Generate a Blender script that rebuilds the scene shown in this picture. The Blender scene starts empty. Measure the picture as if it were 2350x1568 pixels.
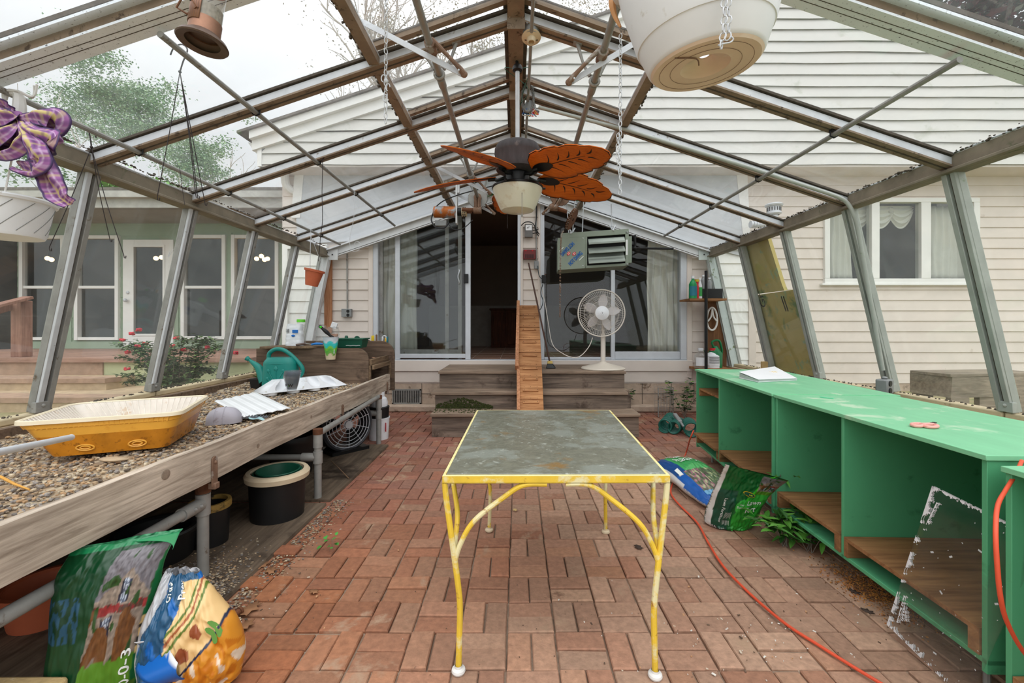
import bpy, bmesh, math, random
from mathutils import Vector, Matrix, noise
RN = random.Random(7)
sc = bpy.context.scene
COL = sc.collection
F, CX, CY, H = 1000.0, 1184.0, 745.0, 1.33          # focal length in pixels, vanishing point, eye height


def V(x, y, z): return Vector((x, y, z))
def P(px, py, D): return Vector(((px - CX) * D / F, D, H - (py - CY) * D / F))
def PZ(px, py, z): return P(px, py, F * (H - z) / (py - CY))
def PX(px, py, X): return P(px, py, F * X / (px - CX))
def lin(c): return c / 12.92 if c <= .04045 else ((c + .055) / 1.055) ** 2.4
def S(r, g, b): return (lin(r / 255), lin(g / 255), lin(b / 255), 1.0)
def nz(p, s=1.0, o=0.0): return noise.noise(Vector((p[0] * s + o, p[1] * s - o, p[2] * s + 2 * o)))


# ------------------------------------------------------------------ mesh helper
ORG = {}


class MB:
    def __init__(s, col=None):
        s.v, s.f, s.mi, s.c, s.m, s.col, s.hascol = [], [], [], [], 0, col, col is not None

    def add(s, vs, fs, cols=None):
        o = len(s.v)
        s.v += [tuple(v) for v in vs]
        s.f += [[i + o for i in f] for f in fs]
        s.mi += [s.m] * len(fs)
        if cols: s.hascol = True
        s.c += cols if cols else [s.col or (1, 1, 1, 1)] * len(vs)

    def bx(s, x0, x1, y0, y1, z0, z1):
        s.add([(x, y, z) for x in (x0, x1) for y in (y0, y1) for z in (z0, z1)],
              [(0, 1, 3, 2), (4, 6, 7, 5), (0, 4, 5, 1), (2, 3, 7, 6), (0, 2, 6, 4), (1, 5, 7, 3)])

    def box(s, c, size, rot=None):
        a, b, d = size[0] / 2, size[1] / 2, size[2] / 2
        vs = [Vector((x, y, z)) for x in (-a, a) for y in (-b, b) for z in (-d, d)]
        if rot is not None:
            m = rot if isinstance(rot, Matrix) else Matrix.Rotation(rot, 3, 'Z')
            vs = [m @ v for v in vs]
        c = Vector(c)
        s.add([v + c for v in vs], [(0, 1, 3, 2), (4, 6, 7, 5), (0, 4, 5, 1), (2, 3, 7, 6), (0, 2, 6, 4), (1, 5, 7, 3)])

    def hexa(s, b, t):
        """bottom ring of 4 points and top ring of 4 points"""
        n = len(b)
        s.add(list(b) + list(t), [list(range(n))[::-1], list(range(n, 2 * n))] + [(i, (i + 1) % n, n + (i + 1) % n, n + i) for i in range(n)])

    def beam(s, p0, p1, w, h, up=(0, 0, 1)):
        p0, p1 = Vector(p0), Vector(p1)
        d = (p1 - p0).normalized()
        sd = d.cross(Vector(up)).normalized()
        u = sd.cross(d)
        q = [sd * a * w / 2 + u * b * h / 2 for a, b in ((-1, -1), (1, -1), (1, 1), (-1, 1))]
        s.hexa([p0 + x for x in q], [p1 + x for x in q])

    def prism(s, poly, vec):
        vec = Vector(vec)
        s.hexa([Vector(p) for p in poly], [Vector(p) + vec for p in poly])

    def tube(s, pts, r, n=8, closed=False, cap=True):
        pts = [Vector(p) for p in pts]
        m = len(pts)
        rs = r if isinstance(r, (list, tuple)) else [r] * m
        t0 = (pts[1] - pts[0]).normalized()
        a = t0.orthogonal().normalized()
        vs, fs = [], []
        for i, p in enumerate(pts):
            if closed: t = (pts[(i + 1) % m] - pts[i - 1])
            else: t = pts[min(i + 1, m - 1)] - pts[max(i - 1, 0)]
            t = t.normalized() if t.length > 1e-9 else t0
            a = (a - t * a.dot(t))
            a = a.normalized() if a.length > 1e-6 else t.orthogonal().normalized()
            b = t.cross(a)
            for k in range(n):
                g = 2 * math.pi * k / n
                vs.append(p + (a * math.cos(g) + b * math.sin(g)) * rs[i])
        for i in range(m if closed else m - 1):
            j = (i + 1) % m
            for k in range(n):
                l = (k + 1) % n
                fs.append((i * n + k, i * n + l, j * n + l, j * n + k))
        if cap and not closed:
            fs.append(list(range(n))[::-1]); fs.append([(m - 1) * n + k for k in range(n)])
        s.add(vs, fs)

    def lathe(s, prof, c=(0, 0, 0), n=32, M3=None, cap=False):
        c = Vector(c); vs, fs = [], []
        for r, z in prof:
            for k in range(n):
                g = 2 * math.pi * k / n
                v = Vector((r * math.cos(g), r * math.sin(g), z))
                vs.append(c + (M3 @ v if M3 else v))
        m = len(prof)
        for i in range(m - 1):
            for k in range(n):
                l = (k + 1) % n
                fs.append((i * n + k, i * n + l, (i + 1) * n + l, (i + 1) * n + k))
        if cap:
            fs.append(list(range(n))[::-1]); fs.append([(m - 1) * n + k for k in range(n)])
        s.add(vs, fs)

    def ball(s, c, r, sc3=(1, 1, 1), n=10, M3=None):
        m = max(4, n // 2 + 1)
        s.lathe([(max(1e-4, r * math.sin(math.pi * i / m)) , -r * math.cos(math.pi * i / m)) for i in range(m + 1)], (0, 0, 0), n)
        k = (m + 1) * n
        c = Vector(c)
        for i in range(len(s.v) - k, len(s.v)):
            v = Vector((s.v[i][0] * sc3[0], s.v[i][1] * sc3[1], s.v[i][2] * sc3[2]))
            s.v[i] = tuple(c + (M3 @ v if M3 else v))

    def grid(s, fn, nu, nv, colfn=None, closeu=False):
        vs, cs, fs = [], [], []
        ku = nu if closeu else nu + 1
        for j in range(nv + 1):
            for i in range(ku):
                u, v = i / nu, j / nv
                vs.append(fn(u, v))
                if colfn: cs.append(colfn(u, v))
        for j in range(nv):
            for i in range(nu):
                a, b = j * ku + i, j * ku + (i + 1) % ku
                fs.append((a, b, b + ku, a + ku))
        s.add(vs, fs, cs if colfn else None)

    def build(s, name, mats, parent=None, bev=0, ang=35, thick=0, sub=0, flat=False):
        if not isinstance(mats, (list, tuple)): mats = [mats]
        if parent is not None: org = ORG[parent.name]
        else:
            xs, ys, zs = zip(*s.v)
            org = Vector(((min(xs) + max(xs)) / 2, (min(ys) + max(ys)) / 2, min(zs)))
        me = bpy.data.meshes.new(name)
        me.from_pydata([(v[0] - org.x, v[1] - org.y, v[2] - org.z) for v in s.v], [], s.f)
        for m in mats: me.materials.append(m)
        if len(mats) > 1: me.polygons.foreach_set('material_index', s.mi)
        if s.hascol:
            at = me.color_attributes.new('Col', 'FLOAT_COLOR', 'POINT')
            at.data.foreach_set('color', [x for c in s.c for x in c])
        bm = bmesh.new(); bm.from_mesh(me)
        bmesh.ops.recalc_face_normals(bm, faces=bm.faces)
        bm.to_mesh(me); bm.free()
        if not flat:
            me.polygons.foreach_set('use_smooth', [True] * len(me.polygons))
            me.set_sharp_from_angle(angle=math.radians(ang))
        o = bpy.data.objects.new(name, me); COL.objects.link(o)
        if parent is not None: o.parent = parent
        else: o.location = org
        ORG[o.name] = org
        if thick:
            md = o.modifiers.new('Solidify', 'SOLIDIFY'); md.thickness = thick; md.offset = 0
        if bev:
            md = o.modifiers.new('Bevel', 'BEVEL'); md.width = bev; md.segments = 2; md.limit_method = 'ANGLE'; md.angle_limit = math.radians(50)
        if sub:
            md = o.modifiers.new('Subdivision', 'SUBSURF'); md.levels = sub; md.render_levels = sub
        return o


def tag(o, label=None, cat=None, group=None, kind=None):
    for k, v in (('label', label), ('category', cat), ('group', group), ('kind', kind)):
        if v: o[k] = v
    return o


def thing(name, loc, label, cat, group=None, kind=None):
    o = bpy.data.objects.new(name, None); COL.objects.link(o)
    o.empty_display_size = .05
    o.location = Vector(loc); ORG[o.name] = Vector(loc)
    return tag(o, label, cat, group, kind)


def copy_tree(o, parent=None):
    c = o.copy(); COL.objects.link(c)
    if parent is not None: c.parent = parent
    for ch in o.children: copy_tree(ch, c)
    return c


def smooth_path(pts, n=8, closed=False):
    pts = [Vector(p) for p in pts]; m = len(pts); out = []
    for i in range(m if closed else m - 1):
        g = lambda k: pts[k % m] if closed else pts[max(0, min(m - 1, k))]
        p0, p1, p2, p3 = g(i - 1), g(i), g(i + 1), g(i + 2)
        for k in range(n):
            t = k / n
            out.append(.5 * ((2 * p1) + (p2 - p0) * t + (2 * p0 - 5 * p1 + 4 * p2 - p3) * t * t + (3 * p1 - p0 - 3 * p2 + p3) * t ** 3))
    if not closed: out.append(pts[-1])
    return out


FONT_CACHE = {}
def text_tris(txt, size=1.0, align='CENTER'):
    """2-D triangles of a line of lettering, centred"""
    cu = bpy.data.curves.new('lettering', 'FONT'); cu.body = txt; cu.size = size; cu.align_x = align; cu.align_y = 'CENTER'
    cu.resolution_u = 3
    ob = bpy.data.objects.new('lettering', cu); COL.objects.link(ob)
    dg = bpy.context.evaluated_depsgraph_get()
    me = bpy.data.meshes.new_from_object(ob.evaluated_get(dg))
    vs = [tuple(v.co) for v in me.vertices]; fs = [list(p.vertices) for p in me.polygons]
    bpy.data.objects.remove(ob); bpy.data.curves.remove(cu); bpy.data.meshes.remove(me)
    return vs, fs


def put_text(mb, txt, size, fn, align='CENTER', sx=1.0, bold=0.0):
    """fn(x, y) -> 3-D point on the surface"""
    vs, fs = text_tris(txt, size, align)
    for dx, dy in (((0, 0),) if not bold else ((-bold, 0), (bold, 0), (0, bold), (0, -bold))):
        mb.add([fn(v[0] * sx + dx, v[1] + dy) for v in vs], fs)


def plane_fn(o, ex, ey, off=(0, 0, 0)):
    o, ex, ey, off = Vector(o), Vector(ex).normalized(), Vector(ey).normalized(), Vector(off)
    return lambda x, y: o + off + ex * x + ey * y


# ------------------------------------------------------------------ materials
def _nt(name):
    m = bpy.data.materials.new(name); m.use_nodes = True
    nt = m.node_tree
    b = nt.nodes['Principled BSDF']
    return m, nt, b


def _noise(nt, scale, stretch=(1, 1, 1), detail=6, rough=.6, dist=0.0, loc=(0, 0, 0)):
    tc = nt.nodes.new('ShaderNodeTexCoord'); mp = nt.nodes.new('ShaderNodeMapping')
    mp.inputs['Scale'].default_value = stretch; mp.inputs['Location'].default_value = loc
    nt.links.new(tc.outputs['Object'], mp.inputs['Vector'])
    n = nt.nodes.new('ShaderNodeTexNoise')
    n.inputs['Scale'].default_value = scale; n.inputs['Detail'].default_value = detail
    n.inputs['Roughness'].default_value = rough; n.inputs['Distortion'].default_value = dist
    nt.links.new(mp.outputs['Vector'], n.inputs['Vector'])
    return n


def _ramp(nt, src, stops):
    r = nt.nodes.new('ShaderNodeValToRGB')
    e = r.color_ramp.elements
    while len(e) < len(stops): e.new(.5)
    for i, (p, c) in enumerate(stops):
        e[i].position = p; e[i].color = c
    nt.links.new(src, r.inputs['Fac'])
    return r


def _mix(nt, fac, a, b, mode='MIX'):
    m = nt.nodes.new('ShaderNodeMix'); m.data_type = 'RGBA'; m.blend_type = mode
    for sock, val in ((m.inputs['Factor'], fac), (m.inputs[6], a), (m.inputs[7], b)):
        if hasattr(val, 'is_output'): nt.links.new(val, sock)
        else: sock.default_value = val
    return m.outputs[2]


def mul(c, k): return (min(1, c[0] * k), min(1, c[1] * k), min(1, c[2] * k), 1)


def M(name, col, rough=.6, metal=0.0, var=.14, scale=7, bump=0.0, bscale=None, stretch=(1, 1, 1), spots=None, spec=.4, col2=None, detail=6, dist=0.0, vcol=False, coat=0.0, trans=0.0):
    m, nt, b = _nt(name)
    b.inputs['Roughness'].default_value = rough; b.inputs['Metallic'].default_value = metal
    b.inputs['Specular IOR Level'].default_value = spec
    if coat: b.inputs['Coat Weight'].default_value = coat
    n = _noise(nt, scale, stretch, detail, .6, dist)
    if vcol:
        at = nt.nodes.new('ShaderNodeAttribute'); at.attribute_name = 'Col'
        k = _ramp(nt, n.outputs['Fac'], [(.3, (1 - var,) * 3 + (1,)), (.7, (1 + 0 * var,) * 3 + (1,))])
        c = _mix(nt, 1.0, at.outputs['Color'], k.outputs['Color'], 'MULTIPLY')
    else:
        c = _ramp(nt, n.outputs['Fac'], [(.3, mul(col, 1 - var)), (.7, col2 or mul(col, 1 + var))]).outputs['Color']
    if spots:                                              # (colour, scale, threshold)
        for sp in (spots if isinstance(spots[0], (list, tuple)) and len(spots[0]) == 3 else [spots]):
            n2 = _noise(nt, sp[1], (1, 1, 1), 5, .65, .3, (3.1, 1.7, 5.2))
            f = _ramp(nt, n2.outputs['Fac'], [(sp[2], (0, 0, 0, 1)), (min(1, sp[2] + .08), (1, 1, 1, 1))])
            c = _mix(nt, f.outputs['Color'], c, sp[0])
    nt.links.new(c, b.inputs['Base Color'])
    if bump:
        n3 = _noise(nt, bscale or scale * 4, stretch, 5, .6)
        bp = nt.nodes.new('ShaderNodeBump'); bp.inputs['Strength'].default_value = bump; bp.inputs['Distance'].default_value = .01
        nt.links.new(n3.outputs['Fac'], bp.inputs['Height']); nt.links.new(bp.outputs['Normal'], b.inputs['Normal'])
    if trans:
        b.inputs['Transmission Weight'].default_value = trans
    return m


def WOOD(name, c1, c2, axis='X', scale=2.2, rough=.75, spots=None, bump=.25, c3=None):
    st = {'X': (1, 14, 14), 'Y': (14, 1, 14), 'Z': (14, 14, 1)}[axis]
    m, nt, b = _nt(name)
    b.inputs['Roughness'].default_value = rough; b.inputs['Specular IOR Level'].default_value = .25
    n = _noise(nt, scale, st, 8, .65, .6)
    c = _ramp(nt, n.outputs['Fac'], [(.32, c1), (.5, tuple((c1[i] + c2[i]) / 2 for i in range(3)) + (1,)), (.68, c2)]).outputs['Color']
    n4 = _noise(nt, 1.6, (1, 1, 1), 4, .6, .2, (7, 3, 1))
    f4 = _ramp(nt, n4.outputs['Fac'], [(.35, (.7, .7, .7, 1)), (.65, (1, 1, 1, 1))])
    c = _mix(nt, 1.0, c, f4.outputs['Color'], 'MULTIPLY')
    if spots:
        n2 = _noise(nt, spots[1], (1, 1, 1), 5, .65, .3, (3.1, 1.7, 5.2))
        f = _ramp(nt, n2.outputs['Fac'], [(spots[2], (0, 0, 0, 1)), (spots[2] + .12, (1, 1, 1, 1))])
        c = _mix(nt, f.outputs['Color'], c, spots[0])
    nt.links.new(c, b.inputs['Base Color'])
    bp = nt.nodes.new('ShaderNodeBump'); bp.inputs['Strength'].default_value = bump; bp.inputs['Distance'].default_value = .006
    nt.links.new(n.outputs['Fac'], bp.inputs['Height']); nt.links.new(bp.outputs['Normal'], b.inputs['Normal'])
    return m


def GLASS(name, tint=(.93, .95, .94, 1), haze=.05, hazecol=(.75, .76, .76, 1), hscale=2.0, rough=.03, refl=.6, hmin=.5):
    """thin pane: sees through, reflects by angle, carries some dirt"""
    m, nt, b = _nt(name)
    nt.nodes.remove(b)
    out = nt.nodes['Material Output']
    tr = nt.nodes.new('ShaderNodeBsdfTransparent'); tr.inputs['Color'].default_value = tint
    gl = nt.nodes.new('ShaderNodeBsdfGlossy'); gl.inputs['Roughness'].default_value = rough; gl.inputs['Color'].default_value = (1, 1, 1, 1)
    fr = nt.nodes.new('ShaderNodeFresnel'); ge = nt.nodes.new('ShaderNodeNewGeometry'); mr = nt.nodes.new('ShaderNodeMapRange')     # same index from both faces of the pane
    mr.inputs['To Min'].default_value = 1.45; mr.inputs['To Max'].default_value = 1 / 1.45
    nt.links.new(ge.outputs['Backfacing'], mr.inputs['Value']); nt.links.new(mr.outputs['Result'], fr.inputs['IOR'])
    mm = nt.nodes.new('ShaderNodeMath'); mm.operation = 'MULTIPLY'; mm.inputs[1].default_value = refl
    nt.links.new(fr.outputs['Fac'], mm.inputs[0])
    m1 = nt.nodes.new('ShaderNodeMixShader')
    nt.links.new(mm.outputs[0], m1.inputs['Fac']); nt.links.new(tr.outputs[0], m1.inputs[1]); nt.links.new(gl.outputs[0], m1.inputs[2])
    df = nt.nodes.new('ShaderNodeBsdfDiffuse'); df.inputs['Color'].default_value = hazecol
    tl = nt.nodes.new('ShaderNodeBsdfTranslucent'); tl.inputs['Color'].default_value = hazecol
    m0 = nt.nodes.new('ShaderNodeMixShader'); m0.inputs['Fac'].default_value = .5
    nt.links.new(df.outputs[0], m0.inputs[1]); nt.links.new(tl.outputs[0], m0.inputs[2])
    n = _noise(nt, hscale, (1, 1, 1), 6, .65, .4)
    r = _ramp(nt, n.outputs['Fac'], [(.35, (haze * hmin,) * 3 + (1,)), (.75, (haze * 1.6,) * 3 + (1,))])
    m2 = nt.nodes.new('ShaderNodeMixShader')
    nt.links.new(r.outputs['Color'], m2.inputs['Fac']); nt.links.new(m1.outputs[0], m2.inputs[1]); nt.links.new(m0.outputs[0], m2.inputs[2])
    nt.links.new(m2.outputs[0], out.inputs['Surface'])
    return m


def EMIT(name, col, s):
    m, nt, b = _nt(name)
    b.inputs['Emission Color'].default_value = col; b.inputs['Emission Strength'].default_value = s
    b.inputs['Base Color'].default_value = col
    return m


K = {}
brown = S(112, 96, 82)
K['galv'] = M('galvanized', S(206, 209, 214), .45, .15, .10, 9, spots=(S(120, 108, 95), 16, .64))
K['galv_dull'] = M('galvanized dull', S(150, 149, 145), .5, .15, .18, 8, spots=(S(100, 84, 68), 9, .6))
K['galv_green'] = M('galvanized with green reflection', S(172, 176, 170), .55, .15, .12, 6, spots=(S(132, 146, 116), 5, .64))  # green patches paint the cabinet's reflection into the metal
K['brownmet'] = M('brown stained metal', S(140, 122, 104), .7, .0, .18, 10, spots=(S(82, 68, 56), 14, .58))
K['putty'] = M('glazing putty', S(84, 76, 68), .9, 0, .3, 20, bump=.4)
K['whitemet'] = M('white painted metal', S(214, 216, 218), .5, .1, .08, 6, spots=(S(90, 92, 96), 60, .70))
K['alu'] = M('aluminium frame', S(204, 208, 214), .4, .2, .07, 5)
K['eave'] = M('eave beam', S(132, 122, 106), .7, .15, .22, 6, spots=(S(88, 96, 66), 4, .60))
K['rust'] = M('rust', S(126, 98, 80), .8, .1, .28, 16, bump=.3, spots=(S(164, 156, 148), 9, .54))
K['rustdark'] = M('dark rust', S(104, 66, 44), .85, .1, .3, 18, bump=.3)
K['black'] = M('black plastic', S(24, 24, 25), .45, 0, .2, 5)
K['blackmet'] = M('black metal', S(20, 20, 21), .4, .2, .2, 5)
K['wire'] = M('dark wire', S(46, 38, 38), .5, .3, .2, 20)
K['white'] = M('white plastic', S(228, 230, 234), .45, 0, .05, 5, spots=(S(190, 186, 176), 12, .64))
K['whitedirty'] = M('dirty white plastic', S(218, 216, 212), .5, 0, .06, 4, spots=(S(176, 160, 136), 7, .62))
K['glass'] = GLASS('side glass', (.955, .97, .96, 1), .04, (.70, .72, .70, 1), 3.0, .02, .55)
K['roofglass'] = GLASS('roof glass', (.97, .98, .98, 1), .06, (.82, .84, .85, 1), 4.0, .03, .4)
K['hglass'] = GLASS('house glass', (.88, .895, .89, 1), .008, (.6, .62, .62, 1), 1.5, .01, .9)
K['siding'] = M('beige siding', S(220, 209, 200), .6, 0, .05, 3, spots=(S(196, 180, 168), 5, .68))
K['sidingw'] = M('white siding', S(240, 239, 236), .6, 0, .03, 2.5, spots=(S(216, 216, 208), 3, .64))
K['sidinggab'] = M('gable siding', S(208, 206, 201), .6, 0, .03, 2.5, spots=(S(190, 190, 180), 2.4, .60))
K['sidingg'] = M('green siding', S(148, 165, 144), .7, 0, .06, 3)
K['trimw'] = M('white trim', S(232, 231, 228), .5, 0, .04, 4)
K['shingle'] = M('roof shingle', S(112, 106, 100), .9, 0, .3, 14, bump=.5)
K['found'] = M('foundation block', S(186, 166, 148), .9, 0, .2, 6, bump=.4, spots=(S(128, 108, 92), 5, .58))
K['stone'] = M('tan stone', S(178, 156, 128), .9, 0, .2, 7, bump=.4)
K['wood'] = WOOD('weathered board', S(150, 134, 118), S(228, 212, 194), 'Y', 2.4, spots=(S(96, 84, 76), 2.2, .66))
K['woodx'] = WOOD('weathered panel', S(82, 66, 54), S(134, 112, 94), 'X', 2.0, spots=(S(58, 46, 40), 2.5, .6))
K['woody2'] = WOOD('weathered box board', S(90, 72, 56), S(150, 126, 100), 'Y', 2.2, spots=(S(58, 46, 40), 2.5, .62))
K['step'] = WOOD('old step boards', S(88, 76, 68), S(148, 130, 116), 'X', 1.7, spots=(S(58, 44, 36), 2.6, .56))
K['steptop'] = WOOD('old step treads', S(116, 98, 84), S(172, 150, 130), 'X', 1.7, spots=(S(70, 66, 44), 2.6, .64))
K['cedar'] = WOOD('new cedar boards', S(150, 96, 58), S(206, 152, 104), 'X', 3.0)
K['cedarz'] = WOOD('new cedar rail', S(156, 98, 66), S(212, 156, 116), 'Z', 3.0)
K['ply'] = WOOD('plywood', S(122, 82, 52), S(188, 138, 92), 'X', 1.6, spots=(S(92, 66, 46), 3, .66))
K['plyground'] = WOOD('ground plywood', S(84, 72, 60), S(134, 116, 98), 'Y', 1.6, spots=(S(58, 48, 40), 2.2, .55))
K['green'] = M('green paint', S(84, 164, 118), .5, 0, .06, 3, stretch=(1, 3, 1), spots=(S(70, 142, 100), 7, .62))
K['greentop'] = M('worn green paint lit top', S(122, 190, 146), .5, 0, .07, 4, stretch=(3, 1, 3), spots=[(S(178, 206, 176), 3.5, .60), (S(120, 128, 88), 2.4, .72)])  # worn patches over a base lightened for the light falling on the top
K['room'] = M('room wall', S(112, 94, 82), .8, 0, .04, 3)
K['dark'] = M('dark interior', S(52, 50, 50), .9, 0, .1, 3)
K['yellow'] = M('yellow chipped paint', S(226, 190, 62), .5, 0, .1, 12, spots=[(S(226, 216, 168), 7, .52), (S(164, 106, 48), 20, .62)])
K['cream'] = M('cream plastic', S(214, 196, 166), .55, 0, .1, 6, spots=(S(150, 120, 86), 6, .62))
K['terra'] = M('terracotta plastic', S(184, 96, 64), .6, 0, .12, 6)
K['copper'] = M('worn copper', S(150, 112, 92), .45, .6, .3, 12, spots=(S(86, 62, 50), 10, .55))
K['teal'] = M('teal plastic', S(20, 126, 116), .35, 0, .08, 4)
K['dgreen'] = M('dark green plastic', S(24, 84, 64), .45, 0, .1, 5)
K['red'] = M('orange red cord', S(214, 82, 52), .5, 0, .1, 8)
K['leaf'] = M('leaf green', S(86, 132, 50), .55, 0, .3, 5, vcol=False)
K['leafv'] = M('leaf mixed', S(90, 130, 60), .55, 0, .2, 5, vcol=True)
K['vc'] = M('printed film', S(255, 255, 255), .32, 0, .10, 6, vcol=True, spec=.5)
K['vcm'] = M('coloured matte', S(255, 255, 255), .8, 0, .22, 30, vcol=True, bump=.25, bscale=60)
K['curtain'] = M('white curtain', S(238, 234, 224), .8, 0, .04, 4)
K['bark'] = M('bark', S(120, 112, 102), .9, 0, .3, 6, bump=.5)
K['barkpale'] = M('pale bark', S(176, 168, 158), .9, 0, .25, 4)
K['orange'] = WOOD('orange stained blade', S(206, 92, 14), S(234, 122, 34), 'X', 6, .5, bump=.1)
K['ink'] = M('black ink', S(34, 22, 16), .6, 0, .1, 5)
K['paperw'] = M('white paper', S(232, 232, 234), .6, 0, .03, 5)
K['letterw'] = M('white lettering', S(236, 240, 236), .5, 0, .02, 5)
K['blue'] = M('blue print', S(28, 108, 190), .5, 0, .04, 5)
K['redp'] = M('red print', S(206, 40, 48), .5, 0, .04, 5)
K['clear'] = GLASS('clear plastic', (.95, .96, .96, 1), .10, (.85, .87, .88, 1), 12, .15, 1.0)
K['heater'] = M('heater grey green', S(132, 142, 128), .5, .05, .06, 4)
K['grey'] = M('grey box', S(140, 142, 142), .5, .2, .12, 8)
# ================================================================== world, camera
w = bpy.data.worlds.new('overcast sky'); sc.world = w; w.use_nodes = True
nt = w.node_tree
bg = nt.nodes['Background']
tc = nt.nodes.new('ShaderNodeTexCoord'); sx = nt.nodes.new('ShaderNodeSeparateXYZ')
nt.links.new(tc.outputs['Generated'], sx.inputs[0])
nn = nt.nodes.new('ShaderNodeTexNoise'); nn.inputs['Scale'].default_value = 2.2; nn.inputs['Detail'].default_value = 5
nt.links.new(tc.outputs['Generated'], nn.inputs['Vector'])
rz = _ramp(nt, sx.outputs['Z'], [(0.0, (.86, .89, .92, 1)), (.30, (.97, .985, 1.0, 1)), (.62, (1.5, 1.52, 1.55, 1)), (1.0, (2.6, 2.6, 2.62, 1))])
rn = _ramp(nt, nn.outputs['Fac'], [(.35, (.93, .94, .955, 1)), (.65, (1.03, 1.03, 1.02, 1))])
c = _mix(nt, 1.0, rz.outputs['Color'], rn.outputs['Color'], 'MULTIPLY')
my = nt.nodes.new('ShaderNodeMapRange'); my.inputs['From Min'].default_value = -1; my.inputs['From Max'].default_value = .35      # the bright side of the overcast lies behind the camera
my.inputs['To Min'].default_value = 2.1; my.inputs['To Max'].default_value = 1.38
nt.links.new(sx.outputs['Y'], my.inputs['Value'])
c = _mix(nt, 1.0, c, my.outputs['Result'], 'MULTIPLY')
nt.links.new(c, bg.inputs['Color']); bg.inputs['Strength'].default_value = 1.0
sun = bpy.data.lights.new('veiled sun', 'SUN'); sun.energy = .9; sun.angle = math.radians(70); sun.color = (1, .98, .94)
so = bpy.data.objects.new('veiled_sun', sun); COL.objects.link(so); so.rotation_euler = (math.radians(38), 0, math.radians(20))

cam = bpy.data.cameras.new('camera'); co = bpy.data.objects.new('camera', cam); COL.objects.link(co)
co.location = (0, 0, H); co.rotation_euler = (math.pi / 2, 0, 0)
cam.sensor_width = 36; cam.lens = F / 2350 * 36; cam.shift_x = (1175 - CX) / 2350; cam.shift_y = (CY - 784) / 2350
cam.clip_start = .05; cam.clip_end = 300
sc.camera = co
sc.view_settings.view_transform = 'Standard'; sc.view_settings.look = 'None'
sc.view_settings.exposure = -0.6; sc.view_settings.gamma = 1.0; sc.view_settings.use_curve_mapping = False
sc.cycles.max_bounces = 10; sc.cycles.diffuse_bounces = 5; sc.cycles.glossy_bounces = 4; sc.cycles.transmission_bounces = 6
sc.cycles.transparent_max_bounces = 32; sc.cycles.use_denoising = True
sc.cycles.caustics_reflective = False; sc.cycles.caustics_refractive = False; sc.cycles.sample_clamp_indirect = 6

# ================================================================== brick floor
YW, YG, YE = 6.75, 6.33, 6.64                        # house wall, gable plane, greenhouse end frame
sandbase = M('sand bed', S(150, 130, 112), .95, 0, .25, 18, bump=.5)
brickm = M('paver brick', S(255, 255, 255), .85, 0, .34, 34, vcol=True, bump=.35, bscale=70,
           spots=[(S(168, 138, 114), 3.4, .60), (S(116, 84, 66), 5, .66), (S(92, 70, 58), 46, .70)])
mb = MB()
pal = [S(166, 102, 72), S(176, 118, 82), S(162, 110, 86), S(166, 128, 104), S(176, 142, 116), S(152, 96, 70)]
mod = .2055


def paver(cx, cy, lx, ly):
    up_ = 1.7 if (cx < -.2 and cy < 2.6) else 1
    tz, rot = max(-.005, RN.gauss(0, .0028) * up_), RN.gauss(0, .014)
    tx, ty = RN.gauss(0, .008) * up_, RN.gauss(0, .008) * up_
    a, b, i = lx / 2 - .0022 - RN.random() * .0025, ly / 2 - .0022 - RN.random() ** 2 * .005, .004
    ca, sa = math.cos(rot), math.sin(rot)
    vs = []
    for (aa, bb, z) in ((a, b, -.05), (a, b, -.005), (a - i, b - i, 0)):
        for sx_, sy_ in ((-1, -1), (1, -1), (1, 1), (-1, 1)):
            x, y = sx_ * aa, sy_ * bb
            vs.append((cx + x * ca - y * sa, cy + x * sa + y * ca, z + tz + x * tx + y * ty))
    # brick colour blends by position: orange red at the near left, tan pink on the right, rose red towards the house
    wr_ = max(0, min(1, 1.0 - .5 + .22 + .60 * (cx - .15) + .5 * nz((cx, cy, 0), .9))) * max(0, min(1, (5.2 - cy) / 1.6)); wf_ = max(0, min(1, (cy - 2.3) / 1.4))
    A_, B_, C_ = S(164, 104, 70), S(188, 152, 128), S(156, 106, 92)
    base = [(A_[q] * (1 - wf_) + C_[q] * wf_) * (1 - wr_) + B_[q] * wr_ for q in range(3)]
    alt = pal[int(RN.random() * 6)]
    h_ = .12 + .50 * RN.random() ** 1.6; q = .82 + RN.random() * .30
    cc = tuple((base[i_] * (1 - h_) + alt[i_] * h_) * q for i_ in range(3)) + (1,)
    mb.add(vs, [(8, 9, 10, 11)] + [(r + s, r + (s + 1) % 4, r + 4 + (s + 1) % 4, r + 4 + s) for r in (0, 4) for s in range(4)], [cc] * 12)


for i in range(-14, 15):
    for j in range(-4, 26):
        x0, y0 = .172 + i * mod + (j - 4) * .0012, 1.679 + j * mod
        if y0 > 6.5 or y0 < .7: continue
        if (i + j) % 2 == 0:
            paver(x0 + mod / 2, y0 + mod * .25, mod, mod / 2); paver(x0 + mod / 2, y0 + mod * .75, mod, mod / 2)
        else:
            paver(x0 + mod * .25, y0 + mod / 2, mod / 2, mod); paver(x0 + mod * .75, y0 + mod / 2, mod / 2, mod)
floor = tag(thing('floor', (0, 3, 0), None, None), kind='structure')
mb.build('brick_paving', brickm, floor)
mb = MB(); mb.bx(-3.4, 3.5, -.6, YW, -.12, -.013)
mb.build('sand_bed', sandbase, floor)

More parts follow.
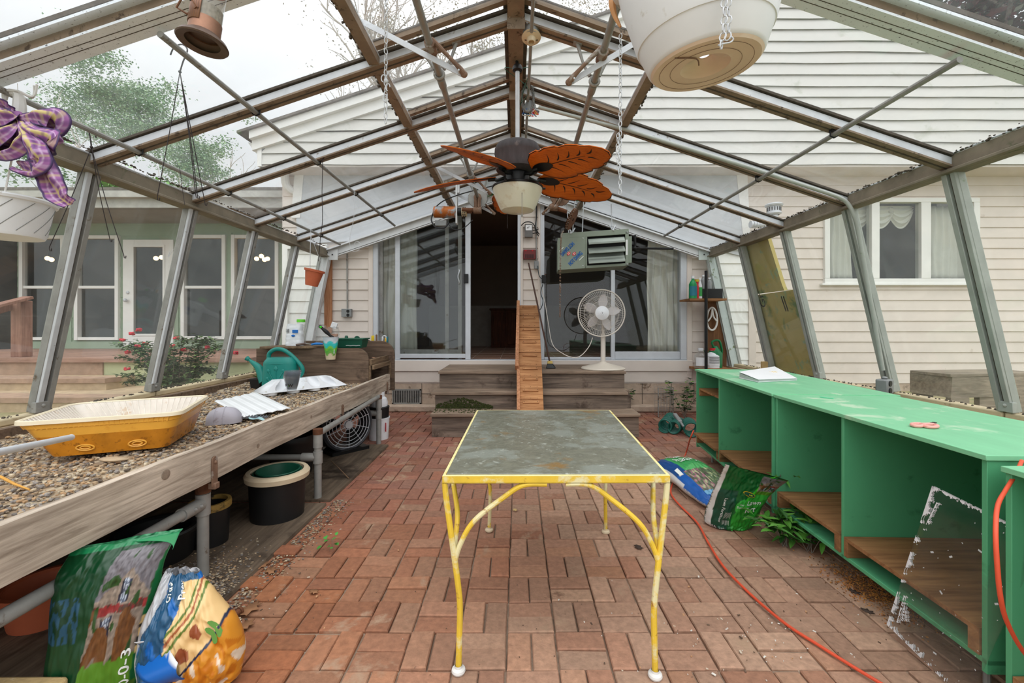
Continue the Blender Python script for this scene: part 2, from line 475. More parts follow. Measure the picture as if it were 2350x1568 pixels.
# ================================================================== outside ground
lawn = M('trodden ground', S(150, 140, 104), .95, 0, .3, 3, bump=.3, spots=(S(110, 122, 74), 2, .52))
mb = MB(); mb.bx(-40, -3.45, -8, 30, 0, .3); mb.bx(3.6, 40, -8, 6.75, 0, .3); mb.bx(-3.45, 3.6, -8, -.6, -.3, -.02)
tag(mb.build('ground', lawn), kind='structure')


# ================================================================== house wall with lapped siding
def siding(mb, x0, x1, z0, z1, y, exp, opens=(), lip=.016, xl=None, xr=None, wave=0.0, under=0, face=-1):
    n = int(math.ceil((z1 - z0) / exp - 1e-6))
    for k in range(n):
        a, b = z0 + k * exp, min(z1, z0 + (k + 1) * exp)
        cuts = sorted({a, b} | {q for o in opens for q in (o[2], o[3]) if a < q < b})
        for za, zb in zip(cuts, cuts[1:]):
            zm = (za + zb) / 2
            xa = max(x0, min(xl(za), xl(zb))) if xl else x0
            xb = min(x1, max(xr(za), xr(zb))) if xr else x1
            segs = [(xa, xb)]
            for o in opens:
                if o[2] < zm < o[3]:
                    segs = [s for q in segs for s in ((q[0], min(q[1], o[0])), (max(q[0], o[1]), q[1])) if s[1] - s[0] > 1e-4]
            for sa, sb in segs:
                m = max(1, int((sb - sa) / .35)) if wave else 1
                vs, fs, fu = [], [], []
                la, lb_ = (xl(za), xl(zb)) if (xl and abs(sa - xa) < 1e-6) else (sa, sa)
                ra, rb = (xr(za), xr(zb)) if (xr and abs(sb - xb) < 1e-6) else (sb, sb)
                la, lb_, ra, rb = max(x0, la), max(x0, lb_), min(x1, ra), min(x1, rb)
                for i in range(m + 1):
                    x, xt = la + (ra - la) * i / m, lb_ + (rb - lb_) * i / m
                    wv = wave * nz((x, k * 3.3, 0), 1.1) if (wave and abs(za - a) < 1e-6) else 0
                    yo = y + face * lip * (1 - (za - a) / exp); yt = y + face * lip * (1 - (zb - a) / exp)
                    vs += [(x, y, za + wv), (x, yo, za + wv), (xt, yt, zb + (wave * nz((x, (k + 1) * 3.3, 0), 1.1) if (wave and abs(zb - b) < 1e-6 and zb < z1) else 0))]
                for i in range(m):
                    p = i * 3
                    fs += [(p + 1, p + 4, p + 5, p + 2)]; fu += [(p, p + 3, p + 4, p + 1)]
                mb.add(vs, fs + fu); mb.mi[-len(fu):] = [under] * len(fu)


def rect(p0, p1, Y):
    a, b = P(p0[0], p0[1], Y), P(p1[0], p1[1], Y)
    return [a.x, b.x, b.z, a.z]


dl = rect((857, 400), (1195, 828), YW); dr = rect((1240, 400), (1575, 828), YW)
dl[3] = dr[3] = 3.22; dl[2] = dr[2] = .775
wn = rect((1890, 458), (2240, 652), YW)
wall = tag(thing('wall_back', (0, YW, 0), None, None), kind='structure')
mb = MB(); siding(mb, -3.6, 13, .42, 3.66, YW, .161, (dl, dr, wn)); mb.build('siding', K['siding'], wall)
mb = MB()
XB = P(655, 0, YW).x
for x0, x1 in ((XB - .02, XB + .02),): pass
mb.bx(P(1722, 0, YW).x - .05, P(1722, 0, YW).x + .06, YW - .055, YW, .42, 1.33 + .12 * YW)      # corner board
mb.bx(dl[0] - .07, dl[0], YW - .03, YW, .78, 3.3); mb.bx(dr[1], dr[1] + .08, YW - .03, YW, .55, 3.3)
mb.bx(dl[1], dl[1] + .035, YW - .03, YW, .78, 3.3); mb.bx(dr[0] - .035, dr[0], YW - .03, YW, .78, 3.3)
mb.build('corner_board', K['siding'], wall, bev=.004)
mb = MB(); mb.bx(dl[0] + .12, dr[1] + .08, YW - .05, YW, .612, .775); mb.bx(dl[0] + .12, dr[1] + .08, YW - .025, YW, .44, .60)
mb.build('skirt_board', K['siding'], wall, bev=.004)
mb = MB(); mb.bx(-3.6, 13, YW - .01, YW + .2, -.1, .44); mb.build('foundation', K['found'], wall)
# white lapped panels at each side of the greenhouse end
mb = MB()
a, b = P(655, 572, YE + .06), P(752, 572, YE + .06)
siding(mb, a.x, b.x, .6, a.z, YE + .09, .182, (), .02)
a2, b2 = P(1632, 575, YE + .06), P(1722, 575, YE + .06)
siding(mb, a2.x, b2.x, .6, a2.z, YE + .09, .186, (), .02)
mb.bx(a.x - .03, b.x, YE + .02, YE + .1, a.z, a.z + .07); mb.bx(a2.x, b2.x, YE + .02, YE + .1, a2.z, a2.z + .06)
mb.bx(a.x - .03, a.x + .05, YE + .02, YE + .1, .6, a.z)
mb.build('side_panel', K['sidingw'], wall)
mb = MB()
for pts in (((668, 500), (676, 395), (697, 395), (688, 500)), ((1690, 395), (1706, 545), (1722, 545), (1715, 395))):
    mb.prism([P(x, y, YE + .04) for x, y in pts], (0, .04, 0))
mb.build('end_trim', K['trimw'], wall)
mb = MB()
rr_ = lambda px: 548 - (px - 800) * .338 if px < 1188 else 417 + (px - 1188) * .338
pl = [P(676, 392, YE + .05), P(1700, 392, YE + .05), P(1712, 590, YE + .05)] + [P(q, rr_(q) + 6, YE + .05) for q in (1600, 1400, 1188, 1000, 800)] + [P(682, 560, YE + .05)]
mb.prism(pl, (0, .015, 0)); mb.build('end_infill_panel', M('grey white panel', S(196, 199, 204), .6, 0, .06, 3), wall)
# gable and its overhang
rk = lambda x: 3.93 + .325 * (x + 3.70) if x < 3.68 else 3.93 + .325 * 7.38 - .325 * (x - 3.68)
gb = tag(thing('wall_gable', (0, YG, 3.6), None, None), kind='structure')
mb = MB()
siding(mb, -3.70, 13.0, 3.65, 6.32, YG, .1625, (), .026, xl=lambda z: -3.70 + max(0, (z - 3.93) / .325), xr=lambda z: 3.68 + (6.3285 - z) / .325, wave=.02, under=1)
mb.build('gable_siding', [K['sidinggab'], M('mildew shadow line', S(120, 122, 106), .9, 0, .3, 9)], gb)  # course undersides coloured dark to draw the shadow lines, with a mildew tint
mb = MB(); mb.bx(-3.72, 13, YG, YW + .02, 3.62, 3.66)
mb.build('soffit', K['siding'], gb)
mb = MB()
mb.bx(-3.74, -3.68, YG - .03, YG + .2, 3.62, 4.05)                                    # boxed return
for x0, x1 in ((-3.80, 3.68), (3.68, 12.2)):
    mb.prism([(x0, YG - .06, rk(x0) - .06), (x1, YG - .06, rk(x1) - .06), (x1, YG - .06, rk(x1) + .10), (x0, YG - .06, rk(x0) + .10)], (0, .06, 0))
    mb.prism([(x0, YG - .13, rk(x0) + .08), (x1, YG - .13, rk(x1) + .08), (x1, YG - .13, rk(x1) + .19), (x0, YG - .13, rk(x0) + .19)], (0, .09, 0))
mb.build('rake_fascia', K['trimw'], gb)
mb = MB()
for x0, x1 in ((-3.95, 3.68), (3.68, 12.4)):
    mb.prism([(x0, YG - .17, rk(x0) + .19), (x1, YG - .17, rk(x1) + .19), (x1, YG - .17, rk(x1) + .225), (x0, YG - .17, rk(x0) + .225)], (0, 7, 0))
mb.build('house_roof', K['shingle'], gb)
mb = MB(); mb.bx(-3.62, -3.5, YW, 12, .3, 3.66); mb.build('side_wall', K['siding'], gb)
# gutter end and elbow of the downspout
t = thing('gutter', P(585, 335, YG), 'pale gutter end with a downspout elbow at the gable eave', 'gutter')
mb = MB()
pr = [P(569, 327, YG), P(597, 331, YG), P(600, 358, YG), P(588, 352, YG), P(579, 341, YG)]
mb.prism(pr, (0, .36, 0)); mb.build('trough', K['trimw'], t)
mb = MB(); mb.tube(smooth_path([P(655, 378, 6.6), P(654, 405, 6.62), P(657, 425, 6.66), P(667, 436, 6.7), P(676, 440, 6.74)], 6), .06, 10)
mb.build('elbow', K['trimw'], t)


# ---------------------------------------------------------------- sliding glass doors
def W3(px, py, dy=0.0): p = P(px, py, YW); return V(p.x, YW + dy, p.z)


def vbar(mb, px0, px1, y0, dy, z0, z1):
    mb.bx(P(px0, 0, YW).x, P(px1, 0, YW).x, YW + y0, YW + y0 + dy, z0, z1)


zt, zb = 3.21, .79
d1 = tag(thing('door_1', (dl[0], YW, zb), None, None), kind='structure')
mb = MB()
vbar(mb, 857, 868, -.02, .14, zb, zt); vbar(mb, 1188, 1195, -.02, .14, zb, zt)
mb.bx(dl[0], dl[1], YW - .018, YW + .12, zt + .002, zt + .06); mb.bx(dl[0], dl[1], YW - .042, YW + .145, zb - .03, zb - .002)
mb.build('door_frame', K['alu'], d1, bev=.003)
mb = MB()
vbar(mb, 907, 918, -.01, .05, zb, zt); vbar(mb, 1068, 1080, -.01, .05, zb, zt)
mb.bx(P(907, 0, YW).x, P(1080, 0, YW).x, YW - .006, YW + .036, zb + .022, zb + .085)
mb.build('sliding_panel_frame', K['alu'], d1, bev=.003)
mb = MB(); vbar(mb, 1020, 1029, .05, .05, zb, zt); vbar(mb, 1050, 1059, .045, .05, zb, zt); vbar(mb, 868, 876, .05, .05, zb, zt)
mb.bx(P(868, 0, YW).x, P(1059, 0, YW).x, YW + .055, YW + .093, zb + .022, zb + .15)
mb.build('fixed_panel_frame', K['galv_dull'], d1, bev=.003)
mb = MB(); vbar(mb, 918, 1068, .012, .006, zb + .08, zt); vbar(mb, 868, 1058, .075, .006, zb + .1, zt)
mb.build('glass_pane', K['hglass'], d1)
mb = MB(); mb.box(W3(1070, 640, -.03), (.07, .04, .14)); mb.build('latch', K['black'], d1, bev=.006)
mb = MB(); mb.tube(smooth_path([W3(1053, 619, -.0), W3(1055, 623, -.04), W3(1052, 636, -.05), W3(1055, 648, -.04), W3(1053, 652, 0)], 5), .009, 8)
mb.build('handle', K['alu'], d1)
d2 = tag(thing('door_2', (dr[0], YW, zb), None, None), kind='structure')
mb = MB()
vbar(mb, 1240, 1249, -.02, .14, zb, zt); vbar(mb, 1561, 1575, -.02, .14, zb, zt)
mb.bx(dr[0], dr[1], YW - .018, YW + .12, zt + .002, zt + .06); mb.bx(dr[0], dr[1], YW - .042, YW + .145, zb - .03, zb - .002); mb.bx(P(1249, 0, YW).x + .002, P(1402, 0, YW).x - .002, YW - .012, YW + .05, zb, zb + .035)
mb.build('door_frame', K['alu'], d2, bev=.003)
mb = MB(); vbar(mb, 1402, 1411, -.01, .05, zb, zt); vbar(mb, 1411.2, 1560.8, .004, .045, zb + .002, zb + .12)
mb.build('door_panel_frame', K['alu'], d2, bev=.003)
mb = MB(); vbar(mb, 1249, 1402, .03, .006, zb, zt); vbar(mb, 1411, 1561, .03, .006, zb, zt)
mb.build('glass_pane', K['hglass'], d2)
# curtains inside the doors
cl = thing('curtain', W3(890, 820, .3), 'pale curtain hanging inside the left sliding door', 'curtain')
def pleats(mb, px0, px1, Y, z0, z1, amp, n):
    a, b = P(px0, 0, Y).x, P(px1, 0, Y).x
    mb.grid(lambda u, v: V(a + (b - a) * u + .01 * math.sin(9 * v + 8 * u), Y + amp * math.sin(u * n * 2 * math.pi + .5 * math.sin(5 * v)) * (.6 + .4 * v), z0 + (z1 - z0) * v), n * 10, 12)
mb = MB(); pleats(mb, 868, 957, YW + .22, .83, 3.2, .03, 6); mb.build('curtain_panel', K['curtain'], cl, thick=.004)
cr = thing('curtain', W3(1520, 815, .2), 'white pleated curtain hanging inside the right sliding door', 'curtain')
mb = MB(); pleats(mb, 1486, 1562, YW + .2, .86, 3.2, .04, 5); mb.build('curtain_panel', K['curtain'], cr, thick=.004)
# the room behind the doors
rm = tag(thing('wall_room', (0, 9, .79), None, None), kind='structure')
mb = MB(); mb.bx(-3.4, 4.4, 10.9, 11.0, .7, 3.5); mb.bx(-3.5, -3.4, YW + .25, 11, .7, 3.5); mb.bx(4.3, 4.4, YW + .25, 11, .7, 3.5); mb.bx(-3.5, 4.4, YW + .2, 11, 3.3, 3.5)
mb.bx(-3.5, dl[0], YW + .16, YW + .2, .7, 3.4); mb.bx(dl[1] - .02, dr[0] + .02, YW + .14, YW + .2, .7, 3.4); mb.bx(dr[1], 4.4, YW + .16, YW + .2, .7, 3.4)
mb.build('room_walls', K['room'], rm)
mb = MB(); mb.bx(-3.4, 4.3, YW + .1, 11, .68, .79)
tile = M('room floor tile', S(150, 108, 86), .35, 0, .15, 4); mb.build('room_floor', tile, rm)
mb = MB()
for k in range(9): mb.bx(-3.4, 4.3, YW + .45 + k * .45, YW + .458 + k * .45, .79, .7915)
for k in range(16): mb.bx(-3.4 + k * .45, -3.392 + k * .45, YW + .1, 10.9, .79, .7915)
mb.build('room_floor_joint', K['siding'], rm)
bwall = 10.88
mb = MB(); a = P(985, 700, bwall); mb.bx(a.x, 2.5, bwall - .03, bwall, .79, P(0, 702, bwall).z); mb.build('wainscot', M('wainscot', S(150, 140, 130), .7), rm)
t = thing('sideboard', P(1160, 790, 10.4), 'dark wooden cabinet standing inside the room', 'cabinet')
dk = WOOD('dark cabinet wood', S(64, 32, 20), S(108, 60, 40), 'Z', 3)
a, b = P(1127, 712, 10.3), P(1195, 790, 10.3)
mb = MB(); mb.bx(a.x, b.x, 10.3, 10.8, .79, a.z); mb.bx(a.x - .04, b.x, 10.26, 10.8, a.z, a.z + .04); mb.build('cabinet_body', dk, t, bev=.01)
for k in range(2):
    mb = MB(); x = a.x + .04 + k * .35; mb.bx(x, x + .3, 10.27, 10.3, .86, a.z - .06); mb.build('cabinet_door', dk, t, bev=.008)
# ---------------------------------------------------------------- casement window to the right
w1 = tag(thing('window_1', W3(1890, 652), None, None), kind='structure')
x = lambda p: P(p, 0, YW).x
z = lambda p: P(0, p, YW).z
mb = MB()
mb.bx(x(1888), x(2242), YW - .05, YW + .06, z(653), z(640.1)); mb.bx(x(1888), x(2242), YW - .05, YW + .06, z(465.9), z(456))
for p0, p1 in ((1888, 1900), (1995, 2013), (2108, 2130), (2228, 2242)): mb.bx(x(p0), x(p1), YW - .05, YW + .06, z(640), z(466))
mb.bx(x(1880), x(2248), YW - .07, YW, z(656), z(651))
mb.build('window_frame', K['trimw'], w1, bev=.006)
for p0, p1 in ((1899, 1996), (2012, 2109), (2129, 2229)):
    mb = MB(); mb.bx(x(p0), x(p1), YW + .0, YW + .005, z(640), z(466)); mb.build('glass_pane', K['hglass'], w1)
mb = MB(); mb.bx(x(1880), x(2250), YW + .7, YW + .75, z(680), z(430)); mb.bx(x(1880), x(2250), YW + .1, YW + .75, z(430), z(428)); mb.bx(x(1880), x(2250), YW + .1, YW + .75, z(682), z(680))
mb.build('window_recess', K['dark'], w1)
mb = MB()
pleats(mb, 1899, 1955, YW + .14, z(640), z(468), .025, 4); pleats(mb, 2130, 2215, YW + .14, z(640), z(468), .025, 5)
mb.build('side_curtain', K['curtain'], w1, thick=.003)
mb = MB()
for (p0, p1) in ((1955, 2012), (2005, 2065), (2055, 2110)):
    mb.grid(lambda u, v: V(x(p0) + (x(p1) - x(p0)) * u, YW + .12 + .02 * math.sin(v * 22), z(468) - v * (.12 + .24 * math.sin(math.pi * u) ** .7)), 14, 14)
mb.build('swag_valance', K['curtain'], w1, thick=.003)

# ================================================================== green wing of the house, its deck and steps
YL = 8.5
wg = tag(thing('wall_wing', (-7, YL, .86), None, None), kind='structure')
L = lambda px, py: P(px, py, YL)
ops = []
wins = ((50, 153, 541, 781), (176, 277, 541, 781), (419, 521, 540, 779), (534, 642, 540, 779))
for a_, b_, c_, d_ in wins:
    ops.append([L(a_, 0).x, L(b_, 0).x, L(0, d_).z, L(0, c_).z])
ops.append([L(287, 0).x, L(402, 0).x, .86, L(0, 551).z])
mb = MB(); siding(mb, L(40, 0).x, L(690, 0).x, .86, 3.75, YL, .2, ops, .008); mb.build('wing_siding', K['sidingg'], wg)
mb = MB(); mb.bx(L(40, 0).x, L(660, 0).x, YL - .03, YL, L(0, 800).z, L(0, 784).z)
for p in (160, 405, 527, 648): mb.bx(L(p - 6, 0).x, L(p + 6, 0).x, YL - .02, YL, .86, L(0, 535).z)
mb.build('wing_trim', K['sidingg'], wg)
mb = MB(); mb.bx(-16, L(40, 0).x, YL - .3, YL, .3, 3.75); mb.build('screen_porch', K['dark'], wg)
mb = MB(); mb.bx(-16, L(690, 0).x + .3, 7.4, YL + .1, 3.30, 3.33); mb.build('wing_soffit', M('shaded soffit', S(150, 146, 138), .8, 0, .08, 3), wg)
mb = MB(); mb.bx(-16, L(690, 0).x + .4, 7.34, 7.42, 3.30, 3.545); mb.bx(-16, -3.7, 7.24, 7.34, 3.45, 3.56); mb.build('wing_fascia', M('wing gutter', S(178, 176, 170), .6), wg)
mb = MB(); mb.prism([(-16, 7.26, 3.57), (-3.6, 7.26, 3.57), (-3.6, 12.5, 4.65), (-16, 12.5, 4.65)], (0, 0, .05)); mb.build('wing_roof', K['shingle'], wg)
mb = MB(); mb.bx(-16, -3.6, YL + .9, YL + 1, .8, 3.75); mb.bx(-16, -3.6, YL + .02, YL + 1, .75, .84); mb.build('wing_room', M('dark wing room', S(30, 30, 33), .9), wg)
EM = EMIT('lamp glow', (1, .62, .28, 1), 9)
for i, (a_, b_, c_, d_) in enumerate(wins):
    wv = tag(thing('window_%d' % (i + 2), L(a_, d_), None, None), kind='structure')
    X0, X1, Z0, Z1 = L(a_, 0).x, L(b_, 0).x, L(0, d_).z, L(0, c_).z
    zm = L(0, 660).z
    mb = MB(); t_ = .07
    mb.bx(X0, X0 + t_, YL - .06, YL + .04, Z0, Z1); mb.bx(X1 - t_, X1, YL - .06, YL + .04, Z0, Z1)
    mb.bx(X0 + t_ + .001, X1 - t_ - .001, YL - .058, YL + .038, Z1 - t_, Z1 - .001); mb.bx(X0 + t_ + .001, X1 - t_ - .001, YL - .058, YL + .038, Z0 + .001, Z0 + .06)
    mb.bx(X0 + t_ + .001, X1 - t_ - .001, YL - .04, YL + .038, zm - .025, zm + .03)
    mb.build('window_frame', K['trimw'], wv, bev=.006)
    mb = MB(); mb.bx(X0 + .05, X1 - .05, YL - .005, YL, zm, Z1 - .04); mb.build('upper_pane', K['hglass'], wv)
    mb = MB(); mb.bx(X0 + .05, X1 - .05, YL + .02, YL + .025, Z0 + .04, zm); mb.build('lower_pane', K['hglass'], wv)
d3 = tag(thing('door_3', L(290, 800), None, None), kind='structure')
X0, X1, Z0, Z1 = ops[4]
gx0, gx1, gz0, gz1 = L(313, 0).x, L(379, 0).x, L(0, 766).z, L(0, 568).z
mb = MB(); mb.bx(X0, gx0, YL - .05, YL + .0, Z0, Z1); mb.bx(gx1, X1, YL - .05, YL, Z0, Z1); mb.bx(gx0, gx1, YL - .05, YL, Z0, gz0); mb.bx(gx0, gx1, YL - .05, YL, gz1, Z1)
mb.build('door_panel', K['trimw'], d3, bev=.005)
mb = MB()
for q in ((gx0 - .04, gx0, gz0 - .04, gz1 + .04), (gx1, gx1 + .04, gz0 - .04, gz1 + .04), (gx0, gx1, gz0 - .04, gz0), (gx0, gx1, gz1, gz1 + .04)): mb.bx(q[0], q[1], YL - .065, YL - .04, q[2], q[3])
mb.build('glazing_bead', K['trimw'], d3)
mb = MB(); mb.bx(gx0, gx1, YL - .03, YL - .025, gz0, gz1); mb.build('door_pane', K['hglass'], d3)
mb = MB(); hb = L(298, 690); mb.ball(hb - V(0, .1, 0), .035, n=14); mb.ball(L(299, 672) - V(0, .06, 0), .03, (1, .5, 1), 14); mb.build('door_knob', K['alu'], d3)
# lamps glowing inside the wing
for nm, pts, lb in (('chandelier', ((589, 594), (600, 588), (607, 596), (614, 594)), 'warm lit chandelier seen through the far window of the green wing'),
                    ('chandelier', ((358, 593), (371, 591)), 'warm lamp seen through the glazed white door of the green wing'),
                    ('chandelier', ((109, 593), (118, 596)), 'dim warm lamp seen through the window beside the deck post')):
    t = thing(nm, P(pts[0][0], pts[0][1], 8.9), lb, 'lamp')
    mb = MB()
    for q in pts: mb.ball(P(q[0], q[1], 8.9), .045, n=10)
    mb.build('lamp_shade', EM, t)
    mb = MB()
    for q in pts: mb.tube([P(q[0], q[1], 8.9), P(q[0], q[1], 8.9) + V(0, 0, .08), P(pts[0][0] + 8, 560, 8.9)], .006, 5)
    mb.build('lamp_stem', K['blackmet'], t)
# deck
dk_ = tag(thing('trim_1', (-7, 6.1, .86), None, None), kind='structure')
deckw = WOOD('deck boards', S(146, 110, 94), S(188, 150, 132), 'X', 2)
mb = MB()
for k in range(17): mb.bx(-13, -3.75, 6.08 + k * .145, 6.215 + k * .145, .80, .86)
mb.build('deck_boards', deckw, dk_)
mb = MB(); mb.bx(P(232, 0, 6.1).x, -3.7, 6.14, 6.2, .3, .80); mb.build('deck_skirt', M('pale green skirt', S(182, 186, 148), .8, 0, .08, 3), dk_)
paver2 = M('step pavers', S(162, 134, 114), .9, 0, .2, 8, bump=.3)
mb = MB(); mb.bx(-13, P(232, 0, 6.1).x, 6.12, 6.2, .3, .80)
mb.build('deck_riser', paver2, dk_)
st = tag(thing('trim_2', (-7, 5.6, .3), None, None), kind='structure')
for nm, y0, zt_, xr, c_ in (('upper_step', 5.68, .62, P(242, 0, 5.7).x, .5), ('lower_step', 5.1, .47, P(330, 0, 5.2).x, .9)):
    mb = MB()
    pl = [(-13, 6.12, .3), (-13, y0 + .55, .3)] + [(-13 + (xr + 13) * k / 20, y0 + .5 * (k / 20 - .75) ** 2, .3) for k in range(2, 21)] + [(xr + .02, 6.12, .3)]
    mb.prism(pl, (0, 0, zt_ - .3)); mb.build(nm, K['stone'], st)
    mb = MB()
    pl = [(p[0], p[1] - .02, zt_ - .055) for p in pl]
    mb.prism(pl[1:-1] + [(xr + .03, y0 + .22, zt_ - .055), (-13, y0 + .75, zt_ - .055)], (0, 0, .06)); mb.build('step_edging', paver2, st)
# railing post
rp = thing('deck_railing', P(45, 822, 6.3), 'brown wooden deck railing with a sloped cap at the edge of the steps', 'railing')
rw = WOOD('railing wood', S(140, 98, 84), S(178, 134, 116), 'Z', 2)
mb = MB(); a = P(33, 826, 6.3); b = P(58, 690, 6.3); mb.bx(a.x, b.x, 6.25, 6.4, .86, b.z); mb.build('post', rw, rp, bev=.008)
mb = MB(); mb.beam(P(66, 683, 6.3), P(-60, 715, 5.7), .16, .04); mb.build('cap_rail', rw, rp, bev=.006)
mb = MB(); mb.beam(P(40, 700, 6.34), P(-60, 730, 5.75), .04, .09); mb.build('side_rail', rw, rp, bev=.006)
# ================================================================== greenhouse frame
YS = [2.96, 3.88, 4.80, 5.72]
ZR = lambda x: 3.42 - .338 * abs(x)
XEL, XER = -2.90, 2.97                              # eaves
XSL, XSR = -3.25, 3.36                              # sills
ZE, ZS = ZR(2.9), .74
roof = tag(thing('ceiling', (0, 3.5, 3.4), None, None), kind='structure')
specklem = M('speckled white metal', S(232, 238, 246), .45, .0, .05, 5, spots=(S(84, 88, 94), 70, .61))
for sgn, xe in ((-1, XEL), (1, XER)):
    for Y in YS:
        a, b = V(0, Y, ZR(0)), V(xe, Y, ZR(xe))
        n_ = (b - a).cross(V(0, 1, 0)).normalized(); n_ = n_ if n_.z > 0 else -n_
        mb = MB(); mb.beam(a, b, .05, .06, n_)
        for q in (-.03, .03): mb.beam(a + V(0, q, 0) - n_ * .005, b + V(0, q, 0) - n_ * .005, .012, .05, n_)
        mb.m = 1; mb.beam(a - n_ * .034, b - n_ * .034, .085, .012, n_)
        mb.m = 2; mb.beam(a - n_ * .0415, b - n_ * .0415, .010, .004, n_)
        mb.beam(a + n_ * .036, b + n_ * .036, .10, .016, n_)
        mb.build('rafter', [K['galv'], K['brownmet'], K['putty']], roof)
    # heavy front rafter
    Y = 2.145
    a, b = V(0, Y, ZR(0)), V(xe * 1.04, Y, ZR(xe * 1.04))
    n_ = (b - a).cross(V(0, 1, 0)).normalized(); n_ = n_ if n_.z > 0 else -n_
    mb = MB(); mb.beam(a, b, .13, .012, n_); mb.beam(a + V(0, .05, 0) + n_ * .03, b + V(0, .05, 0) + n_ * .03, .02, .07, n_)
    mb.beam(a - V(0, .075, 0) + n_ * .06, b - V(0, .075, 0) + n_ * .06, .05, .014, n_)
    mb.m = 1; mb.beam(a - V(0, .05, 0) + n_ * .033, b - V(0, .05, 0) + n_ * .033, .012, .055, n_)
    mb.m = 2; mb.beam(a - V(0, .085, 0) + n_ * .083, b - V(0, .085, 0) + n_ * .083, .03, .022, n_)
    for q in (-.02, .012): mb.beam(a + V(0, q, 0) - n_ * .0065, b + V(0, q, 0) - n_ * .0065, .003, .002, n_)
    mb.build('front_rafter', [specklem, K['brownmet'], K['putty']], roof)
    # end rafter against the house
    a, b = V(0, YE, ZR(0) - .06), V(xe, YE, ZR(xe) - .06)
    mb = MB(); mb.beam(a, b, .05, .11, n_); mb.beam(a + n_ * .06 - V(0, .03, 0), b + n_ * .06 - V(0, .03, 0), .11, .02, n_); mb.beam(a - n_ * .06, b - n_ * .06, .06, .014, n_)
    mb.m = 1; mb.beam(a - n_ * .048 - V(0, .027, 0), b - n_ * .048 - V(0, .027, 0), .006, .008, n_)
    mb.build('end_rafter', [K['whitemet'], K['putty']], roof)
    # eave beam
    mb = MB(); mb.beam((xe, 1.0, ZE - .03), (xe, YE + .03, ZE - .03), .09, .12)
    mb.beam((xe - sgn * .05, 1.0, ZE - .078), (xe - sgn * .05, YE, ZE - .078), .05, .022)
    mb.m = 1; mb.beam((xe - sgn * .045, 1.0, ZE + .036), (xe - sgn * .045, YE, ZE + .036), .012, .012)
    mb.build('eave_beam', [K['eave'], K['alu']], roof, bev=.004)
    # dirt collected along the glass edge above the eave
    mb = MB()
    for k in range(520):
        y = 1.2 + RN.random() * 5.3
        xx = xe - sgn * (.06 + abs(RN.gauss(0, .012)))
        mb.ball((xx, y, ZR(xx) + .032), .003 + .007 * RN.random() ** 2, (1, 1.5, .8), 5)
    mb.build('debris_line', K['putty'], roof)
    # glass panes
    ys = [1.1, 2.145] + YS + [YE]
    for y0, y1 in zip(ys, ys[1:]):
        for xa, xb, dz in ((.03, .94, .062), (.96, abs(xe) - .05, .042)):
            if y1 < 2.2 and xa < .5: pass
            p = [V(sgn * xa, y0 + .02, ZR(xa) + dz), V(sgn * xb, y0 + .02, ZR(xb) + dz), V(sgn * xb, y1 - .02, ZR(xb) + dz), V(sgn * xa, y1 - .02, ZR(xa) + dz)]
            mb = MB(); mb.prism(p, (0, 0, .004)); mb.build('roof_pane', K['roofglass'], roof)
    # vent header and sash bars
    xh = sgn * .95
    mb = MB(); mb.beam((xh, 1.6, ZR(xh) - .005), (xh, YE, ZR(xh) - .005), .07, .05); mb.m = 1; mb.beam((xh - sgn * .03, 1.6, ZR(xh) + .028), (xh - sgn * .03, YE, ZR(xh) + .028), .012, .012)
    mb.build('vent_header', [K['brownmet'], K['galv']], roof)
    mb = MB()
    for k in range(420):
        y = 1.9 + RN.random() * 4.6
        xx = xh + sgn * (.045 + abs(RN.gauss(0, .012)))
        mb.ball((xx, y, ZR(xx) + .04), .008 + .008 * RN.random(), n=5)
    mb.build('moss_line', K['putty'], roof)
    for Y in [2.1] + YS:
        a, b = V(sgn * .05, Y - .10, ZR(0) + .05), V(sgn * .93, Y - .10, ZR(.93) + .05)
        mb = MB(); mb.beam(a, b, .045, .035, n_); mb.m = 1; mb.beam(a + V(0, 0, .02), b + V(0, 0, .02), .055, .01)
        mb.build('vent_sash_bar', [K['brownmet'], K['putty']], roof)
mb = MB(); mb.bx(-.055, .055, .9, YE, ZR(0) - .035, ZR(0) + .10); mb.m = 1
mb.bx(-.085, -.055, .9, YE, ZR(0) + .03, ZR(0) + .09); mb.bx(.055, .085, .9, YE, ZR(0) + .03, ZR(0) + .09)
mb.build('ridge_beam', [K['brownmet'], K['putty']], roof)
mb = MB()
for Y in YS:
    mb.bx(-.06, .06, Y - .045, Y - .038, ZR(0) - .11, ZR(0) + .0)
    for q in (-.04, .04): mb.ball((q, Y - .048, ZR(0) - .035), .008, n=8)
mb.build('ridge_plate', K['brownmet'], roof)
for X, z0, y0 in ((-2.56, 2.50, 2.10), (-1.765, 2.772, 2.16), (2.16, 2.622, 2.12)):
    z0 += .018
    mb = MB(); mb.tube([(X, y0, z0 - .02), (X, YE - .3, z0 - .02)], .0165, 10)
    mb.build('purlin_pipe', K['galv_dull'], roof)
    mb = MB()
    for Y in YS:
        mb.box((X, Y, z0 + .012), (.05, .03, .02)); mb.tube([(X - .026, Y, z0 + .02), (X - .024, Y, z0 - .03), (X, Y, z0 - .042), (X + .024, Y, z0 - .03), (X + .026, Y, z0 + .02)], .005, 6)
    mb.build('pipe_clip', K['blackmet'], roof)

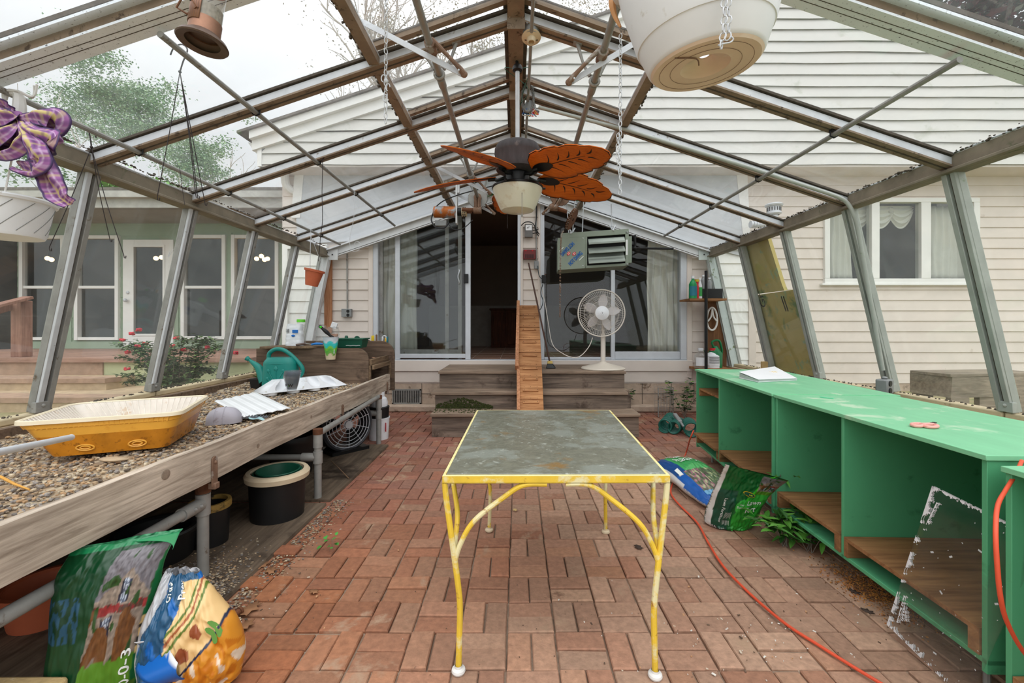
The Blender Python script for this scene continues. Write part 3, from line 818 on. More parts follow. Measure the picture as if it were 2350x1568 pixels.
# ------------------------------------------------------------------ side walls of the greenhouse
brickwall = M('knee wall brick', S(136, 92, 80), .9, 0, .2, 9, bump=.5, spots=(S(170, 150, 130), 4, .6))
silltan = M('cream sill', S(198, 182, 150), .7, 0, .12, 6, spots=(S(150, 130, 100), 5, .62))
for nm, sgn, xe, xs, pm in (('wall_left', -1, XEL, XSL, K['galv_dull']), ('wall_right', 1, XER, XSR, K['galv_green'])):
    wl = tag(thing(nm, (xs, 3.5, 0), None, None), kind='structure')
    mb = MB()
    x0, x1 = (xs - .02, xs + .10) if sgn < 0 else (xs - .10, xs + .02)
    for k in range(9):
        zz = k * .075
        for j in range(27):
            y = .6 + j * .23 + (k % 2) * .115
            mb.bx(x0, x1, y, min(y + .222, YE + .1), zz, zz + .068)
    mb.build('knee_wall', brickwall, wl)
    mb = MB(); mb.bx(x0 + .006, x1 - .006, .5, YE + .08, 0, .68); mb.m = 1
    mb.bx(x0 - .03, x1 + .015, .5, YE + .08, .66, .69); mb.build('mortar_cap', [K['stone'], K['stone']], wl)
    ysl = [.5, 2.0] + YS + [YE]
    mb = MB()
    for y0, y1 in zip(ysl, ysl[1:]):
        mb.bx(xs - .05, xs + .05, y0 + .006, y1 - .006, .69, .735)
    mb.build('sill', silltan, wl, bev=.01)
    mb = MB()
    for k in range(240):
        y = .8 + RN.random() * 5.6
        mb.ball((xs + sgn * .0 + RN.gauss(0, .012), y, .737), .004 + .006 * RN.random(), n=5)
    mb.build('sill_dirt', K['putty'], wl)
    for Y in [2.0] + YS:
        t_, b_ = V(xe, Y, ZE - .07), V(xs, Y, ZS)
        inn = V(-sgn, 0, 0); n_ = (t_ - b_).cross(V(0, 1, 0)).normalized(); n_ = n_ if n_.dot(inn) > 0 else -n_
        mb = MB(); mb.beam(b_, t_, .10, .05, n_)
        mb.beam(b_ + n_ * .03 + V(0, .028, 0), t_ + n_ * .03 + V(0, .028, 0), .036, .03, n_)
        mb.m = 1; mb.beam(b_ + n_ * .03 - V(0, .03, 0), t_ + n_ * .03 - V(0, .03, 0), .034, .026, n_)
        mb.m = 2; mb.beam(b_ + n_ * .026, t_ + n_ * .026, .012, .006, n_)
        mb.m = 0; mb.box(b_ + V(-sgn * .045, -.02, .035), (.03, .09, .07)); mb.ball(b_ + V(-sgn * .062, -.02, .045), .012, n=8)
        mb.build('mullion', [pm, K['galv'] if sgn < 0 else K['galv_green'], K['putty']], wl, bev=.003)
    # corner post at the house
    t_, b_ = V(xe, YE, ZE - .05), V(xs, YE, .6)
    mb = MB(); mb.beam(b_, t_, .05, .17, V(1, 0, 0)); mb.beam(b_ - V(0, .04, 0) + V(-sgn * .07, 0, 0), t_ - V(0, .04, 0) + V(-sgn * .07, 0, 0), .06, .02, V(1, 0, 0))
    mb.m = 1; mb.beam(b_ - V(0, .03, 0) + V(sgn * .07, 0, 0), t_ - V(0, .03, 0) + V(sgn * .07, 0, 0), .02, .04, V(1, 0, 0))
    mb.m = 0; mb.box(t_ + V(-sgn * .10, -.035, .0), (.20, .012, .16)); mb.m = 2
    for q in ((-.04, .03), (-.12, -.0), (-.05, -.05)): mb.ball(t_ + V(sgn * q[0] , -.043, q[1]), .012, n=8)
    mb.build('corner_post', [K['whitemet'] if sgn < 0 else M('mossy white metal', S(196, 206, 204), .5, .1, .08, 5, spots=(S(110, 124, 74), 9, .60)), K['galv_dull'], K['black']], wl)
    ysp = [.6, 2.0] + YS + [YE]
    for y0, y1 in zip(ysp, ysp[1:]):
        p = [V(xs, y0 + .03, ZS), V(xs, y1 - .03, ZS), V(xe, y1 - .03, ZE - .06), V(xe, y0 + .03, ZE - .06)]
        mb = MB(); mb.prism([q + V(sgn * .012, 0, 0) for q in p], (sgn * .004, 0, 0)); mb.build('glass_pane', K['glass'], wl)

# ------------------------------------------------------------------ insulation boards behind the right glass
foam = M('insulation foam', S(204, 184, 116), .85, 0, .06, 3, spots=[(S(160, 184, 146), 6, .58), (S(126, 150, 104), 2.2, .55)])
def rpl(px, py, off=.05):
    """point on the right glass plane seen at this pixel"""
    # plane: x = XER + (ZE-.06 - z) * k
    k = (XSR - XER) / (ZE - .06 - ZS)
    a, b = (px - CX) / F, (py - CY) / F
    # x = aD, z = H - bD ; aD = XER+off + k*(ZE-.06-H + bD)
    D = (XER + off + k * (ZE - .06 - H)) / (a - k * b)
    return P(px, py, D)
for pts, lb in ((((1704, 560), (1762, 548), (1795, 655), (1800, 667), (1730, 676)), 'yellow foam insulation board with broken edge, the upper piece behind right glass'),
                (((1730, 679), (1800, 669), (1826, 664), (1885, 866), (1782, 866)), 'yellow green foam insulation board leaning low behind right glass')):
    t = thing('insulation_board', rpl(*pts[-1]), lb, 'insulation board')
    mb = MB(); mb.prism([rpl(*q) for q in pts], (.04, .0, .01)); mb.build('foam_sheet', foam, t)
    if pts[0][0] == 1730:
        mb = MB(); o_ = rpl(1749, 690, .046); ex = (rpl(1756, 720, .046) - rpl(1747, 690, .046)); ey = (rpl(1775, 684, .046) - rpl(1745, 688, .046))
        put_text(mb, 'Gr', .17, plane_fn(o_, -ex, -ey)); mb.build('board_print', K['ink'], t); mb = MB()
        c0 = rpl(1748, 730, .046); e1, e2 = ex.normalized(), ey.normalized()
        mb.add([c0 + e1 * .13 * math.cos(g * .2618) + e2 * .05 * math.sin(g * .2618) for g in range(24)], [list(range(24))]); mb.build('board_print', K['ink'], t); mb = MB()
        for r_ in range(2):
            for q in range(14):
                o2 = rpl(1793 + r_ * 5 + q * .8, 682 + q * 2.4, .046); mb.box(o2, (.004, .012, .02))
        mb.build('board_print', K['ink'], t)
# ================================================================== the long gravel bench
ZG = .64                                             # gravel level
bench = thing('planting_bench', (-2.3, 3.2, 0), 'long weathered wooden planting bench filled with gravel along the left glass', 'bench')
mb = MB()
N = 60
for i in range(N):
    y0, y1 = .75 + 4.62 * i / N, .75 + 4.62 * (i + 1) / N
    d0, d1 = .006 * nz((0, y0, 0), 2), .006 * nz((0, y1, 0), 2)
    mb.hexa([(-1.592, y0, .535 + d0), (-1.55, y0, .535 + d0), (-1.55, y1, .535 + d1), (-1.592, y1, .535 + d1)],
            [(-1.592, y0, .722 + d0), (-1.552, y0, .722 + d0), (-1.552, y1, .722 + d1), (-1.592, y1, .722 + d1)])
mb.build('front_board', K['wood'], bench)
for q, r in (((-1.5495, 1.93, .665), .022), ((-1.5495, 2.62, .60), .014), ((-1.5495, 3.3, .63), .012)):
    mb = MB(); mb.ball(q, r, (.08, 1.1, 1), 12); mb.build('knot', M('knot wood', S(146, 128, 112), .8, 0, .3, 40), bench)
mb = MB(); mb.bx(-3.12, -1.59, .7, 5.4, .535, .58); mb.bx(-3.13, -3.08, .7, 5.4, .58, .70); mb.bx(-3.1, -1.57, 5.36, 5.40, .535, .72); mb.build('bed', K['woodx'], bench)
for X, Y in ((-1.63, 2.27), (-1.50, 3.30), (-1.53, 4.86)):
    mb = MB(); mb.tube([(X, Y, 0.0), (X, Y, .53)], .027, 14); z = .40 if Y < 3 else .53
    mb.tube([(X, Y, z - .06 if Y < 3 else .40), (X, Y, z + .05 if Y < 3 else .53)], .034, 14)
    if Y > 3: mb.tube([(X, Y, .28), (X, Y, .37)], .034, 14)
    mb.build('leg', K['galv_dull'], bench)
    mb = MB(); mb.tube([(X, Y, .455 if Y < 3 else .50), (X, Y, .54)], .036, 14); mb.build('leg_collar', K['rustdark'], bench)
mb = MB(); mb.tube([(-1.63, .6, .40), (-1.63, 2.24, .40)], .026, 14); mb.tube([(-1.63, 2.12, .40), (-1.63, 2.25, .40)], .033, 14)
for q in (.025, .065): mb.ball((-1.60, 2.24 - q, .405), .012, n=8)
mb.build('rail_pipe', K['galv_dull'], bench)
mb = MB(); mb.tube([(-1.50, 3.30, .50), (-1.53, 4.86, .525)], .024, 12); mb.build('rail_pipe', K['galv_dull'], bench)
for X, Y, z in ((-1.50, 3.30, .325), (-1.53, 4.86, .34)):
    mb = MB(); mb.tube([(X, Y, z), (X - 1.4, Y, z)], .022, 12); mb.tube([(X, Y, z), (X - .12, Y, z)], .032, 12); mb.build('cross_pipe', K['galv_dull'], bench)
for Y, z0, z1 in ((2.235, .50, .655), (3.89, .475, .615), (5.24, .51, .64)):
    mb = MB()
    prof = [(-.022, z0), (.022, z0), (.022, z1 - .02)] + [(.022 * math.cos(g), z1 - .02 + .022 * math.sin(g)) for g in (.4, .9, 1.57, 2.2, 2.7)] + [(-.022, z1 - .02)]
    mb.prism([(-1.55, Y + a, b) for a, b in prof], (.008, 0, 0)); mb.bx(-1.57, -1.53, Y - .016, Y + .018, z0 - .012, z0 + .02)
    mb.ball((-1.54, Y, z1 - .03), .009, n=8); mb.build('bracket', K['rust'], bench, bev=.004)

# gravel
gm = M('gravel', S(255, 255, 255), .85, 0, .25, 60, vcol=True)
mb = MB()
gp = [S(196, 172, 140), S(172, 146, 116), S(150, 132, 112), S(206, 190, 164), S(128, 120, 114), S(186, 150, 112), S(160, 152, 146), S(110, 96, 84)]
def gz(x, y): return ZG + .016 * nz((x, y, 0), 1.7) + .012 * nz((x, y, 4), 5) + (.02 if y > 4.5 else 0)
mb.grid(lambda u, v: V(-3.08 + 1.488 * u, .75 + 4.6 * v, gz(-3.08 + 1.488 * u, .75 + 4.6 * v) - .006), 40, 120, lambda u, v: gp[int(RN.random() * 3) + 1])
ico = bmesh.new(); bmesh.ops.create_icosphere(ico, subdivisions=1, radius=1)
iv = [v.co.copy() for v in ico.verts]; iff = [[v.index for v in f.verts] for f in ico.faces]; ico.free()
for k in range(15000):
    y = 1.0 + 4.3 * RN.random() ** 1.7
    x = -3.05 + 1.44 * RN.random()
    if y < 1.2 and RN.random() < .3: continue
    r = (.0045 + .0065 * RN.random() ** 1.5) * (1.25 if y > 2.6 else 1)
    g = RN.random() * 6.28; ca, sa = math.cos(g), math.sin(g)
    ex, ey, ez = r * (1 + .5 * RN.random()), r * (.7 + .4 * RN.random()), r * (.5 + .3 * RN.random())
    z = gz(x, y) + ez * .35
    col = gp[int(RN.random() * 8)]; q = .75 + .4 * RN.random(); col = (col[0] * q, col[1] * q, col[2] * q, 1)
    mb.add([(x + v.x * ex * ca - v.y * ey * sa, y + v.x * ex * sa + v.y * ey * ca, z + v.z * ez) for v in iv], iff, [col] * 12)
tag(mb.build('gravel', gm), 'tan pea gravel spread over the whole wooden bench', 'gravel', kind='stuff')

# ground boards under the bench
for y0, y1, lb in ((1.25, 3.2, 'worn plywood sheet on the bricks under the near half of the gravel bench'), (3.26, 4.76, 'worn plywood sheet under the far end of the gravel bench')):
    mb = MB(); mb.hexa([(-2.95, y0, .001), (-1.39, y0, .001), (-1.39, y1, .001), (-2.95, y1, .001)], [(-2.95, y0, .02), (-1.395, y0, .02), (-1.395, y1, .02), (-2.95, y1, .02)])
    tag(mb.build('plywood_sheet', K['plyground']), lb, 'board', 'plywood sheets under the bench')

# ---------------------------------------------------------------- amber tray on the gravel
amber = M('amber plastic', S(218, 158, 60), .3, 0, .12, 5, spots=(S(196, 128, 36), 3, .6))
ainner = M('chalky amber inside', S(226, 218, 208), .6, 0, .1, 8, spots=(S(204, 172, 136), 8, .62))
t = thing('storage_tray', (-2.25, 2.5, ZG + .012), 'large amber plastic tray with a scummy bottom sitting on the gravel bench', 'tray')
rim = [V(-2.43, 2.10, .853), V(-1.82, 2.355, .853), V(-2.07, 2.93, .853), V(-2.66, 2.62, .853)]
bot = [V(-2.325, 2.165, .668), V(-1.885, 2.35, .668), V(-2.055, 2.80, .668), V(-2.50, 2.57, .668)]
def rring(q, k=.12, n=5):
    out = []
    for i in range(4):
        a, b, c_ = q[i - 1], q[i], q[(i + 1) % 4]
        p0, p2 = b + (a - b) * k, b + (c_ - b) * k
        for j in range(n + 1):
            s_ = j / n; out.append(p0 * (1 - s_) ** 2 + b * 2 * s_ * (1 - s_) + p2 * s_ * s_)
    return out
def loft(mb, rings, cap0=False, cap1=False):
    n = len(rings[0]); vs = [p for r_ in rings for p in r_]; fs = []
    for i in range(len(rings) - 1):
        for k in range(n): fs.append((i * n + k, i * n + (k + 1) % n, (i + 1) * n + (k + 1) % n, (i + 1) * n + k))
    if cap0: fs.append(list(range(n))[::-1])
    if cap1: fs.append([(len(rings) - 1) * n + k for k in range(n)])
    mb.add(vs, fs)
R0, B0 = rring(rim), rring(bot)
lerp = lambda A, B, s_: [a + (b - a) * s_ for a, b in zip(A, B)]
cen = sum(rim, Vector()) / 4
grow = lambda A, k, dz=0: [cen + (p - cen) * k + V(0, 0, dz + (p - cen).z * (1 - k)) for p in A]
mb = MB(); mb.col = (1, 1, 1, 1)
mb.m = 1; loft(mb, [B0, lerp(B0, R0, .3), lerp(B0, R0, .56)], cap0=True); mb.m = 0
loft(mb, [lerp(B0, R0, .56), lerp(B0, R0, .78), grow(lerp(B0, R0, .80), 1.012), grow(R0, 1.0, -.004)])
for i in range(4):
    a, b = rim[i], rim[(i + 1) % 4]; c0, c1 = bot[i], bot[(i + 1) % 4]
    for k in range(6, 60, 2):
        s_ = k / 62; pt, pb = a + (b - a) * s_, c0 + (c1 - c0) * s_
        mb.beam(pt + (pb - pt) * .22, pt + (pb - pt) * .04, .006, .006, (0, 0, 1))
mb.build('outer_shell', [amber, M('amber plastic with wet contents behind', S(182, 116, 28), .25, 0, .2, 12, spots=(S(134, 84, 22), 34, .56))], t)
mb = MB(); loft(mb, [grow(B0, .97, .02), grow(lerp(B0, R0, .5), .975), grow(R0, .972)], cap0=True)
for i in range(4):
    a, b = rim[i], rim[(i + 1) % 4]; c0, c1 = bot[i], bot[(i + 1) % 4]
    for k in range(4, 60, 3):
        s_ = k / 62; pt, pb = a + (b - a) * s_, c0 + (c1 - c0) * s_
        pt, pb = cen + (pt - cen) * .965 + V(0, 0, 0), cen + (pb - cen) * .965; pb.z = pt.z - .1
        mb.beam(pb, pt, .003, .003, (1, 0, 0))
mb.build('inner_lining', ainner, t)
mb = MB(); loft(mb, [grow(R0, .965, .0), grow(R0, .99, .006), grow(R0, 1.03, .004), grow(R0, 1.035, -.014)]); mb.build('rim', M('tray rim', S(232, 218, 190), .4, 0, .06, 8), t)
for s_, r_ in ((.74, .034), (.33, .032)):
    mb = MB()
    ctr = rim[0] + (rim[1] - rim[0]) * s_; cb = bot[0] + (bot[1] - bot[0]) * s_
    p = ctr + (cb - ctr) * .80; d = (rim[1] - rim[0]).normalized(); up = (ctr - cb).normalized()
    nrm = d.cross(up).normalized(); nrm = nrm if nrm.y < 0 else -nrm
    for rr in (r_, r_ * .55): mb.tube([p + nrm * .004 + d * rr * 1.1 * math.cos(g * .314) + up * rr * .5 * math.sin(g * .314) for g in range(20)], .004, 5, closed=True)
    mb.build('moulded_ring', amber, t)
sed = M('tray sediment', S(214, 204, 186), .9, 0, .3, 40, bump=.6, spots=(S(120, 100, 70), 14, .6))
mb = MB(); loft(mb, [grow(lerp(B0, R0, .40), .955), grow(lerp(B0, R0, .42), .6, .004)], cap1=True)
tag(mb.build('sediment', sed), 'pale crusty sediment lying in the amber tray', 'sediment', kind='stuff')

# flat stone, twig, pipe
mb = MB()
c_ = PZ(262, 1056, ZG + .02)
mb.grid(lambda u, v: c_ + V(.07 * math.cos(u * 6.283) * math.sin(math.pi * v) * (1 + .25 * nz((u * 3, v * 2, 1), 1)) , .03 * math.sin(u * 6.283) * math.sin(math.pi * v), -.011 * math.cos(math.pi * v) + .004), 16, 8, closeu=True)
tag(mb.build('flat_stone', K['stone']), 'flat tan stone on the gravel below the amber tray', 'stone')
mb = MB(); mb.tube([PZ(0, 1094, .665), PZ(35, 1112, .66), PZ(68, 1124, .657)], [.006, .005, .003], 6)
tag(mb.build('straw_stem', M('dry straw', S(206, 152, 70), .8)), 'dry orange straw stem lying on the gravel', 'stem')
mb = MB(); p0, p1 = P(-60, 1050, 1.35), P(163, 1004, 1.95); mb.tube([p0, p1], .013, 14); mb.tube([p1, p1 + (p1 - p0).normalized() * .001], [.0135, .009], 14)
tag(mb.build('metal_pipe', K['galv']), 'thin galvanized pipe sticking in over the gravel beside the amber tray', 'pipe')

# ---------------------------------------------------------------- scoop, corrugated panel
scoopm = M('grey scoop plastic', S(172, 168, 178), .5, 0, .1, 4, spots=(S(136, 124, 126), 7, .63))
t = thing('hand_scoop', PZ(520, 982, ZG), 'grey plastic feed scoop lying face down with its ridged handle on the gravel', 'scoop')
A = PZ(476, 974, .69); B = PZ(600, 962, .675); dx = (PZ(560, 968, .68) - PZ(476, 974, .68)).normalized(); dy = V(-dx.y, dx.x, 0)
A = PZ(478, 972, ZG + .0)
mb = MB()
def scoop(u, v):
    g = math.pi * (u * 1.0); l = v * .205
    e_ = max(.02, 1 - abs((v - .42) / .585) ** 3.2) ** .42
    w_ = .085 * e_
    hgt = .108 * max(.02, 1 - abs((v - .46) / .56) ** 2.6) ** .5
    return A + dx * l + dy * w_ * math.cos(g) + V(0, 0, hgt * math.sin(g) ** .75)
mb.grid(scoop, 24, 20); n_ = 25
mb.add([scoop(i / 24, 0) for i in range(25)], [list(range(25))[::-1]]); mb.add([scoop(i / 24, 1) for i in range(25)], [list(range(25))])
mb.build('scoop_bowl', scoopm, t, bev=.006)
mb = MB()
for q in (.25, .5): mb.tube([scoop(i / 24, q) + V(0, 0, .001) for i in range(25)], .003, 5)
mb.build('bowl_rib', scoopm, t)
mb = MB(); h0, h1 = scoop(.5, .98) - V(0, 0, .02), A + dx * .37 - dy * .03 + V(0, 0, .022)
dgrey = M('dark grey plastic', S(96, 98, 104), .5)
mb.beam(h0, h1, .032, .012)
for k in range(9): mb.box(h0 + (h1 - h0) * (k / 9 + .05) + V(0, 0, .008), (.004, .034, .012), math.atan2(dx.y, dx.x))
mb.build('handle', dgrey, t)
mb = MB(); p = [PZ(556, 948, .67), PZ(600, 957, .665), PZ(610, 964, .66), PZ(572, 962, .66)]
mb.grid(lambda u, v: p[0].lerp(p[1], u).lerp(p[3].lerp(p[2], u), v) + V(0, 0, .012 * nz((u * 3, v * 2, 0), 1)), 10, 6)
tag(mb.build('plastic_scrap', M('pale teal film', S(150, 186, 190), .3), thick=.002), 'crumpled pale teal plastic scrap beside the grey scoop', 'scrap')
mb = MB(); q = [PZ(490, 928, .735), PZ(560, 958, .672), PZ(668, 937, .672), PZ(590, 901, .735)]
q[0] = PZ(492, 921, .74); q[3] = PZ(588, 900, .71)
mb.grid(lambda u, v: q[0].lerp(q[3], u).lerp(q[1].lerp(q[2], u), v) + V(0, 0, .004 * math.sin(u * 30) ** 3), 60, 12)
tag(mb.build('corrugated_sheet', M('white sheet', S(228, 230, 232), .5, 0, .04, 6), thick=.004), 'white ribbed plastic sheet propped on the gravel behind the grey scoop', 'sheet')

# ---------------------------------------------------------------- white cell tray upside down, stacked cups
t = thing('seedling_tray', PZ(700, 900, ZG), 'white moulded seedling tray lying upside down on the gravel behind a ribbed sheet', 'tray')
a0, a1 = PZ(603, 905, .672), PZ(797, 884, .672)
ex = (a1 - a0).normalized(); ey = V(-ex.y, ex.x, 0); LL = (a1 - a0).length; zt_ = .105; dep = .26
mb = MB()
def trayp(u, v, s_):                                # s_: 0 flange .. 1 top
    k = s_ * .30
    return a0 + ex * (k * .5 + (LL - k) * u) + ey * (dep * .0 + s_ * .07 + (dep - s_ * .13) * v) + V(0, 0, zt_ * s_)
ring = lambda s_: [trayp(0, 0, s_), trayp(1, 0, s_), trayp(1, 1, s_), trayp(0, 1, s_)]
r0, r1 = ring(0), ring(1)
mb.add(r0 + r1, [(1, 2, 6, 5), (2, 3, 7, 6), (3, 0, 4, 7)])
def dent(u, s_):
    d_ = 0
    for k in range(4): d_ = max(d_, 1 - ((u - .16 - .227 * k) / .098) ** 2 - ((1.05 - s_) / .92) ** 2)
    return max(0, d_) ** .5
mb.grid(lambda u, v: trayp(u, 0, v) + ey * .085 * dent(u, v), 120, 16)
mb.grid(lambda u, v: trayp(u, 0, 1) + (trayp(u, 1, 1) - trayp(u, 0, 1)) * v + ey * .085 * dent(u, 1) * (1 - v), 120, 6)
mb.grid(lambda u, v: trayp(u, 0, 0) + ey * (-.012 + .024 * v) + V(0, 0, .003), 40, 1)
mb.build('tray_shell', K['white'], t, thick=.003)
for k in range(4):
    mb = MB(); cc = a0 + ex * (LL * (.10 + .25 * k)) + ey * .05; mb.lathe([(.058, .0), (.062, .028)], cc + V(0, 0, -.024), 20, cap=True); mb.build('cell_bottom', K['white'], t)
for k in range(4):
    mb = MB(); c_ = PZ(699, 890, .69); z0 = .60 + .07 + .016 * k; zz = .695 + .016 * k
    mb.lathe([(.040, 0), (.055, .05), (.066, .115), (.072, .128), (.074, .130), (.074, .145), (.072, .146), (.070, .13), (.063, .11), (.052, .05), (.038, .004)], V(c_.x + .004 * k, 4.16, zz), 28)
    o = mb.build('plastic_cup', K['clear'] if k < 1 else GLASS('grey clear plastic %d' % k, (.72, .75, .78, 1), .22, (.52, .55, .6, 1), 9, .15, 1.0))
    tag(o, ('clear plastic cup with a printed logo at the bottom of the cup stack', 'second cup from the bottom of the clear plastic stack', 'third cup from the bottom of the clear plastic stack', 'topmost cup of the clear plastic stack on the white tray')[k], 'cup', 'stacked clear plastic cups')
    if k == 0:
        cup = o
        c0 = V(c_.x, 4.16, zz)
        mb = MB(); fn = lambda X_, Y_: c0 + V((.052 + .0012 + .11 * (Y_)) * math.sin(X_ / .058), -(.0535 + .20 * (Y_ - .0)) * math.cos(X_ / .058), .055 + Y_)
        fn = lambda X_, Y_: c0 + V((.0585 + .2 * Y_) * math.sin(X_ / .058), -(.0585 + .2 * Y_) * math.cos(X_ / .058), .058 + Y_)
        put_text(mb, 'P W', .042, fn, bold=.0008); mb.m = 1
        mb.add([fn(x_, y_) for x_, y_ in ((-.008, -.012), (.002, -.004), (.010, .010), (-.002, .004))], [(0, 1, 2, 3)])
        mb.m = 0
        for r_ in range(2): mb.add([fn(x_, -.024 - r_ * .006 + dy_) for x_, dy_ in ((-.022, 0), (-.008, 0), (.008, 0), (.022, 0), (.022, .0015), (.008, .0015), (-.008, .0015), (-.022, .0015))], [(0, 1, 6, 7), (1, 2, 5, 6), (2, 3, 4, 5)])
        ORG[cup.name] = Vector(cup.location)
        mb.build('printed_logo', [K['ink'], K['leaf']], cup)

# ---------------------------------------------------------------- watering can
t = thing('watering_can', P(648, 895, 4.55), 'teal plastic watering can with an embossed plant on the gravel bench', 'watering can')
cb = P(645, 895, 4.55); cb.z = ZG + .005
mb = MB()
def canp(u, v):
    g = u * 2 * math.pi
    hw, hd = .185 - .022 * v, .105 - .01 * v
    if v > .9: k = 1 - (v - .9) * 2.2; hw *= k; hd *= k
    if v < .04: hw *= .96; hd *= .96
    ex_ = 2 / 3.0
    return cb + V(hw * abs(math.cos(g)) ** ex_ * (1 if math.cos(g) > 0 else -1), hd * abs(math.sin(g)) ** ex_ * (1 if math.sin(g) > 0 else -1), .33 * v + .035 * max(0, v - .9) * 4)
mb.grid(canp, 40, 24, closeu=True)
n_ = 40; mb.add([canp(i / n_, 1) for i in range(n_)], [list(range(n_))]); mb.add([canp(i / n_, 0) for i in range(n_)], [list(range(n_))[::-1]])
mb.build('body', K['teal'], t)
mb = MB(); mb.tube(smooth_path([cb + V(-.16, 0, .10), cb + V(-.19, 0, .15), cb + V(-.235, 0, .235), cb + V(-.30, 0, .29), cb + V(-.345, 0, .325)], 6), [.07 - .055 * min(1, k / 20) for k in range(25)], 14)
mb.tube([cb + V(-.335, 0, .318), cb + V(-.36, 0, .335)], [.02, .026], 14); mb.build('spout', K['teal'], t)
mb = MB(); mb.tube(smooth_path([cb + V(-.13, 0, .33), cb + V(-.12, 0, .385), cb + V(-.06, 0, .425), cb + V(.02, 0, .42), cb + V(.10, 0, .37), cb + V(.19, 0, .28), cb + V(.225, 0, .22), cb + V(.215, 0, .17), cb + V(.18, 0, .13)], 6), .021, 12)
mb.build('handle', K['teal'], t)
mb = MB(); f = lambda X_, Z_: cb + V(X_, -.1045 + .03 * (Z_ - .1), Z_)
for pts in ([(0, .05), (0, .24)], [(0, .08), (-.05, .16), (-.075, .21)], [(0, .08), (.05, .16), (.075, .21)], [(0, .06), (-.05, .10), (-.085, .13)], [(0, .06), (.05, .10), (.085, .13)]):
    mb.tube([f(*q) for q in pts], .005, 6); e = f(*pts[-1]); mb.ball(e, .016, (1, .4, 1.2), 8)
mb.ball(f(0, .23), .022, (1, .4, 1), 8)
mb.tube([cb + V(.165 * math.cos(g * .1963) * 1.02, .098 * math.sin(g * .1963) * 1.02, .285) for g in range(32)], .004, 5, closed=True)
mb.build('embossed_plant', K['teal'], t)
# little square pot with a plant behind the can
t = thing('square_pot', P(592, 885, 4.6), 'small black square nursery pot with a seedling beside the watering can', 'pot')
c_ = P(592, 893, 4.62); c_.z = ZG
mb = MB(); mb.hexa([c_ + V(a * .045, b * .045, 0) for a, b in ((-1, -1), (1, -1), (1, 1), (-1, 1))], [c_ + V(a * .06, b * .06, .12) for a, b in ((-1, -1), (1, -1), (1, 1), (-1, 1))])
mb.build('pot_body', K['black'], t, bev=.004)
def leafblade(mb, p, d, ln, wd, up=V(0, 0, 1)):
    d = Vector(d).normalized(); s_ = d.cross(up); s_ = s_.normalized() if s_.length > .01 else V(1, 0, 0); n_ = s_.cross(d)
    p = Vector(p)
    mb.add([p, p + d * ln * .35 + s_ * wd / 2 + n_ * .08 * ln, p + d * ln * .45, p + d * ln * .35 - s_ * wd / 2 + n_ * .08 * ln, p + d * ln - n_ * .12 * ln, p + d * ln * .7 + s_ * wd * .36, p + d * ln * .7 - s_ * wd * .36],
           [(0, 1, 2), (0, 2, 3), (1, 5, 2), (5, 4, 2), (3, 2, 6), (2, 4, 6)])
def rdir(zlo=-.2, zhi=.7):
    g = RN.random() * 6.283; return V(math.cos(g), math.sin(g), zlo + (zhi - zlo) * RN.random())
mb = MB()
for k in range(14): leafblade(mb, c_ + V(0, 0, .12 + .06 * RN.random()) + rdir() * .02, rdir(0, .9), .05 + .04 * RN.random(), .025)
mb.build('seedling_leaves', K['leaf'], t)

# ---------------------------------------------------------------- potting box at the far end of the bench
t = thing('potting_box', (-2.3, 5.2, ZG), 'dark weathered wooden potting box with rounded side boards on the bench end', 'potting box')
ZT = 1.058
mb = MB(); yb = 4.95
pl = [(-2.95, yb, .645), (-1.675, yb, .645), (-1.675, yb, .93)] + [(-1.675 - .13 * (1 - math.cos(g)), yb, .93 + .128 * math.sin(g)) for g in (.3, .6, .9, 1.2, 1.5)] + [(-2.95, yb, ZT)]
mb.prism(pl, (0, .025, 0)); mb.build('side_board', K['woodx'], t, bev=.002)
mb = MB(); yb = 5.50; ZT2 = 1.125
pl = [(-2.9, yb, .50), (-1.535, yb, .50), (-1.535, yb, .95)] + [(-1.535 - .18 * (1 - math.cos(g)), yb, .95 + .175 * math.sin(g)) for g in (.3, .6, .9, 1.2, 1.5)] + [(-2.9, yb, ZT2)]
mb.prism(pl, (0, .03, 0)); mb.build('side_board', K['woodx'], t, bev=.002)
mb = MB(); mb.beam((-1.66, 4.97, .895), (-1.62, 5.5, .91), .03, .07); mb.beam((-1.63, 4.97, .84), (-1.59, 5.5, .85), .03, .05); mb.bx(-1.685, -1.655, 4.96, 4.99, .66, .86); mb.bx(-1.60, -1.57, 5.46, 5.5, .66, .86)
mb.build('front_rail', K['woody2'], t, bev=.003)
mb = MB(); mb.bx(-2.9, -1.69, 4.98, 5.5, .79, .81); mb.build('box_floor', K['woodx'], t)
mb = MB(); mb.bx(-2.94, -2.9, 4.98, 5.495, .66, 1.05); mb.build('back_board', K['woodx'], t)
soil = M('bark soil', S(255, 255, 255), .95, 0, .3, 50, vcol=True)
mb = MB()
for k in range(700):
    x_, y_ = -2.2 + .5 * RN.random(), 5.0 + .48 * RN.random()
    col = [S(74, 56, 46), S(110, 86, 68), S(196, 150, 120), S(54, 42, 36)][int(RN.random() * 4)]
    mb.col = col; mb.box((x_, y_, .90 + .05 * nz((x_, y_, 0), 4) + .004 * RN.random()), (.02 + .015 * RN.random(), .012, .006), Matrix.Rotation(RN.random() * 3, 3, 'Z') @ Matrix.Rotation(RN.gauss(0, .4), 3, 'X'))
mb.grid(lambda u, v: V(-2.9 + 1.215 * u, 4.98 + .52 * v, .885 + .04 * nz((u, v, 0), 4)), 12, 8, lambda u, v: S(70, 54, 44))
tag(mb.build('potting_soil', soil), 'coarse bark soil heaped in the wooden potting box', 'soil', kind='stuff')
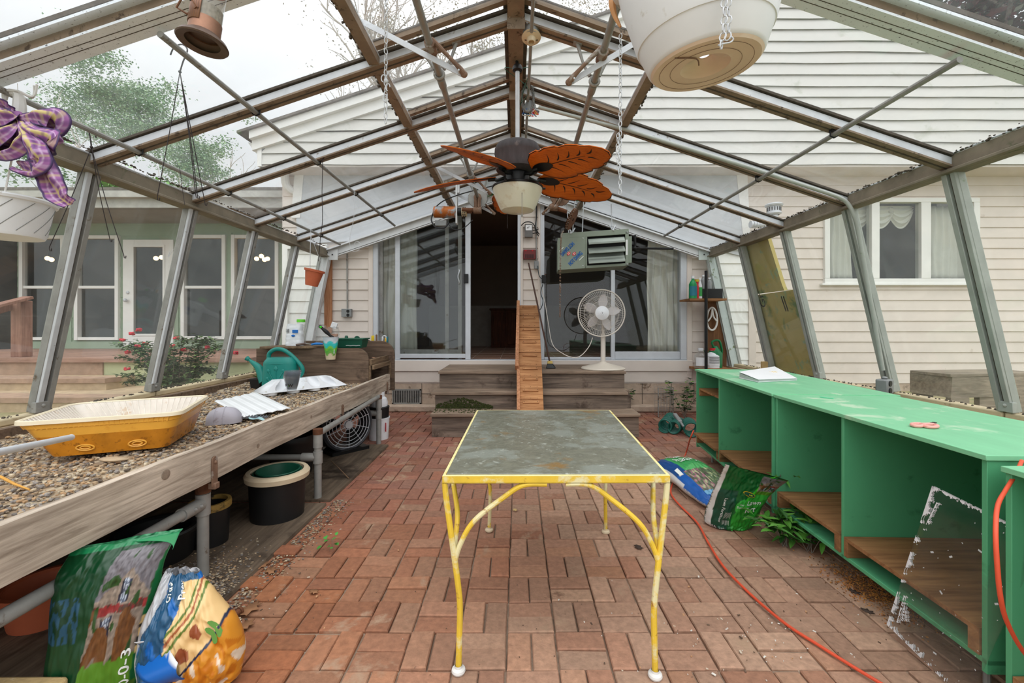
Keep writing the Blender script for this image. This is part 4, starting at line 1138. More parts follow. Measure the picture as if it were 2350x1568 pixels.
mb = MB(); mb.beam(P(820, 828, 5.1), P(872, 832, 5.3), .06, .004); tag(mb.build('metal_strip', K['alu']), 'thin bright metal strip on the soil in the potting box', 'strip')
mb = MB(); mb.bx(-1.9, -1.62, 5.531, 5.60, 1.05, 1.076); ORG['potting_box'] = ORG.get('potting_box'); mb.build('tool_ledge', K['woodx'], bpy.data.objects['potting_box'])
# shelf board on the box, with the things on it
ZSH = 1.085
mb = MB(); a, b = PZ(612, 800, ZSH - .0), PZ(742, 792, ZSH)
mb.hexa([(-2.86, 4.86, ZSH - .025), (-2.33, 4.90, ZSH - .025), (-1.98, 5.3, ZSH - .02), (-2.8, 5.35, ZSH - .02)], [(-2.86, 4.86, ZSH), (-2.33, 4.90, ZSH), (-1.98, 5.3, ZSH), (-2.8, 5.35, ZSH)])
tag(mb.build('shelf_board', K['woody2'], bev=.003), 'rough grey brown plank lying across the potting box', 'plank')
c_ = P(677, 788, 5.02); c_.z = ZSH + .002
t = thing('plastic_bag', c_, 'clear plastic bag of white supplies with a blue label on the plank', 'bag')
bagm = M('bagged white plastic', S(226, 230, 234), .25, 0, .06, 14, bump=.4, bscale=22)
def pouch(mb, c_, w_, d_, h_, seed=0, crease=.012, n=28, m=18, taper=.9):
    def fn(u, v):
        g = u * 6.283; k = (1 - (1 - taper) * v) * (1 if v < .92 else .94)
        x_ = w_ / 2 * k * abs(math.cos(g)) ** .6 * (1 if math.cos(g) > 0 else -1); y_ = d_ / 2 * k * abs(math.sin(g)) ** .6 * (1 if math.sin(g) > 0 else -1)
        q = crease * nz((x_ * 9, y_ * 9 + seed, v * 5), 1.6)
        return c_ + V(x_ * (1 + q * 6), y_ * (1 + q * 6), h_ * v + q * (.8 if v > .1 else 0))
    mb.grid(fn, n, m, closeu=True); mb.add([fn(i / n, 1) for i in range(n)], [list(range(n))])
mb = MB(); pouch(mb, c_, .19, .13, .25); mb.build('bag_film', bagm, t)
mb = MB(); mb.box(c_ + V(.035, -.066, .165), (.062, .008, .036)); mb.ball(c_ + V(.012, -.066, .115), .022, (1, .25, .6), 12); mb.build('blue_label', K['blue'], t)
mb = MB()
for k in range(7): mb.box(c_ + V(-.052, -.066, .155 + .006 * k), (.034, .006, .003))
mb.build('label_lines', K['grey'], t)
c2 = c_ + V(.02, .10, 0)
t = thing('jar', c2, 'clear jar with a bright green lid behind the plastic bag', 'jar')
mb = MB(); mb.lathe([(.05, 0), (.055, .02), (.055, .22), (.042, .25), (.042, .29)], c2, 24, cap=True); mb.build('jar_body', K['clear'], t)
mb = MB(); mb.lathe([(.046, .27), (.046, .30), (.044, .303)], c2, 24, cap=True); mb.build('lid', M('bright green plastic', S(96, 190, 44), .4), t)
c2 = P(738, 787, 5.25); c2.z = ZSH + .002
mb = MB(); mb.lathe([(.06, 0), (.064, .02), (.064, .19), (.05, .215), (.05, .23)], c2, 24, cap=True); mb.build
tag(mb.build('plastic_jar', K['clear']), 'cloudy empty plastic jar behind the green handled trowel', 'jar')
c2 = P(765, 785, 5.3); c2.z = ZSH + .0
t = thing('paper_bag', c2, 'torn clear bag with brown contents behind the green handled trowel', 'bag')
mb = MB(); pouch(mb, c2, .14, .1, .21, 3, .02); mb.build('bag_film', K['clear'], t)
mb = MB(); pouch(mb, c2 + V(0, 0, .01), .11, .07, .12, 5, .02); mb.build('contents', M('brown contents', S(170, 122, 96), .7, 0, .2, 20), t)
mb = MB(); mb.box(c2 + V(.01, 0, .235), (.07, .02, .07), Matrix.Rotation(.35, 3, 'Y')); mb.build('foil_flap', K['paperw'], t)
# brown handled trowel and blue handled pruner on the plank
c2 = P(705, 785, 4.96); c2.z = ZSH + .016
t = thing('pruning_shears', c2, 'blue handled garden shears lying on the plank', 'shears')
mb = MB(); mb.tube(smooth_path([c2 + V(.05, 0, 0), c2 + V(.10, .0, .01), c2 + V(.17, .02, .006)], 5), [.012] * 4 + [.014] * 5 + [.01] * 2, 8); mb.build('handle', M('blue grip', S(36, 120, 196), .4), t)
mb = MB(); mb.tube([c2 + V(.05, 0, 0), c2 + V(-.06, .02, -.004)], [.009, .004], 6); mb.build('blade', K['rust'], t)
c2 = P(690, 788, 4.94); c2.z = ZSH + .016
t = thing('hand_fork', c2, 'old brown handled hand tool lying beside the blue shears', 'hand tool')
mb = MB(); mb.tube(smooth_path([c2 + V(-.05, 0, -.004), c2 + V(.0, 0, .004), c2 + V(.05, .01, .012)], 5), .013, 8); mb.build('handle', M('brown grip', S(98, 82, 76), .6), t)
mb = MB(); mb.tube([c2 + V(.05, .01, .012), c2 + V(.13, .02, 0)], [.007, .004], 6); mb.build('tine', K['galv_dull'], t)
# printed beaker hanging on the board with the trowel in it
c2 = P(759, 825, 4.887)
t = thing('plastic_beaker', c2, 'clear tapered beaker with turquoise and green print hung on the box side board', 'beaker')
bc = lambda z: [S(206, 190, 160), S(206, 190, 160), S(110, 160, 70), S(84, 168, 64), S(120, 190, 60), S(44, 190, 180), S(60, 200, 200), S(206, 214, 220), S(196, 204, 212)][min(8, int(z * 9))]
mb = MB(); mb.grid(lambda u, v: c2 + V((.052 + .036 * v) * math.cos(u * 6.283), (.052 + .036 * v) * .7 * math.sin(u * 6.283), .25 * v), 30, 27, lambda u, v: bc(max(0, min(.99, v + .06 * math.sin(u * 30)))), closeu=True)
mb.add([c2 + V(.052 * math.cos(k * .2094), .0364 * math.sin(k * .2094), 0) for k in range(30)], [list(range(30))], [S(206, 190, 160)] * 30)
mb.build('beaker_body', K['vc'], t)
mb = MB(); mb.tube([c2 + V(.089 * math.cos(u * .2094), .063 * math.sin(u * .2094), .25) for u in range(30)], .004, 6, closed=True); mb.build('rim', K['clear'], t)
t = thing('hand_trowel', c2 + V(0, 0, .25), 'black and green gripped hand tool standing in the printed beaker', 'hand tool')
h0, h1 = P(765, 779, 4.86), P(735, 750, 4.80)
mid = h0.lerp(h1, .5) + V(.012, 0, -.004)
pth = smooth_path([h0 + V(.01, 0, -.08), h0, mid, h1], 6)
mb = MB(); mb.tube(pth[4:], [.014 + .008 * math.sin(k * .5) ** 2 for k in range(len(pth[4:]))], 12); mb.ball(h1, .018, n=10); mb.build('grip', K['black'], t)
mb = MB(); mb.tube(smooth_path([h0 + V(.008, 0, -.16), h0 + V(.008, 0, -.02)], 3), .006, 8); mb.build('shank', K['alu'], t)
gg = M('lime grip', S(60, 200, 40), .4)
mb = MB(); mb.ball(h1 + V(.012, -.016, -.004), .014, (1, .6, 1), 10); mb.ball(h0 + V(-.006, -.018, .012), .015, (1, .6, 1.1), 10); mb.build('grip_inlay', gg, t)
# green planter box
c2 = P(806, 798, 5.18)
t = thing('planter_box', c2, 'dark green rectangular planter box with white line print on the potting box', 'planter')
a, b = P(772, 799, 5.12), P(833, 799, 5.12); zt_ = P(0, 779, 5.12).z
mb = MB(); mb.hexa([V(a.x + .02, 5.12, a.z), V(b.x - .02, 5.12, a.z), V(b.x - .02, 5.3, a.z), V(a.x + .02, 5.3, a.z)], [V(a.x, 5.10, zt_), V(b.x, 5.10, zt_), V(b.x, 5.32, zt_), V(a.x, 5.32, zt_)])
mb.bx(a.x - .012, b.x + .012, 5.09, 5.33, zt_ - .004, zt_ + .012); mb.build('box_body', K['dgreen'], t, bev=.004)
mb = MB()
for k in range(16): mb.box((b.x - .19 + k * .0105, 5.104, a.z + .03 + .002 * math.sin(k)), (.008, .006, .006))
mb.build('white_print', K['letterw'], t)
for nm, px, lb in (('tool_handle', 795, 'dark green tool grip poking from the planter box'), ('plastic_disc', 819, 'round dark green lid standing in the planter box')):
    c3 = P(px, 779, 5.2); mb = MB()
    if px == 795: mb.tube([c3, c3 + V(0, 0, .03), c3 + V(0, 0, .045)], [.02, .02, .012], 10)
    else: mb.tube([c3 + V(0, 0, .005), c3 + V(0, .012, .005)], .035, 16)
    tag(mb.build(nm, K['dgreen']), lb, 'tool')
# hand tools hung behind the far board
for px, py0, py1, mat_, lb in ((857, 770, 787, M('yellow grip', S(226, 196, 40), .4), 'screwdriver with a black and yellow handle at the potting box back'), (864, 768, 787, K['rust'], 'worn wooden tool handle next to the yellow screwdriver'),
                               (876, 773, 787, K['alu'], 'curved steel pliers next to the worn wooden tool handle'), (883, 776, 790, M('amber grip', S(224, 170, 40), .4), 'amber handled tool between the steel pliers and teal tool'), (887, 773, 790, M('teal grip', S(20, 110, 120), .4), 'teal handled tool at the end of the tool row')):
    p0, p1 = P(px, py1, 5.545), P(px + (2 if px > 870 else 0), py0, 5.545)
    mb = MB(); mb.tube(smooth_path([p0, p0.lerp(p1, .5) + V(.006 if px > 870 else 0, 0, 0), p1], 4), [.008] + [.012] * 7 + [.008], 8)
    if px == 876: mb.tube(smooth_path([p1, p1 + V(.03, 0, .012), p1 + V(.05, 0, -.02), p1 + V(.055, 0, -.08)], 4), .008, 6)
    if px == 857: mb.tube([p0 + V(-.018, 0, 0), p1 + V(-.016, 0, -.004)], .011, 8)
    tag(mb.build('garden_tool', mat_), lb, 'tool', 'tools behind the potting box')
mb = MB()
for px in (836, 846): c3 = P(px, 787, 5.52); mb.tube([c3 + V(.03 * math.cos(g * .35), 0, .03 * math.sin(g * .35)) for g in range(10)], .004, 6)
tag(mb.build('wire_loop', K['blackmet']), 'two small black wire loops on top of the potting box back', 'wire')

# ---------------------------------------------------------------- under the bench
def potshape(name, c_, rb, rt, h, mat_, rimmat, lb, cat='pot', lip=.012, grp=None, inner=None):
    t = thing(name, c_, lb, cat, grp)
    c_ = Vector(c_)
    mb = MB(); mb.lathe([(.001, .004), (rb, .0), (rt, h * .96), (rt - .008, h * .96), (rb - .006, .02), (.001, .02)], c_, 36); mb.build('pot_body', mat_, t)
    mb = MB(); mb.lathe([(rt - .006, h * .84), (rt + lip, h * .84), (rt + lip * 1.25, h * .94), (rt + lip * .6, h), (rt - .014, h), (rt - .012, h * .9)], c_, 36); mb.build('rim', rimmat, t)
    return t
pc = V(-1.64, 3.0, .021)
potshape('nursery_pot', pc, .165, .178, .31, K['black'], K['cream'], 'large black nursery pot with a wide cream rim under the bench', lip=.02)
for k, (r, z0, h, lb) in enumerate(((.148, .13, .17, 'outer dark green pot nested inside the cream rimmed pot'), (.135, .16, .15, 'inner dark green pot nested inside the cream rimmed pot'))):
    mb = MB(); mb.lathe([(.001, 0), (r - .03, 0), (r, h), (r - .006, h), (r - .034, .008), (.001, .008)], pc + V(.004 * k, 0, z0), 32)
    mb.tube([pc + V(.004 * k + r * math.cos(g * .1963), r * math.sin(g * .1963), z0 + h) for g in range(32)], .005, 6, closed=True)
    tag(mb.build('green_pot', K['dgreen']), lb, 'pot', 'green pots nested in the cream rimmed pot')
yr = M('scuffed yellow rim', S(150, 120, 60), .7, 0, .3, 14, spots=(S(40, 36, 30), 12, .55))
potshape('nursery_pot', V(-1.84, 2.62, .021), .095, .105, .25, K['black'], yr, 'tall black pot with a scuffed yellow rim behind the front bench leg', lip=.006)
potshape('round_tub', V(-2.02, 2.45, .021), .17, .19, .17, K['black'], K['black'], 'wide black round tub deep under the gravel bench', 'tub')
potshape('nursery_pot', V(-1.98, 3.85, .021), .16, .19, .34, K['black'], K['black'], 'big black pot in the shadow behind the drum fan', 'pot')
potshape('terracotta_pot', V(-2.1, 1.95, .021), .12, .15, .16, K['terra'], K['terra'], 'dull red pot in the shadow at the near end below the bench', 'pot')
# drum fan
fc = P(790, 972, 4.55)
t = thing('drum_fan', V(fc.x, fc.y, .021), 'dark floor drum fan with a wire grille under the bench', 'fan')
ax = V(.75, -.66, .0).normalized(); e1 = V(0, 0, 1); e2 = ax.cross(e1)
M3 = Matrix((e2, e1, ax)).transposed()
mb = MB(); mb.lathe([(.25, -.16), (.275, -.14), (.275, .08), (.255, .10), (.235, .08), (.24, -.1)], fc, 36, M3); mb.build('drum', M('drum grey', S(70, 70, 74), .5, .2), t)
mb = MB()
for r_ in (.05, .09, .13, .17, .205, .235): mb.tube([fc + M3 @ V(r_ * math.cos(g * .19635), r_ * math.sin(g * .19635), .09) for g in range(32)], .0035, 5, closed=True)
for g in range(10): mb.tube([fc + M3 @ V(.03 * math.cos(g * .628), .03 * math.sin(g * .628), .095), fc + M3 @ V(.24 * math.cos(g * .628 + .3), .24 * math.sin(g * .628 + .3), .09)], .003, 5)
mb.lathe([(.001, .10), (.04, .10), (.04, .08)], fc, 16, M3); mb.build('grille', K['alu'], t)
for g in range(3):
    mb = MB(); mb.grid(lambda u, v: fc + M3 @ V((.04 + .18 * v) * math.cos(g * 2.094 + (u - .5) * (1.2 - .3 * v)), (.04 + .18 * v) * math.sin(g * 2.094 + (u - .5) * (1.2 - .3 * v)), .02 + (u - .5) * .06), 6, 6); mb.build('fan_blade', K['blackmet'], t, thick=.002)
mb = MB(); mb.beam(fc + e2 * .2 + V(0, 0, -.27), fc - e2 * .2 + V(0, 0, -.27), .3, .05); mb.build('stand', K['blackmet'], t)
# bucket with a gas cylinder standing in it
bc_ = V(-1.60, 5.08, 0)
t = thing('plastic_bucket', bc_, 'white plastic bucket with a red logo at the far bench leg', 'bucket')
mb = MB(); mb.lathe([(.001, .004), (.108, 0), (.122, .24), (.127, .24), (.127, .252), (.115, .252), (.10, .01), (.001, .01)], bc_, 32); mb.build('bucket_body', K['white'], t)
mb = MB(); mb.box(bc_ + V(.098, -.066, .15), (.004, .05, .10), .62); mb.build('logo_patch', K['redp'], t)
mb = MB(); mb.lathe([(.001, .02), (.10, .02), (.112, .2), (.119, .37), (.124, .37), (.118, .38), (.001, .375)], bc_, 32)
tag(mb.build('black_bucket', K['black']), 'black bucket nested inside the white bucket', 'bucket')
t = thing('gas_cylinder', bc_ + V(0, 0, .376), 'white gas cylinder with a collar standing in the buckets', 'gas cylinder')
mb = MB(); mb.lathe([(.001, 0), (.10, 0), (.105, .04), (.09, .09), (.05, .12), (.03, .125), (.001, .126)], bc_ + V(0, 0, .381), 28); mb.build('cylinder_body', K['white'], t)
mb = MB(); mb.lathe([(.062, .10), (.066, .10), (.066, .165), (.062, .165)], bc_ + V(0, 0, .381), 24); mb.build('collar', K['white'], t)
mb = MB(); mb.tube([bc_ + V(-.03, 0, .49), bc_ + V(-.03, 0, .60)], .022, 10); mb.build('valve', K['black'], t)
# ================================================================== yellow glass-top table
TZ = .755
fl, fr, br, bl = V(-.279, 1.65, TZ), V(.586, 1.655, TZ), V(.632, 2.918, TZ), V(-.262, 2.918, TZ)
t = thing('patio_table', (.17, 2.28, 0), 'yellow wrought iron patio table with a mottled glass top on the bricks', 'table')
mb = MB()
cs = [fl, fr, br, bl]; c0 = sum(cs, Vector()) / 4
for i in range(4):
    a, b = cs[i], cs[(i + 1) % 4]
    ai, bi = c0 + (a - c0) * .985, c0 + (b - c0) * .985
    mb.hexa([a + V(0, 0, -.028), b + V(0, 0, -.028), bi + V(0, 0, -.028), ai + V(0, 0, -.028)], [a, b, bi, ai])
    ai2, bi2 = c0 + (a - c0) * .955, c0 + (b - c0) * .955
    mb.hexa([a + V(0, 0, -.028), b + V(0, 0, -.028), bi2 + V(0, 0, -.028), ai2 + V(0, 0, -.028)], [a + V(0, 0, -.024), b + V(0, 0, -.024), bi2 + V(0, 0, -.024), ai2 + V(0, 0, -.024)])
mb.m = 1
for i in range(4):
    a, b = cs[i], cs[(i + 1) % 4]; ai, bi = c0 + (a - c0) * .975, c0 + (b - c0) * .975; e_ = V(0, 0, .001)
    mb.hexa([a, b, bi, ai], [a + e_, b + e_, bi + e_, ai + e_])
mb.build('frame', [K['yellow'], M('pale worn yellow paint', S(232, 220, 158), .5, 0, .08, 10, spots=(S(214, 178, 70), 7, .60))], t, bev=.0015)
tg = M('mottled table glass', S(116, 116, 102), .3, 0, .22, 24, spots=[(S(134, 138, 128), 4.2, .50), (S(168, 172, 162), 36, .60), (S(136, 108, 66), 3.4, .61)], bump=.2, bscale=90, spec=.5, dist=1.0)
gi = [c0 + (p - c0) * .972 for p in cs]
mb = MB(); mb.hexa([p + V(0, 0, -.008) for p in gi], [p + V(0, 0, .004) for p in gi]); mb.build('glass_top', tg, t, bev=.003)
feet = [V(-.219, 1.663, 0), V(.524, 1.64, 0), V(.572, 2.775, 0), V(-.172, 2.80, 0)]
arcs = []
for i in range(4):
    cnr, ft = cs[i], feet[i]
    inn = (c0 - cnr); inn.z = 0; inn.normalize()
    top = cnr + inn * .014 - V(0, 0, .028)
    q = lambda a, z: V(top.x, top.y, z) + (V(ft.x, ft.y, 0) - V(top.x, top.y, 0)) * a
    jz = .44
    pth = smooth_path([top, q(.12, .66), q(.62, jz + .03), q(.98, .33), q(1.10, .25), q(1.05, .12), q(1.0, .015)], 6)
    mb = MB(); mb.tube(pth, .0115, 10)
    ln = mb.build('leg', K['yellow'], t)
    mb = MB(); mb.lathe([(.001, 0), (.024, 0), (.027, .007), (.025, .014), (.015, .019), (.014, .028)], V(ft.x, ft.y, .003), 18); mb.build('foot_glide', K['cream'] if i > 1 else K['whitedirty'], ln)
    jn = q(.70, jz)
    for nb in (cs[(i + 1) % 4], cs[i - 1]):
        d = nb - cnr; ln_ = d.length; d.normalize()
        if ln_ > 1: end = .30
        else: end = .36
        e = cnr + d * end + inn * .012 - V(0, 0, .034)
        mb = MB(); mb.tube(smooth_path([jn - V(0, 0, .02), jn + V(0, 0, .05) + d * .022, jn + V(0, 0, .14) + d * .075, V(cnr.x, cnr.y, 0).lerp(V(e.x, e.y, 0), .62) + V(0, 0, TZ - .085) + inn * .01, e - d * .06 - V(0, 0, .004), e + d * .03], 6), .010, 10)
        mb.build('arched_brace', K['yellow'], t)

# ================================================================== green plywood cabinets
CZ = .88


def cabinet(name, A, B, depth, z0, z1, lb, bays, shelf_far=False, nobottom=False):
    """A near-front corner, B far-front corner (x, y); the open front looks to -x"""
    A, B = V(A[0], A[1], 0), V(B[0], B[1], 0)
    d = (B - A); Ln = d.length; d.normalize(); n_ = V(d.y, -d.x, 0)            # n_ points to the back (+x)
    t = thing(name, A + d * Ln / 2 + n_ * depth / 2 + V(0, 0, 0), lb, 'cabinet', None)
    pt = lambda l, k, z: A + d * l + n_ * k + V(0, 0, z)
    def slab(mb, l0, l1, k0, k1, za, zb): mb.hexa([pt(l0, k0, za), pt(l1, k0, za), pt(l1, k1, za), pt(l0, k1, za)], [pt(l0, k0, zb), pt(l1, k0, zb), pt(l1, k1, zb), pt(l0, k1, zb)])
    th = .019
    mb = MB(); slab(mb, -.008, Ln + .004, -.012, depth, z1 - th, z1); mb.build('top', K['greentop'], t, bev=.002)
    mb = MB(); slab(mb, 0, Ln, 0, depth, z0, z0 + th); mb.build('bottom', K['green'], t, bev=.002)
    mb = MB(); slab(mb, 0, Ln, depth - th, depth, z0 + th, z1 - th); mb.build('back_panel', K['green'], t)
    ls = [0] + [Ln * b for b in bays] + [Ln - th]
    for i, l in enumerate(ls):
        mb = MB(); slab(mb, l, l + th, 0, depth - th, z0 - (.03 if i in (0, len(ls) - 1) else 0), z1 - th)
        mb.build('side_panel' if i in (0, len(ls) - 1) else 'divider', K['green'], t, bev=.0015)
        if 0 < i < len(ls) - 1:
            pass
    for i in range(len(ls) - 1):
        l0, l1 = ls[i] + th, ls[i + 1]
        far = i == len(ls) - 2
        mb = MB(); zz = z0 + .115
        slab(mb, l0 + .005, l1 - .005, -.03 if far and shelf_far else -.004, depth - th, zz - th, zz)
        slab(mb, l0 + .005, l0 + .045, -.004, .06, z0 + th, zz - th); slab(mb, l1 - .03, l1 - .005, -.004, depth * .5, z0 + th, zz - th)
        mb.build('floor_shelf', K['ply'], t, bev=.001)
        if far and shelf_far:
            mb = MB(); zz = z0 + .56
            slab(mb, l0 + .005, l1 - .005, .02, depth - th, zz - th, zz); slab(mb, l1 - .03, l1 - .005, .02, depth * .6, zz - .075, zz - th); slab(mb, l0 + .005, l0 + .02, .02, .06, zz - .12, zz - th)
            mb.build('upper_shelf', K['ply'], t, bev=.001)
    for l in (.10, Ln - .16):
        for k in (.10, depth - .1):
            mb = MB(); mb.tube([pt(l, k, .002), pt(l, k, z0)], .011, 8); mb.tube([pt(l, k, z0 - .006), pt(l, k, z0 - .001)], .03, 10); mb.build('leg', K['galv_dull'], t)
    return pt


cabinet('storage_cabinet', (1.66, 2.815), (1.804, 4.36), .76, .14, .885, 'far green painted open cabinet with a small upper shelf and a notebook on it', [.60], True)
cpt = cabinet('storage_cabinet', (1.628, 1.505), (1.672, 2.805), .72, .15, CZ, 'middle green painted open cabinet with scissors on its worn top', [.53])
cabinet('storage_cabinet', (1.612, .45), (1.606, 1.43), .72, .08, .865, 'lower green painted open cabinet cut off by the right edge of the photo', [.5])
mb = MB()
for k, (a, b) in enumerate(((.13, .70), (.10, .58), (.12, .5), (.07, .46), (.12, .4), (.085, .34), (.07, .62), (.11, .30))):
    for r_ in (.011,):
        mb.tube([V(1.652 + .02 + a * .8, 2.165 + .0, b + r_ * math.sin(g * .5236)) + V(r_ * 1.3 * math.cos(g * .5236), 0, 0) for g in range(12)], .0012, 4, closed=True)

# notebook with a yellow mark
c_ = PZ(1755, 862, .887)
t = thing('notebook', c_, 'thick white notebook binder with a yellow mark on the far green cabinet', 'notebook')
q = [PZ(1694, 850, .90), PZ(1722, 875, .893), PZ(1829, 872, .893), PZ(1779, 845, .90)]
q = [PZ(1696, 868, .887), PZ(1740, 878, .887), PZ(1829, 873, .887), PZ(1778, 851, .887)]
lft = [.042, .012, .006, .030]
mb = MB(); mb.hexa([p + V(0, 0, .0) for p in q], [p + V(0, 0, .006) for p in q]); mb.build('back_cover', K['paperw'], t)
mb = MB()
for k in range(5): mb.hexa([p + V(.003, 0, l * k / 6 + .006) for p, l in zip(q, lft)], [p + V(.003, 0, l * (k + .7) / 6 + .007) for p, l in zip(q, lft)])
mb.build('pages', M('page edges', S(186, 186, 186), .8, 0, .1, 60, stretch=(1, 1, 20)), t)
top = [p + V(0, 0, l + .008) for p, l in zip(q, lft)]
mb = MB(); mb.hexa(top, [p + V(0, 0, .003) for p in top]); mb.build('front_cover', K['paperw'], t)
def quadpt(Q, u, v, dz=0): return Q[0].lerp(Q[1], u).lerp(Q[3].lerp(Q[2], u), v) + V(0, 0, dz)
mb = MB()
for off in (0, .07):
    pts = [quadpt(top, .40 + .02 * math.sin(s * 2) + off, .45 + s * .03, .0045) for s in range(12)]
    for a, b in zip(pts, pts[1:]): mb.beam(a, b, .010, .001)
mb.beam(quadpt(top, .42, .5, .005), quadpt(top, .52, .56, .005), .009, .001)
mb.build('yellow_mark', M('yellow marker', S(240, 206, 70), .6), t)
# scissors
c_ = PZ(2130, 978, CZ + .001)
t = thing('scissors', c_, 'scissors with pink handles on the worn green cabinet top', 'scissors')
pk = M('pink plastic', S(240, 164, 156), .4, 0, .05, 6)
dx = (PZ(2158, 968, CZ) - c_).normalized(); dy = V(-dx.y, dx.x, 0)
for s_, (o1, rad) in enumerate((((-.052, .022), .023), ((-.024, -.014), .026))):
    mb = MB(); cc = c_ + dx * o1[0] + dy * o1[1] + V(0, 0, .007)
    mb.tube([cc + dx * rad * 1.5 * math.cos(g * .349) + dy * rad * .8 * math.sin(g * .349) for g in range(18)], .007, 8, closed=True)
    mb.tube([cc + dx * rad * 1.4, c_ + dx * .03 + V(0, 0, .006)], .006, 6); mb.build('handle', pk, t)
mb = MB()
for s_ in (-1, 1): mb.prism([c_ + dx * .02 + dy * .006 * s_ + V(0, 0, .004), c_ + dx * .095 + dy * .004 * s_ + V(0, 0, .004), c_ + dx * .09 - dy * .008 * s_ + V(0, 0, .004), c_ + dx * .03 - dy * .006 * s_ + V(0, 0, .004)], (0, 0, .003))
mb.ball(c_ + dx * .035 + V(0, 0, .008), .005, n=8); mb.build('blade', K['blackmet'], t)
mb = MB(); mb.beam(PZ(1882, 911, CZ + .003), PZ(1913, 915, CZ + .003), .008, .004)
tag(mb.build('plant_label', M('mint plastic', S(110, 214, 170), .4)), 'thin mint green plant label lying flat on the middle green cabinet', 'plant label')

# glass sheet leaning on the cabinets
A, B, d = V(1.584, 1.855, .052), V(1.655, 1.727, .690), V(0, -.979, -.10).normalized()
nrm = d.cross(B - A).normalized()
t = thing('glass_sheet', A, 'loose glass sheet with white putty smears leaning on the green cabinets', 'glass sheet')
Q = [A, A + V(0, -.33, -.049), B + d * .36, B]
gs = GLASS('dirty sheet glass', (.94, .95, .945, 1), .022, (.7, .7, .7, 1), 9, .02, .6)
mb = MB(); mb.prism(Q, nrm * .004); mb.build('glass_plate', gs, t)
mb = MB()
pw = M('white putty smear', S(224, 224, 226), .7, 0, .1, 14)
def smear(p, q, wd, seed, n=120):
    for k in range(n):
        s_ = k / n
        if nz((s_ * 14, seed, 0), 1.4) + .6 * nz((s_ * 45, seed, 1), 1.4) < -.20: continue
        a = p.lerp(q, s_); b = p.lerp(q, min(1, s_ + 1.25 / n)); w_ = wd * max(.08, .5 + 1.1 * nz((s_ * 16, seed, 3), 1) + .7 * nz((s_ * 50, seed, 6), 1))
        inn = (A.lerp(Q[2], .5) - a); inn = (inn - (q - p).normalized() * inn.dot((q - p).normalized())).normalized()
        for sg in (-.003, .006):
            mb.add([a + nrm * sg, b + nrm * sg, b + inn * w_ * (.7 + .6 * RN.random()) + nrm * sg, a + inn * w_ + nrm * sg], [(0, 1, 2, 3)])
smear(A, B, .022, 1); smear(B, Q[2], .014, 2); smear(A, Q[1], .018, 3)
for k in range(3):
    p0 = A.lerp(B, .06 + .03 * k) + d * (.035 + .015 * k); p1 = A.lerp(B, .26 - .04 * k) + d * (.028 + .012 * k)
    smear(p0, p1, .010, 5 + k, 40)
p0 = A.lerp(B, .72) + d * .02; smear(p0, A.lerp(B, .92) + d * .035, .012, 9, 40)
for k in range(60):
    u, v = RN.random() * .33, RN.random(); p0 = A.lerp(B, v) + d * u; e = (B - A).normalized() * RN.uniform(-1, 1) + d * RN.random(); e.normalize(); s_ = .002 + .005 * RN.random() ** 3
    mb.add([p0 - nrm * .003, p0 - nrm * .003 + e * s_ * 2, p0 - nrm * .003 + e * s_ * 2 + nrm.cross(e) * s_, p0 - nrm * .003 + nrm.cross(e) * s_], [(0, 1, 2, 3)])
tag(mb.build('putty_smear', pw, t), kind='stuff')

# ---------------------------------------------------------------- red-orange extension cords
cd = [(1592, 985, 0), (1582, 1012, .006), (1575, 1038, .008), (1560, 1075, .008), (1542, 1115, .008), (1541, 1135, .008), (1560, 1160, .008), (1600, 1200, .008), (1625, 1245, .008), (1660, 1300, .008), (1720, 1362, .008), (1800, 1430, .008), (1880, 1482, .008), (1960, 1532, .008), (2040, 1580, .008)]
pts = [PZ(x_, y_, z_ + .008) if i else PX(1597, 985, 1.72) for i, (x_, y_, z_) in enumerate(cd)]
pts[0] = P(1592, 988, 3.9); pts[1] = P(1583, 1010, 3.95)
mb = MB(); mb.tube(smooth_path(pts, 8), .0065, 10)
tag(mb.build('extension_cord', K['red']), 'orange red extension cord snaking across the brick floor past the lawn bags', 'cord')
pts = [P(2345, 1058, 1.48), P(2330, 1090, 1.43), P(2308, 1125, 1.38), P(2290, 1160, 1.30), P(2285, 1215, 1.24), P(2288, 1290, 1.22), P(2296, 1370, 1.22), P(2312, 1430, 1.24), P(2352, 1500, 1.27), P(2420, 1570, 1.30)]
mb = MB(); mb.tube(smooth_path(pts, 8), .0058, 12)
tag(mb.build('extension_cord', K['red']), 'orange red cord hanging in a loop in front of the leaning glass sheet', 'cord')

